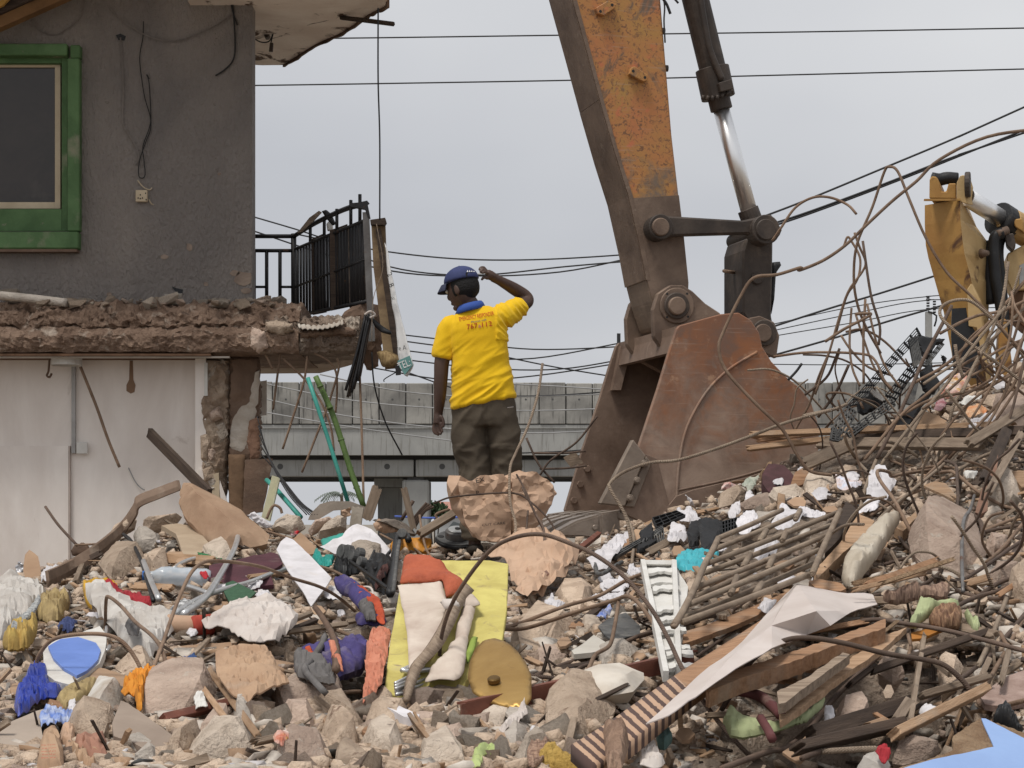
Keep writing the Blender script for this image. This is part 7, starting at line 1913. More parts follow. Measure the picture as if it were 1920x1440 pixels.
rock(Z5([(700,1360),(800,1310),(900,1310),(970,1350),(900,1390),(760,1410),(700,1400)]), 'dark stone beside the blue board', CONC_P, .06)
cg_ = thing('rebar_cage', HP(1290,1180), 'flattened ladder-like rebar column cage lying on the slope', 'rebar cage')
OCC.append(Z4([(490,140),(860,-10),(1190,-10),(1030,360),(260,640)]))
cpl = lying(Z4([(260,640),(1180,0)]),.1,0,.19)
def cgp(pts, d): return [cpl.pt(*p, d) for p in Z4(pts)]
for a, b, d in (((500,148),(860,-12),.03),((468,215),(945,15),.0),((440,290),(1165,5),.05),((420,345),(1130,75),-.02),((365,430),(1105,135),.03),((335,520),(1065,215),.05),((290,605),(1045,285),.0),((300,620),(1020,350),.05),((380,475),(900,230),-.04)):
    tube('long_bar', cgp([a, ((a[0] + b[0]) / 2,(a[1] + b[1]) / 2 + 4), b], d),.0120, REBAR_P, cg_, sub=3, sides=7)
for pts, d in (([(500,148),(460,230),(420,300),(370,420),(300,560),(250,640)],.06),([(1185,-10),(1140,90),(1090,200),(1030,345)],.07),([(770,105),(735,160)],.04),([(885,105),(860,160)],.05),([(680,240),(640,310)],.03),([(812,250),(780,315)],.05),([(605,365),(570,460)],.04),([(745,405),(705,465)],.05),([(960,-10),(935,40)],.05)):
    tube('stirrup', cgp(pts, d),.0135, REBAR_P, cg_, sub=3, sides=7)
plank(Z4([(375,465)])[0], Z4([(505,700)])[0],15,.02, WOOD_G, 'grey lath wedged in the rebar cage\'s left end', 'lath', .14,.01,3, 'lath')
for i, (o_, m, l, t) in enumerate([(Z4([(250,690),(420,640),(620,560),(880,450),(880,490),(700,590),(560,650),(420,700),(300,740)]), WOOD_O, 'orange plywood strip under the rebar cage', .02),
    (Z4([(1010,390),(1060,375),(1190,400),(1220,430),(1190,445),(1050,430)]), WOOD_O, 'plywood corner behind the vinyl sheet\'s peak', .02),
    (Z4([(1040,330),(1180,180),(1290,10),(1380,50),(1330,120),(1200,230),(1060,370)]), WOOD, 'wide sawn plank end right of the rebar cage', .05),
    (Z4([(1140,100),(1220,-60),(1290,-10),(1180,150),(1100,230)]), WOOD_D, 'dark side of a board beside the sawn plank', .04),
    (ZC([(900,1320),(1050,1210),(1060,1250),(960,1350)]), WOOD, 'short timber end under the cream bag', .05)]):
    board('plank', o_, m, l, 'plank', t, .3, lift=.07 + .01 * i, jag=.8, seed=i)
cbag = soft('cream_bag', Z5([(410,380),(420,280),(500,170),(620,70),(740,10),(755,30),(700,130),(640,220),(560,330),(490,430),(430,420)]), mk('cream_vinyl_bag', (.52,.47,.39),(.40,.34,.26),4, rough=.5, bump=.3, spots=(.28,.2,.13), spot_scale=5, spot_lo=.62), 'dirty cream vinyl bag standing right of the sawn plank', 'bag', .08,.06,.45, amp=.012, fold=.02, ffreq=(10,10,4), seed=40, lift=.06)
kt = thing('white_tray', HP(1255,1235), 'broken white plastic tray with ribs below the turquoise bag', 'tray')
to2 = Z4([(70,290),(110,280),(250,290),(330,420),(310,560),(300,700),(270,900),(205,930),(170,760),(110,560)])
OCC.append(to2)
tpl2 = lying(to2,.4,0,.08)
plate('base', to2, tpl2,.015, WPLAST, kt, jag=.8)
for a, b in (((75,290),(205,925)),((250,292),(275,890)),((75,290),(250,292))):
    beam('rim', tpl2.pt(*Z4([a])[0],.015), tpl2.pt(*Z4([b])[0],.015),.02,.04, WPLAST, kt)
r = random.Random(3)
for i in range(11):
    y = 330 + i * 52 + r.uniform(-14,14); x0 = 90 + i * 11 + r.uniform(0,20)
    if i in (3,7): continue
    plate('rib', Z4([(x0, y),(x0 + 60, y - 12),(x0 + 150, y - 6),(x0 + 155, y + 16),(x0 + 60, y + 10),(x0 + 5, y + 24)]), Plane(tpl2.p0 + tpl2.n * (.02 + .012 * r.random()), tpl2.n),.012, WPLAST, kt, jag=1.5, step=6, seed=i)
soft('turquoise_bag', Z4([(250,300),(270,250),(330,225),(420,222),(505,235),(500,270),(440,320),(370,360),(300,350)]), TURQ, 'turquoise plastic bag behind the rebar cage\'s left end', 'bag', .05,.05,.4, amp=.012, fold=.02, seed=41)
def crate(name, label, quads, planes, mats, solids, base):
    t = thing(name, base, label, 'crate')
    for (q, nu, nv, bw), pl, m in zip(quads, planes, mats):
        lattice('slatted_panel', q, pl, nu, nv, bw * .55,.02, m, t)
    for i, (q, pl) in enumerate(solids):
        lump('solid_panel', q, pl, .02,.02, BLACKP, t, rings=5, n=36, pw=6, amp=.01, seed=i, jag=1, smooth=False)
    return t
c0 = facing(1640,720,11.3,12,.35); c1_ = facing(1640,720,11.2,12,.35); c3 = facing(1640,720,11.45,12,.35)
OCC.append(ZD([(350,1150),(470,880),(1045,240),(1280,330),(1150,800),(500,1140)]))
crate('black_crate', 'crushed black plastic crate with slatted sides standing among the rebar', [
    (ZD([(470,880),(1045,235),(1080,300),(560,860)]),5,12,.010),(ZD([(350,1060),(470,870),(555,930),(430,1150)]),5,5,.016),(ZD([(470,1080),(840,815),(870,870),(500,1130)]),4,8,.012),
    (ZD([(760,830),(1000,525),(1055,560),(850,860)]),5,8,.011),(ZD([(985,340),(1040,305),(1085,500),(1030,560)]),3,6,.016),(ZD([(1030,640),(1062,650),(1015,860),(960,850)]),3,6,.014),(ZD([(1095,540),(1240,355),(1268,372),(1130,550)]),4,6,.010),
    (ZD([(340,1150),(360,1050),(420,1080),(410,1160)]),3,6,.016)],
    [c0, c1_, c1_, c3, c0, c1_, c3, c1_],[BLACKP, GREYP, GREYP, BLACKP, GREYP, GREYP, GREYP, GREYP],
    [(ZD([(550,860),(650,745),(720,780),(770,850),(740,900),(600,960),(555,930)]), c3),(ZD([(1050,290),(1130,315),(1200,325),(1280,330),(1250,370),(1190,390),(1130,500),(1085,480),(1040,340)]), c3),
     (ZD([(1060,620),(1130,540),(1165,530),(1180,600),(1240,690),(1180,790),(1090,760)]), c3),(ZD([(880,960),(1000,880),(1080,780),(1180,760),(1080,900),(980,1050),(870,1120)]), c3),(ZD([(1240,460),(1285,490),(1270,550),(1250,560),(1260,510)]), c3),(ZD([(480,1110),(560,1050),(640,1000),(620,1060),(520,1140)]), c0)], P(1620,820,11.3))
board('white_block', ZD([(660,750),(680,735),(780,800),(765,840),(700,800)]), WPLAST, 'white strip inside the black crate', 'strip', .03, pl=facing(1650,740,11.35))
m0 = lying(ZB([(800,960),(1000,700)]),.7,10,.06)
OCC.append(ZB([(710,950),(720,740),(800,720),(1090,720),(1080,860),(880,960)]))
crate('black_crate', 'small broken black crate pieces beside the bucket above the turquoise bag', [
    (ZB([(960,750),(1090,715),(1085,790),(965,830)]),4,7,.012),(ZB([(720,945),(790,925),(800,945),(720,970)]),3,6,.010)],[m0, m0],[BLACKP, BLACKP],
    [(ZB([(790,735),(850,720),(960,740),(960,830),(880,950),(820,950),(800,850)]), m0),(ZB([(710,830),(740,745),(800,740),(810,830),(800,920),(730,930)]), m0.back(.06))], m0.pt(1320,1030))
m1_ = lying(ZB([(330,960),(700,660)]),.6,10,.07)
crate('black_crate', 'flattened dusty black crate slats beside the bucket tooth', [
    (ZB([(175,985),(540,780),(545,800),(200,1000)]),3,6,.010),(ZB([(470,720),(640,670),(700,700),(500,790)]),4,5,.011),(ZB([(480,850),(545,800),(555,970),(520,990)]),3,5,.012)],[m1_, m1_, m1_],[GREYP, BLACKP, GREYP],
    [(ZB([(370,830),(460,760),(480,830),(470,880),(390,900)]), m1_),(ZB([(350,930),(500,880),(500,920),(360,980)]), m1_)], m1_.pt(1190,1040))
tag(tube('grey_tube_frame', [HP(*p, .14) for p in Z3([(865,310),(880,370),(905,440),(1030,370)])],.012, GREYP, sides=6), 'grey angled tube below the crate slats', 'tube')
for i, (a, b, w, t, m, l) in enumerate([((1412,838),(1880,822),11,.03, WOOD, 'longest splintered board above the rebar cage, upper layer'),((1405,866),(1650,838),10,.03, WOOD, 'splintered pale board below the longest one'),((1560,848),(1900,840),20,.02, WOOD_D, 'dark underside board of the plank stack'),((1540,862),(1830,868),26,.03, WOOD_G, 'grey board at the bottom of the plank stack'),
    ((1425,858),(1650,832),6,.015, WOOD_O, 'thin orange splinter in the plank stack'),((1505,905),(1580,872),24,.03, WOOD_G, 'grey board slanting under the plank stack'),((1830,945),(1870,850),22,.02, WOOD_D, 'upright dark reddish board at the right'),((1835,970),(1895,860),14,.02, WOOD_G, 'slim upright board beside the dark reddish one'),((1800,880),(1925,800),18,.03, WOOD_G, 'pale grey board slanting up to the right edge')]):
    plank(a, b, w, t, m, l, 'plank', .12 + .012 * i, .05,20 + i)
board('bark_wood', ZB([(1245,420),(1290,340),(1340,340),(1400,350),(1470,420),(1450,500),(1380,550),(1300,545),(1250,480)]), mk('dark_purple_bark', (.10,.045,.05),(.06,.03,.03),8, bump=.5), 'dark purple stump end with torn bark beside the bucket', 'wood', .08,.6, jag=1.5)
soft('torn_bark', ZB([(1225,430),(1280,350),(1320,330),(1330,380),(1300,430),(1290,500),(1260,500)]), FIBRE, 'torn orange bark beside the dark stump', 'bark', .04,.03,.6, amp=.03, fold=.03, lift=.10, seed=42, smooth=False)
board('plywood_shard', ZB([(1160,150),(1270,105),(1330,115),(1610,200),(1420,220),(1300,190)]), WOOD_O, 'triangular plywood shard leaning on the bucket', 'plywood', .015,.2, lift=.12)
board('plywood_shard', ZB([(1450,485),(1480,400),(1580,340),(1610,290),(1610,370),(1570,470),(1490,500)]), WOOD_O, 'upright plywood shard right of the dark stump', 'plywood', .015,.7, jag=1)
board('plywood_shard', ZD([(535,1150),(560,1080),(650,1040),(760,1030),(860,1080),(850,1150),(700,1170)]), mk('reddish_ply', (.28,.115,.05),(.2,.08,.035),6, bump=.3, stretch=(8,8,1)), 'reddish plywood piece below the black crate', 'plywood', .02,.8, lift=.10, jag=1)
board('brown_carton', ZD([(1060,980),(1110,920),(1290,980),(1280,1060),(1200,1070),(1060,1030)]), CARD, 'brown carton side below the black crate', 'cardboard', .01,.8, lift=.10)
board('brown_carton', ZD([(1320,1080),(1450,1040),(1450,1130),(1400,1160),(1330,1140)]), CARD, 'brown carton corner at upper right', 'cardboard', .01,.7, lift=.12)
board('splinter_ply', ZE([(880,360),(1000,320),(1100,340),(1220,490),(1130,450),(1180,500),(1060,440),(960,400)]), WOOD, 'split pale plywood above the big right boulder', 'plywood', .012,.3, lift=.10, jag=1.2)
board('brown_board', ZE([(1380,620),(1440,400),(1540,230),(1600,60),(1590,240),(1540,300),(1500,480),(1500,600),(1430,640)]), mk('reddish_board', (.24,.14,.10),(.17,.095,.065),6, bump=.4), 'reddish brown board standing at the right', 'board', .03,.6, lift=.10, jag=1)
board('dark_board', ZE([(1340,340),(1430,250),(1550,70),(1570,60),(1480,280),(1400,360)]), WOOD_D, 'dark panel behind the reddish standing board', 'panel', .02,.5, lift=.06)
board('wood_block', ZE([(1715,235),(1790,215),(1900,220),(1900,370),(1830,380)]), WOOD, 'pale sawn wood block at the right edge', 'wood block', .06,.5, lift=.06)
for o_, l, m, d in [
    (ZE([(730,900),(750,760),(810,720),(880,610),(960,560),(1060,510),(1150,520),(1240,570),(1360,650),(1420,780),(1460,950),(1490,1060),(1420,1150),(1280,1250),(1080,1270),(950,1220),(850,1130),(770,1020)]), 'huge pinkish concrete boulder at the right', CONC_P, .16),
    (ZE([(1500,400),(1540,300),(1600,275),(1720,310),(1810,360),(1820,460),(1740,540),(1600,560),(1510,520)]), 'grey concrete block right of the reddish board', CONC, .12),
    (ZE([(1480,960),(1520,910),(1620,900),(1700,930),(1660,1000),(1560,1040),(1490,1010)]), 'rounded stone right of the huge boulder', CONC_P, .08),
    (ZE([(1690,1040),(1740,990),(1830,980),(1851,1030),(1800,1080),(1720,1080)]), 'small brick-like stone at the right edge', CONC_P, .05),
    (ZE([(1500,1260),(1560,1180),(1680,1140),(1780,1180),(1820,1260),(1720,1330),(1580,1340)]), 'broad tan boulder below the rounded stone', CONC_P, .10),
    (ZE([(1420,690),(1460,640),(1560,630),(1640,660),(1580,720),(1460,730)]), 'flat stone at the right above the rounded one', CONC, .06),
    (ZE([(1700,1340),(1760,1290),(1860,1270),(1940,1300),(1940,1560),(1780,1520),(1700,1440)]), 'large tan boulder cut by the right edge', CONC_T, .14),
    (ZE([(760,1240),(820,1200),(900,1220),(940,1280),(880,1310),(790,1290)]), 'dark stone below the huge boulder', CONC_P, .05),
    (ZE([(440,1330),(500,1270),(620,1250),(740,1260),(720,1320),(600,1350)]), 'greyish flat chunk right of the cream bag', CONC, .06),
    (ZC([(250,1010),(280,965),(330,955),(420,985),(485,1010),(480,1050),(400,1060),(300,1115),(265,1070)]), 'smooth stone above the rebar cage', CONC, .08),
    (ZC([(0,1090),(120,1070),(240,1060),(290,1090),(240,1130),(60,1130)]), 'long concrete lump above the rebar cage', CONC, .06),
    (ZB([(1080,620),(1180,590),(1300,590),(1420,590),(1400,640),(1260,660),(1120,660)]), 'long cylindrical concrete lump beside the bucket', CONC_P, .06),
    (ZB([(930,600),(990,530),(1080,520),(1150,540),(1120,600),(1030,640),(940,650)]), 'tan chunk against the bucket side', CONC_T, .08),
    (ZB([(800,1120),(880,1095),(960,1110),(960,1150),(860,1170)]), 'pale stone under the rebar cage', CONC, .05),
    (ZC([(1600,440),(1700,390),(1850,380),(1900,460),(1900,640),(1750,700),(1620,660),(1580,560)]), 'large dusty boulder at the right edge of the crest', CONC_P, .14),
    (ZC([(1680,260),(1730,200),(1820,180),(1900,200),(1900,360),(1780,360),(1700,330)]), 'tan block at the right edge of the crest', CONC_T, .12),
    (ZC([(1520,430),(1580,385),(1700,370),(1700,420),(1600,460)]), 'tan flat stone on the right crest', CONC_T, .06),
    (Z5([(1150,930),(1180,890),(1220,900),(1240,960),(1190,990),(1140,970)]), 'grey round stone at the right of the hollow', CONC_G, .05),
    (Z5([(960,840),(1040,830),(1100,880),(1060,980),(980,980),(950,900)]), 'tan block in the hollow right of the door', CONC_T, .07),
    (Z5([(610,870),(680,840),(760,870),(770,930),(700,960),(620,920)]), 'dark brown stone in the hollow', CONC_P, .06),
    (Z5([(380,1130),(440,1080),(560,1080),(580,1150),(500,1200),(390,1190)]), 'shadowed stone under the broken door', CONC_P, .07)]:
    rock(o_, l, m, d, .35)
for i, (o_, l, m) in enumerate([
    (ZC([(720,940),(770,890),(830,900),(870,950),(915,1000),(860,1090),(840,1130),(770,1150),(700,1090)]), 'printed white paper hanging among the rebar', PAPER),(ZC([(640,1230),(670,1160),(720,1130),(790,1150),(780,1200),(700,1220)]), 'white paper crumple below the printed one', PAPER),
    (ZC([(475,965),(520,975),(675,1010),(660,1030),(560,1060),(490,1045)]), 'pale blue wrapper above the rebar cage', mk('pale_blue_print', (.60,.66,.78),(.6,.45,.38),20)),(ZD([(1460,1010),(1500,990),(1680,930),(1700,950),(1670,1080),(1560,1140),(1480,1120)]), 'large white paper on the right slope', PAPER),
    (ZD([(970,1120),(1010,1060),(1080,1080),(1180,1080),(1150,1150),(990,1165)]), 'white paper crumple under the black crate', PAPER),(ZD([(1630,700),(1650,640),(1750,625),(1770,650),(1760,740),(1690,760)]), 'white paper near the right crest', PAPER),
    (ZD([(1230,790),(1290,680),(1370,620),(1460,615),(1440,720),(1390,800),(1280,830)]), 'red and white food wrapper at the right crest', PRINT),(ZD([(1180,920),(1200,850),(1260,830),(1290,870),(1240,930)]), 'dark red wrapper below the food wrapper', mk('dark_red_print', (.25,.06,.08),(.5,.35,.35),18)),
    (ZD([(1440,940),(1470,890),(1560,870),(1630,910),(1560,960),(1480,990)]), 'orange printed wrapper on the right slope', mk('orange_print', (.55,.19,.06),(.6,.45,.3),16)),(ZD([(1390,850),(1460,810),(1580,800),(1560,830),(1440,870)]), 'white plastic strip beside the orange wrapper', WPLAST),
    (ZE([(1255,260),(1330,245),(1410,240),(1370,300),(1290,315)]), 'white foam piece at the far right', WPLAST),(ZD([(1770,1100),(1870,1065),(1880,1100),(1820,1130)]), 'small white scrap at the right edge', WPLAST),
    (ZB([(690,680),(720,640),(770,680),(790,730),(730,760),(640,750),(640,660)]), 'lilac-white paper on the bucket side', PAPER),(ZB([(570,890),(600,770),(700,790),(715,860),(640,905)]), 'white paper beside the black crate', PAPER),
    (ZB([(1000,700),(1030,640),(1090,620),(1095,690),(1040,740)]), 'printed paper corner above the rebar cage', PAPER),(ZB([(1060,760),(1120,690),(1190,680),(1240,780),(1140,850),(1080,830)]), 'crumpled lilac paper above the rebar cage', PAPER),
    (ZB([(1310,780),(1380,640),(1480,690),(1560,680),(1500,770),(1400,830)]), 'white paper under the rebar cage\'s upper end', PAPER),(ZB([(1180,1000),(1200,930),(1300,890),(1380,910),(1340,980),(1220,1040)]), 'white card under the middle of the rebar cage', PAPER),
    (ZB([(950,530),(975,480),(1100,490),(1060,520)]), 'red-striped paper against the bucket', mk('red_striped_paper', (.66,.58,.54),(.45,.1,.08),22)),(ZB([(1100,490),(1150,440),(1225,435),(1190,520),(1150,540)]), 'greenish printed sheet beside the red-striped paper', mk('green_grey_print', (.45,.45,.38),(.32,.36,.3),16)),
    (ZB([(280,1130),(310,1060),(390,1100),(390,1130),(320,1170)]), 'white paper ball above the white tray', PAPER),(ZB([(0,1020),(120,940),(240,830),(290,900),(200,1000),(150,1100),(60,1120)]), 'white torn notebook pages below the bucket tooth', PAPER),
    (ZB([(700,560),(740,590),(770,640),(740,640)]), 'small white flake on the bucket\'s foot', PAPER),(Z4([(60,1440),(55,1290),(100,1270),(150,1320),(200,1430)]), 'grey-white rag hanging below the striped panel', CLOTHW),
    (Z3([(600,520),(650,460),(660,500),(720,530),(680,545),(620,540)]), 'white paper strip beside the tan chunk', PAPER),(Z3([(860,500),(900,470),(1060,465),(1040,490),(940,510)]), 'lilac paper under the rebar near the centre', PAPER),
    (Z3([(890,600),(940,560),(970,530),(985,560),(940,600)]), 'small blue and white packet near the black plate', mk('blue_packet', (.12,.2,.55),(.6,.6,.6),14)),(Z2([(215,1280),(300,1240),(310,1280),(240,1310)]), 'orange and red sweet wrapper at the bottom left centre', PRINT),
    (ZB([(1480,690),(1530,660),(1640,680),(1700,700),(1600,730)]), 'white sheet at the rebar cage\'s right end', PAPER),(Z4([(720,560),(760,495),(830,520),(790,560)]), 'clear plastic film on the orange plywood strip', PAPER)]):
    crumple('paper_piece', o_, m, l, 'paper', 50 + i, amt=.018, lift=.09)
soft('teal_box', Z4([(145,1240),(160,1190),(210,1195),(245,1270),(200,1310),(160,1300)]), mk('grey_teal_paint', (.10,.17,.16), bump=.2, dust=.2), 'small grey-teal box under the striped panel', 'box', .04,.05,.5, amp=.004, fold=.004, pw=5, lift=.10)
soft('striped_scrap', Z3([(500,1350),(520,1320),(630,1300),(640,1340),(600,1390),(540,1440),(510,1420)]), mk('striped_padding3', (.42,.28,.2),(.14,.08,.06),40, bump=.5, stretch=(1,1,5)), 'small striped fabric scrap left of the striped panel', 'fabric', .03,.03,.4, lift=.06)
plank(Z3([(730,1380)])[0], Z3([(760,1250)])[0],14,.05, WOOD_G, 'short grey post end below the triangular boulder', 'post', .06,.01,3, 'post_end')
def rb(pts, label, mat=REBAR, r=.0085, ya=None, yb=None, lift=.06, group='loose bent rebar', name='rebar', cat='rebar'):
    n = len(pts)
    jr = random.Random(int(pts[0][0] * 7 + pts[-1][1]))
    pts = [(x + jr.uniform(-1.8,1.8), y + jr.uniform(-1.8,1.8)) for x, y in pts]
    y0 = ya if ya else H(*pts[0]) - lift
    y1 = yb if yb else H(*pts[-1]) - lift
    res = []
    for i, (x, y) in enumerate(pts):
        Y = y0 + (y1 - y0) * i / (n - 1)
        h = H(x, y) - .04
        if not (ya and yb) and Y > h: Y = h
        res.append(P(x, y, Y))
    return tag(tube(name, res, r * .9, mat, sub=5, sides=7), label, cat, group)
Z0 = zf(1000,480,2.571)
full = Z0([(1440,1060),(1340,1035),(1280,970),(1200,840),(1080,720),(930,560),(895,450),(920,360),(990,210),(1060,110),(1170,90),(1290,60)]) + ZX([(150,530),(260,490),(370,410),(480,310),(600,200),(720,100)]) + [(1760,300),(1850,258),(1960,240)]
rb(full, 'longest bent rebar, curling over the bucket and up to the right edge', REBAR, .0105,10.6,10.9)
rb(Z0([(480,1440),(450,1260),(375,1130),(375,1090),(440,1040),(560,1000),(700,985),(860,935),(1040,875),(1200,810),(1330,772),(1440,740)]) + ZD([(120,960),(350,900),(480,860)]), 'hooked rebar running across the bucket side', REBAR_P, .0105,10.5,10.9)
rb(Z3([(190,1180),(60,1040),(10,850),(30,650),(120,450),(280,240),(420,150),(580,130),(750,180),(900,250),(1060,370),(1200,540),(1300,720),(1380,880),(1510,1090),(1640,1250),(1780,1390),(1860,1450)]), 'great hoop of rebar arching over the middle of the heap', REBAR_D, .0085,7.2,5.8)
rb(Z3([(370,660),(500,650),(760,570),(1000,500),(1070,470),(1130,510),(1220,640),(1300,760),(1370,840)]), 'narrow rebar loop inside the great hoop', REBAR, .0095,8.0,7.2)
rb(Z3([(370,655),(480,620),(700,540),(900,470),(1060,380),(1150,350)]), 'straight rebar above the narrow loop', REBAR, .0095,8.0,8.6)
rb(Z3([(1020,500),(1000,640),(970,750),(890,800),(850,870),(780,1040),(730,1180),(710,1390)]), 'jagged rebar dropping to the bottom edge at centre', REBAR, .009,7.7,6.2)
rb(Z3([(560,920),(620,890),(800,830),(970,770),(1150,690),(1300,660),(1440,620),(1560,570)]), 'straight dark rebar behind the white slab', REBAR_D, .0095,7.2,8.0)
rb(Z3([(600,960),(450,1000),(250,1040),(180,1020),(230,970),(330,930),(500,920),(700,935),(760,910),(800,870),(850,860)]), 'hairpin rebar lying across the brass disc', REBAR_D, .009,6.85,7.2)
rb(Z3([(510,0),(505,120),(495,280)]), 'thin rebar hanging down over the paper sack, left', REBAR_D, .007,10.6,10.2)
rb(Z3([(480,-140),(550,0),(600,100),(590,230),(545,380),(510,480)]), 'thin rebar bending over the paper sack, middle', REBAR_D, .007,10.7,9.6)
rb([(1019,680),(1008,740),(990,800),(968,850),(957,880),(958,940),(966,985),(960,1030),(955,1060)], 'tall leaning rebar in front of the man', REBAR_P, .0085,10.75,10.3)
rb([(862,929),(880,927),(960,925),(1000,945),(1030,975),(1050,1010)], 'thin wire arching across the paper sack', REBAR_D, .006,10.6,10.4)
rb([(812,945),(838,935),(862,929)], 'thin wire left of the paper sack', REBAR_D, .006,10.9,10.6)
rb([(970,890),(985,920),(1000,960),(1030,1010),(1042,1020)], 'thin wire on the right of the paper sack', REBAR_D, .006,10.6,10.3)
for pts, l in (([(988,822),(1010,870),(1040,905)], 'dark rod slanting down right of the man'),([(1000,850),(1060,848),(1098,845)], 'dark level rod behind the paper sack'),([(1118,780),(1080,830),(1030,865),(1008,895)], 'rusty rod curving left of the bucket'),([(1012,878),(1060,877),(1100,874)], 'second level rod behind the paper sack')):
    rb(pts, l, REBAR_D, .008,12.3,12.2)
tag(prism('card_tag', [P(*p, 12.3) for p in ((1056,858),(1078,846),(1094,868),(1070,876))],(0,.01,0), WOOD_G), 'small brown square piece hung between rods left of the bucket', 'board')
for pts, l in ((Z1([(235,985),(210,860),(240,770),(310,710),(430,685),(580,690),(680,730),(760,830),(820,950)]), 'rebar hoop over the blue round board'),(Z1([(595,700),(600,500),(620,480),(680,530),(760,620),(860,700),(920,800),(940,960)]), 'rebar hook standing in the torn sack'),
               (Z1([(820,1010),(860,880),(920,720),(960,600),(1030,430),(1100,310),(1200,270),(1440,300),(1640,370),(1800,420),(1900,480),(2000,560)]), 'long rebar arch from the orange cloth to the backpack'),(Z1([(1220,190),(1240,350),(1290,520),(1360,630),(1320,720),(1280,770)]), 'thin rebar hook beside the chrome tube'),
               (Z2([(250,380),(400,320),(470,305),(560,330),(680,400),(760,450)]), 'rebar bowed over the white sheet'),(Z2([(180,110),(300,140),(480,190),(700,200),(900,210),(1020,230)]), 'level rebar below the crest in the middle'),(Z2([(340,650),(540,655),(680,700),(880,770)]), 'rebar lying over the backpack'),
               (Z2([(820,125),(900,160),(1000,200),(1060,240)]), 'short rebar at the orange crate'),(Z2([(1040,20),(1050,120),(1080,210),(1120,270)]), 'thin upright rebar by the pulley'),(Z2([(500,1060),(560,1030),(640,1015),(710,1015)]), 'thin bent wire in the gap below the backpack')):
    rb(pts, l, REBAR, .0085, lift=.16)
for a, b in (((240,720),(440,640)),((270,760),(470,680)),((640,690),(880,640)),((300,750),(640,700))):
    plank(Z2([a])[0], Z2([b])[0],9,.02, WOOD_G if a[0] != 270 else WOOD_D, 'slim dusty batten lying left of the backpack', 'batten', .10,.01, a[0], 'batten', group='battens left of the backpack')
for pts, l in ((Z1([(700,1050),(780,1110),(880,1140),(980,1100),(1100,1060)]), 'pale wire around the tan block, upper'),(Z1([(790,1060),(900,1110),(1020,1090),(1190,1020)]), 'pale wire around the tan block, lower')):
    rb(pts, l, REBAR_P, .006, lift=.15)
tang = [
 (ZX([(540,930),(470,800),(430,680),(410,560),(430,400),(500,230),(560,60),(590,30),(630,60),(680,190),(760,380),(860,540),(960,640),(1080,760),(1150,840),(1240,930)]), 'tallest rebar loop peaking above the tangle', REBAR, .009,11.2,10.6),
 (ZX([(20,390),(70,320),(130,230),(220,180),(300,180),(380,220),(428,262)]), 'thin rebar arc springing from the arm linkage', REBAR, .009,11.8,11.6),
 (ZX([(275,875),(370,815),(460,770),(495,748),(480,738),(420,745)]), 'short rebar with hooked end in the tangle', REBAR, .010,11.1,11.1),
 (ZX([(230,1130),(300,920),(330,800),(390,640),(450,540),(470,490),(440,420),(420,350)]), 'rebar weaving up through the left of the tangle', REBAR, .008,11.4,11.3),
 (ZX([(365,410),(380,370),(400,390),(440,470),(440,540),(420,600),(380,660),(330,830)]), 'small looped rebar left in the tangle', REBAR, .008,11.4,11.4),
 (ZX([(465,670),(462,860),(460,1080)]), 'upright rebar stub left in the tangle', REBAR, .009,11.3,11.3),
 (ZX([(405,710),(390,880),(410,1000),(440,1090)]), 'second upright rebar stub left in the tangle', REBAR, .008,11.4,11.3),
 (ZX([(455,390),(500,650),(535,800),(530,890)]), 'long drooping rebar left of the black crate', REBAR_D, .009,11.2,11.2),
 (ZX([(25,950),(200,925),(450,930),(520,970),(560,1060),(600,1100)]), 'level rebar bending down left of the black crate', REBAR, .009,11.5,11.2),
 (ZX([(100,1060),(140,1020),(168,982)]), 'thin black wire end above the bucket corner', WIREM, .009,11.6,11.6),
 (ZX([(180,1130),(280,1050),(320,960),(340,910)]), 'dark rebar rising beside the bucket corner', REBAR_D, .009,11.5,11.4),
 (ZX([(240,1240),(330,1120),(390,990)]), 'dark rebar rising left of the black crate', REBAR_D, .010,11.5,11.4),
 (ZX([(120,1320),(200,1180),(240,1040),(300,920)]), 'pale rebar rising behind the bucket corner', REBAR, .008,11.6,11.4),
 (ZX([(340,1210),(280,1130),(360,1120),(430,1150),(460,1200)]), 'rebar arch low behind the bucket corner', REBAR, .008,11.5,11.3),
 (ZX([(480,690),(520,880),(570,1000),(640,1100)]), 'rebar leaning into the black crate', REBAR, .008,11.4,11.3),
 (ZX([(420,740),(470,880),(520,1010),(600,1120)]), 'rebar crossing behind the black crate', REBAR, .008,11.5,11.4),
 (ZX([(350,850),(400,920),(480,1000),(600,1040)]), 'bent rebar low in the left tangle', REBAR, .008,11.5,11.4),
 (ZX([(370,830),(460,820),(560,880),(680,1000)]), 'curved rebar above the black crate', REBAR, .008,11.5,11.4),
 (ZX([(1234,1080),(1120,990),(990,900),(870,800),(832,740),(850,700),(920,675),(990,690),(1100,790),(1180,880),(1260,980)]), 'pale teardrop loop of rebar before the yellow arm', REBAR_P, .0105,10.5,10.7),
]
for pts, l, m, r_, a, b in tang: rb(pts, l, m, r_, a, b, group='rebar tangle at right')
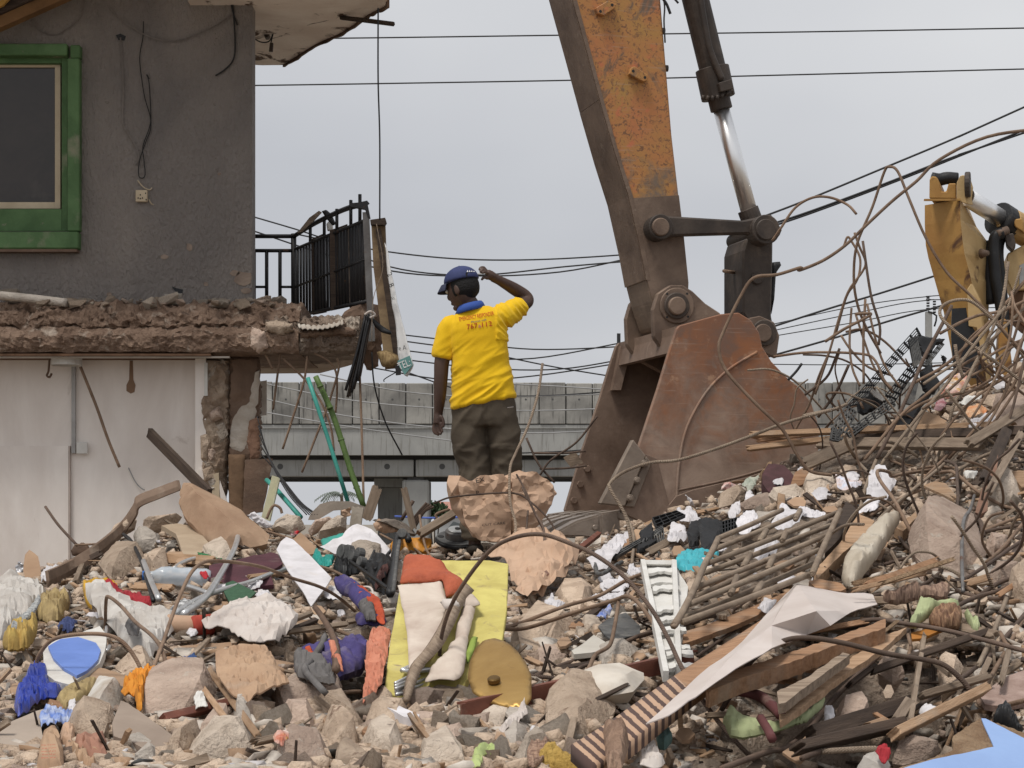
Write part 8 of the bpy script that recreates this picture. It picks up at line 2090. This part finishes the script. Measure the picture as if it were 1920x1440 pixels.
R2 = [
 (ZD([(720,1309),(850,1050),(1000,700),(1100,480),(1250,200),(1330,60)]), REBAR_D, .012),(ZD([(620,1309),(900,960),(1100,800),(1400,560),(1600,440)]), REBAR, .010),(ZD([(780,1309),(1050,960),(1250,740),(1500,400),(1770,60)]), REBAR_P, .010),
 (ZD([(1200,1309),(1300,1060),(1350,870),(1450,680),(1560,480),(1640,330)]), REBAR_P, .011),(ZD([(880,970),(1150,830),(1400,780),(1600,720),(1800,620),(1940,540)]), REBAR, .010),(ZD([(1310,1309),(1600,980),(1800,750),(1940,500)]), REBAR, .010),
 (ZD([(1380,1309),(1650,1040),(1850,760),(1940,640)]), REBAR, .009),(ZD([(1700,1220),(1800,980),(1880,680),(1940,430)]), REBAR_D, .009),(ZD([(1290,740),(1420,930),(1520,1060),(1700,1200)]), REBAR_P, .009),(ZD([(440,1110),(480,1200),(550,1309)]), REBAR_P, .010),
 (ZD([(770,1180),(850,1180),(960,1230),(1060,1300)]), REBAR_P, .010),(ZD([(1100,690),(1300,570),(1480,450),(1650,340),(1800,200),(1940,60)]), REBAR_P, .009),(ZD([(1420,780),(1500,560),(1640,300),(1750,0),(1790,-300)]), REBAR_P, .010),(ZD([(1540,480),(1700,620),(1940,800)]), REBAR, .009),
 (ZD([(1480,640),(1650,540),(1780,420),(1940,330)]), REBAR, .008),(ZD([(1240,280),(1400,190),(1560,130),(1740,100),(1940,20)]), REBAR, .010),(ZD([(1020,690),(1280,540),(1500,330),(1700,120),(1940,-150)]), REBAR, .010),(ZD([(1350,380),(1380,520),(1420,640)]), REBAR_P, .011),
 (ZD([(1640,330),(1700,440),(1720,520),(1680,560),(1620,500),(1650,380),(1800,60),(1900,-250)]), REBAR_P, .008),(ZD([(1550,440),(1600,560),(1680,640),(1780,660)]), REBAR, .008),(ZD([(1430,800),(1560,720),(1760,600),(1940,440)]), REBAR, .009),(ZD([(1760,-60),(1760,100),(1720,260),(1650,380)]), REBAR_P, .009),
 (ZD([(1940,200),(1850,60),(1820,-60)]), REBAR, .009),(ZD([(1840,520),(1900,350),(1940,300)]), REBAR, .009),(ZD([(1090,900),(1280,760),(1500,560),(1720,420),(1940,330)]), REBAR, .009),(ZD([(960,1180),(1100,930),(1200,800)]), REBAR_P, .013),
 (ZD([(1700,620),(1800,420),(1880,150),(1940,-60)]), REBAR, .009),(ZD([(1500,980),(1620,760),(1720,560),(1800,300),(1830,0)]), REBAR, .008),(ZD([(1240,1120),(1420,900),(1650,720),(1860,600),(1940,560)]), REBAR, .008),(ZD([(1560,1120),(1700,900),(1830,620),(1940,200)]), REBAR, .009)]
rr = random.Random(8)
for pts, m, r_ in R2:
    y0 = rr.uniform(10.3,10.9)
    rb(pts, 'bent rebar in the dense tangle before the yellow excavator', m, r_, y0, y0 + rr.uniform(.0,.5), group='rebar tangle at right')
for k in range(34):
    x, y, a = rr.uniform(1480,1900), rr.uniform(640,1130), rr.uniform(-2.4,-.4)
    y = max(y, interp(CREST, x) - 20); cv, st_ = rr.uniform(-.5,.5), rr.uniform(22,46); pts = []
    for _ in range(6):
        pts.append((x, y)); x += st_ * math.cos(a); y += st_ * math.sin(a); a += cv + rr.uniform(-.25,.25)
    rb(pts, 'thin bent rod woven through the rebar on the right', rr.choice((REBAR, REBAR_P, REBAR_D)), rr.uniform(.005,.008), H(*pts[0]) - .05, H(*pts[0]) - rr.uniform(.1,.5), group='thin rods at right')
R3 = [
 (ZE([(0,240),(120,250),(220,170),(400,20)]), 'rebar bent under the plank stack', REBAR, .009),(ZE([(160,0),(230,120),(350,240)]), 'short rebar stub beside the printed paper', REBAR_P, .010),
 (ZE([(960,210),(700,250),(570,275),(540,230),(470,220),(440,240),(480,330),(600,520),(740,760),(900,1010),(1060,1200),(1300,1360),(1500,1440)]) + Z5([(1280,515),(1440,530),(1500,535)]), 'long hooked rebar crossing the huge boulder', REBAR, .010),
 (ZE([(0,1060),(300,830),(560,600),(900,300),(1100,130)]), 'straight rebar running up from the sawn plank', REBAR_P, .010),(ZE([(360,650),(600,520),(900,380),(1150,260)]), 'rebar parallel above the cream bag', REBAR, .010),
 (ZE([(1000,250),(1100,220),(1190,250),(1400,420),(1650,560),(1800,610),(1870,700)]), 'rebar bowed down to the right edge', REBAR, .010),(ZE([(1060,130),(1140,140),(1200,180),(1210,300),(1220,500),(1180,720),(1110,950),(1050,1180)]), 'rebar hanging over the huge boulder', REBAR_D, .009),
 (ZE([(1900,60),(1700,10),(1550,40),(1400,110),(1230,210),(1100,300)]), 'ribbed rebar arching at the right edge', REBAR_P, .011),(ZE([(1375,450),(1340,600),(1270,700),(1260,1000),(1260,1380)]), 'grey wire cable standing on the huge boulder', GREYMETAL, .009),
 (ZE([(1500,1100),(1650,960),(1780,800),(1900,650)]), 'rebar right of the huge boulder, upper', REBAR, .010),(ZE([(1250,1280),(1500,1110),(1700,980),(1900,860)]), 'rebar right of the huge boulder, lower', REBAR_D, .009),
 (ZE([(1440,810),(1600,790),(1900,740)]), 'dark rebar at the right edge, middle', REBAR_D, .009),(ZE([(1440,800),(1700,710),(1900,630)]), 'rebar at the right edge above the middle one', REBAR, .009),(ZE([(1340,640),(1420,720),(1450,850)]), 'dark strap on the huge boulder\'s shoulder', REBAR_D, .012),
 (ZE([(350,1430),(700,1360),(900,1310),(1050,1200)]), 'rebar along the torn striped cloth', REBAR_D, .009),(ZE([(1440,1400),(1650,1290),(1900,1210)]), 'ribbed rebar at the right edge, lowest', REBAR_D, .010),(ZE([(780,520),(960,530),(1100,525)]), 'short level rebar above the huge boulder', REBAR_D, .009),
 (ZE([(560,110),(700,170),(800,210)]), 'rebar under the plank stack, right', REBAR, .008),(ZE([(680,150),(720,220),(800,300)]), 'dark rebar stub under the planks', REBAR_D, .010),(ZE([(240,1390),(330,1360),(450,1240),(490,1170),(440,1150)]), 'thin curled wire below the cream bag', REBAR_P, .006),
 (ZE([(500,1130),(640,1080),(760,1050)]), 'dark rebar left of the huge boulder', REBAR_D, .009),(ZE([(640,830),(680,920),(740,980)]), 'rebar stub left of the huge boulder', REBAR_D, .009),(ZE([(840,200),(1000,180),(1190,190),(1420,215)]), 'level rebar crossing right of the printed paper', REBAR, .009),
 (ZE([(300,640),(560,560),(660,480),(830,260),(960,60),(1000,-40)]), 'rebar fanning up through the right slope', REBAR_P, .010),(ZE([(620,560),(860,330),(1040,150),(1200,-20)]), 'second rebar fanning up the right slope', REBAR, .010),(ZE([(980,180),(1040,20),(1080,-60)]), 'third rebar fanning up the right slope', REBAR_P, .010),
 (ZE([(270,600),(320,400),(400,190),(470,30),(560,-90)]), 'thick rebar rising beside the printed paper', REBAR_P, .012),(ZE([(460,170),(560,30),(640,-60)]), 'rebar rising under the plank stack', REBAR_P, .011),
 (Z5([(220,690),(400,640),(600,610),(740,620),(1000,670),(1280,740),(1480,790)]), 'rebar lying along the broken door', REBAR_D, .0095),(Z4([(520,1120),(600,980),(700,830),(860,730),(1000,705),(1200,735),(1440,790),(1680,835),(1780,870),(1880,960),(1940,1050)]), 'long rebar arching over the vinyl sheet to the right', REBAR_D, .0095),
 (Z5([(-260,1440),(0,1345),(100,1330),(220,1230),(400,1020),(640,790),(790,670)]), 'dark ribbed rebar curving along the lower right', REBAR_D, .0105),(Z5([(190,1390),(600,1220),(900,1060),(1180,870),(1290,760),(1460,560)]), 'rebar rising across the dark hollow', REBAR_D, .0095),
 (Z5([(1190,860),(1240,740),(1300,600),(1340,490)]), 'pale rebar stub at the right', REBAR_P, .010),(Z5([(1440,1060),(1280,1100),(1180,1075),(1240,960),(1350,760),(1460,560)]), 'rebar looping round the dusty flap', REBAR, .009),(Z5([(300,1350),(520,1340),(610,1335)]), 'short pale rod on the lower dark beam', REBAR_P, .010),
 (Z5([(790,690),(800,760),(800,810),(950,820)]), 'small hooked rebar beside the door end', REBAR, .008),(Z5([(1300,680),(1350,760),(1480,790)]), 'short crossing rebar at the right edge', REBAR, .009),(Z5([(1060,440),(1200,490),(1350,480)]), 'rebar under the long hooked one', REBAR_D, .009),(Z5([(1000,560),(1160,480),(1300,440),(1480,360)]), 'ribbed rebar at the green foam', REBAR_D, .010),
 (Z3([(1050,0),(1100,130),(1090,290)]), 'lower end of the rebar before the bucket', REBAR_P, .010),(Z4([(0,720),(250,650),(420,600),(560,560),(700,470)]), 'rebar passing under the cage\'s left end', REBAR_D, .009),(Z4([(380,810),(560,690),(760,565)]), 'thin dark rebar on the orange plywood', REBAR_D, .007)]
for pts, l, m, r_ in R3:
    rb(pts, l, m, r_, lift=.20, group='rebar on the right slope')
import numpy as np
def rock_mesh(seed, fine):
    r = random.Random(seed)
    sx, sy, sz = r.uniform(.85,1.25), r.uniform(.7,1.0), r.uniform(.5,.85)
    pts = []
    for _ in range(15 if fine else 10):
        p = [r.uniform(-1,1) for _ in range(3)]
        p[r.randrange(3)] = r.choice((-1,1)) * r.uniform(.75,1)
        q = V((p[0] * sx, p[1] * sy, p[2] * sz))
        pts.append(q * min(1,1.25 / q.length))
    vs, fs = hull(pts, 4 if fine else 0,.05 if fine else 0,2.6, seed)
    me = bpy.data.meshes.new('chunk_mesh'); me.from_pydata(vs, [], fs)
    return me
MATS = [CONC, CONC_T, CONC_P, CONC_G, CONC]
protos = []
for k in range(20):
    me = rock_mesh(100 + k, True)
    me.polygons.foreach_set('use_smooth', [True] * len(me.polygons))
    try: me.set_sharp_from_angle(angle=math.radians(32))
    except Exception: pass
    me.materials.append(MATS[k % 5])
    protos.append(me)
def inside(px, py):
    for poly_ in OCC:
        c = False; n = len(poly_); j = n - 1
        for i in range(n):
            (xi, yi),(xj, yj) = poly_[i], poly_[j]
            if (yi > py) != (yj > py) and px < (xj - xi) * (py - yi) / (yj - yi + 1e-9) + xi: c = not c
            j = i
        if c: return True
    return False
zones = [('lower left', 0,330),('lower centre left', 330,640),('lower centre', 640,960),('centre right', 960,1300),('right', 1300,1600),('far right', 1600,1930)]
def zone(px, py):
    col = 'on the left side' if px < 560 else 'in the middle' if px < 1180 else 'on the right side'
    row = 'at the foot of the heap' if py > 1270 else 'halfway up the heap' if py > 1090 else 'near the top of the heap'
    return f'loose concrete chunk among others {col}, {row}'
made = 0
tries = 0
while made < 190 and tries < 9000:
    tries += 1
    px = R.uniform(-10,2000)
    top = interp(CREST, px)
    py = R.uniform(top - 4,1452)
    big = py > 1290 and 280 < px < 1120
    if not big and R.random() < .4: continue
    if inside(px, py) and R.random() < .985: continue
    s = R.uniform(38,92) if big else R.uniform(20,50)
    if py < 1120: s *= .75
    Y = H(px, py); c = P(px, py, Y); c.z -= dip(c.x, Y)
    rad = s / 2 / F * Y
    o = bpy.data.objects.new('concrete_chunk', protos[R.randrange(20)]); COL.objects.link(o)
    o.scale = (rad * R.uniform(.9,1.25), rad * R.uniform(.8,1.1), rad * R.uniform(.8,1.1))
    o.rotation_euler = (R.uniform(-.7,.7), R.uniform(-.7,.7), R.uniform(0,6.28))
    o.location = c + V((0,0, rad * .25))
    tag(o, zone(px, py), 'concrete chunk', zone(px, py).replace('loose concrete chunk among others', 'loose chunks'))
    made += 1
for k in range(64):
    px = R.uniform(0,540); Y = R.uniform(13.05,13.4)
    rad = R.choice((.018,.025,.035,.055)) * R.uniform(.7,1.1)
    o = bpy.data.objects.new('rubble_lump', protos[R.choice((1,6,0,2,5))]); COL.objects.link(o)
    o.scale = (rad * 1.3, rad, rad * .8); o.rotation_euler = (R.uniform(-.4,.4), R.uniform(-.4,.4), R.uniform(0,6.28))
    zt = 3.13 if Y > 13.2 else 3.09
    o.location = (wx(px, Y), Y, zt + rad * .15)
    tag(o, 'loose rubble lump lying on the torn slab below the dark wall', 'rubble', 'rubble on the torn slab')
for (px, py, rad) in ((328,558,.06),(20,552,.07),(430,566,.055),(380,568,.05)):
    o = bpy.data.objects.new('rubble_lump', protos[int(px) % 20]); COL.objects.link(o)
    o.scale = (rad * 1.3, rad, rad); o.location = P(px, py + 4,13.3)
    tag(o, {328: 'pale upright lump on the slab under the hole in the wall', 20: 'pinkish lump on the slab at the left edge', 430: 'pale lump on the slab near the wall corner', 380: 'flat pale lump on the slab right of the wall hole'}[px], 'rubble', 'rubble on the torn slab')
tag(tube('pipe', [P(-20,552,13.1), P(60,560,13.1), P(125,568,13.1)],.03, CONC_G, sides=8), 'grey pipe lying on the torn slab at the left edge', 'pipe')
def scatter(name, count, lo, hi, nmesh, mat, label, seed, flat=1.0, occ_keep=.25, region=None):
    """countless fine pieces as one mesh"""
    rs = random.Random(seed)
    base = []
    for k in range(nmesh):
        me = rock_mesh(500 + seed * 20 + k, False)
        co = np.empty(len(me.vertices) * 3); me.vertices.foreach_get('co', co)
        base.append((co.reshape(-1,3), np.array([tuple(p.vertices) for p in me.polygons])))
        bpy.data.meshes.remove(me)
    vs, fs, off, done, tr = [],[],0,0,0
    while done < count and tr < count * 8:
        tr += 1
        px = rs.uniform(-160,2260)
        py = rs.uniform(interp(CREST, px) - 3,1470)
        if region and not region(px, py, rs): continue
        if 1340 < px < 1780 and py > 1220 and rs.random() < .75: continue
        if inside(px, py) and rs.random() > occ_keep: continue
        Y = H(px, py); c = P(px, py, Y); c.z -= dip(c.x, Y)
        rad = (lo + (hi - lo) * rs.random() ** 2.2)
        co, f = base[rs.randrange(nmesh)]
        M = Matrix.Rotation(rs.uniform(0,6.28),3, 'Z') @ Matrix.Rotation(rs.uniform(-.9,.9),3, 'X')
        m = np.array(M) * rad
        q = (co * np.array([1,1, flat])) @ m.T + np.array([c.x, c.y, c.z + rad * .2])
        vs.append(q); fs.append(f + off); off += len(co); done += 1
    va, fa = np.concatenate(vs), np.concatenate(fs)
    me = bpy.data.meshes.new(name)
    me.vertices.add(len(va)); me.vertices.foreach_set('co', va.ravel())
    me.loops.add(fa.size); me.loops.foreach_set('vertex_index', fa.ravel().astype(np.int32))
    me.polygons.add(len(fa)); me.polygons.foreach_set('loop_start', np.arange(0, fa.size, 3, dtype=np.int32))
    me.update(calc_edges=True); me.validate()
    me.materials.append(mat)
    o = bpy.data.objects.new(name, me); COL.objects.link(o)
    return tag(o, label, 'rubble', kind='stuff')
scatter('card_bits', 1100,.012,.06,12, CARD, 'small torn bits of brown card strewn over the heap', 4,.12,.15)
scatter('paper_bits', 420,.010,.05,12, PAPER, 'small torn bits of white paper strewn over the heap', 8,.12,.2)
scatter('dark_bits', 700,.008,.045,12, GREYP, 'small dark plastic fragments strewn over the heap', 9,.3,.1)
PALE = mk('pale_plaster', (0.66,0.60,0.53),(0.48,0.42,0.36),9, bump=.5, bscale=40, rnd=.1)
scatter('fine_rubble', 8400,.006,.05,24, CONC_T, 'fine tan concrete rubble covering the whole heap', 1, occ_keep=.08)
scatter('fine_rubble', 10500,.004,.03,24, CONC_P, 'fine pinkish rubble mixed over the heap', 2, occ_keep=.08)
scatter('plaster_flakes', 3800,.012,.065,12, PALE, 'thin plaster flakes strewn over the heap', 3,.25,.08)
def splinters(name, count, mat, label, seed, region):
    rs = random.Random(seed); ac = Acc(); done = 0; tr = 0
    while done < count and tr < count * 20:
        tr += 1
        px = rs.uniform(-100,2200); py = rs.uniform(interp(CREST, px) - 2,1450)
        if not region(px, py, rs) or (inside(px, py) and rs.random() > .12): continue
        c = HP(px, py, .03); c.z -= dip(c.x, c.y)
        d = V((rs.gauss(0,1), rs.gauss(0,.5), rs.gauss(0,.45))).normalized(); s = d.cross(V((rs.gauss(0,1),-1,1))).normalized(); u = d.cross(s)
        L, w, t = rs.uniform(.03,.14), rs.uniform(.004,.016), rs.uniform(.002,.006)
        ac.add([c + d * (a * L) + s * (b * w) + u * (e * t) for a, b, e in ((-1,-1,-1),(1,-.4,-1),(1,.4,-1),(-1,1,-1),(-1,-1,1),(1,-.4,1),(1,.4,1),(-1,1,1))], BOXF); done += 1
    tag(ac.make(name, mat), label, 'splinters', kind='stuff')
right = lambda px, py, rs: px > 1150 or rs.random() < .3
splinters('wood_splinters', 150, WOOD, 'small pale wood splinters scattered over the heap', 5, right)
splinters('wood_splinters', 180, WOOD_G, 'small grey wood splinters scattered over the heap', 6, right)
splinters('wood_splinters', 260, WOOD_D, 'small dark splinters scattered over the heap', 7, right)
rs = random.Random(77)
n_ = 0
while n_ < 34:
    px, py = rs.uniform(0,1920), rs.uniform(940,1430)
    if py < interp(CREST, px) + 6 or (inside(px, py) and rs.random() < .9): continue
    if (px < 1150 and rs.random() < .6) or (1340 < px < 1780 and py > 1220 and rs.random() < .8): continue
    a = rs.gauss(-.35,.6); L = rs.uniform(22,70)
    x2, y2 = px + L * math.cos(a), py + L * math.sin(a)
    if y2 < interp(CREST, x2) + 4 or y2 > 1440: continue
    col = 'left' if px < 640 else 'middle' if px < 1200 else 'right'
    plank((px, py),(x2, y2), rs.uniform(5,15), rs.uniform(.008,.025), rs.choice((WOOD, WOOD, WOOD_G, WOOD_G, WOOD_D, WOOD_O, CARD)), f'loose piece of broken lath lying in the rubble, {col} of the picture', 'lath', rs.uniform(.04,.10),.03, n_, 'lath', group=f'loose laths on the {col}')
    n_ += 1
n_ = 0
while n_ < 84:
    px, py = (rs.uniform(1130,1600), rs.uniform(880,1130)) if n_ > 50 else (rs.uniform(0,1920), rs.uniform(940,1430))
    if py < interp(CREST, px) + 12 or (inside(px, py) and rs.random() < .8): continue
    w, h = rs.uniform(10,26), rs.uniform(6,16)
    out = [(px + w * math.cos(t + rs.uniform(-.2,.2)) * rs.uniform(.7,1.1), py + h * math.sin(t) * rs.uniform(.7,1.1)) for t in [k * 6.283 / 6 for k in range(6)]]
    col = 'left' if px < 640 else 'middle' if px < 1200 else 'right'
    k = rs.random()
    if k < .35: crumple('paper_scrap', out, PAPER, f'small scrap of white paper in the rubble, {col} of the picture', 'paper', n_, .012,.4,.05, f'paper scraps on the {col}')
    else:
        m, nm, lb = (CARD, 'card_scrap', 'torn piece of brown card') if k < .7 else (rs.choice((CONC_G, WOOD_O, CONC_T)), 'board_shard', 'broken flat shard of board')
        o, _ = board(nm, out, m, f'{lb} in the rubble, {col} of the picture', 'scrap', .012, rs.uniform(.1,.6), rs.uniform(-20,20),.05, jag=.6)
        o['group'] = f'{nm.replace("_", " ")}s on the {col}'
    n_ += 1
for o in bpy.data.objects:
    if '_org' in o: del o['_org']
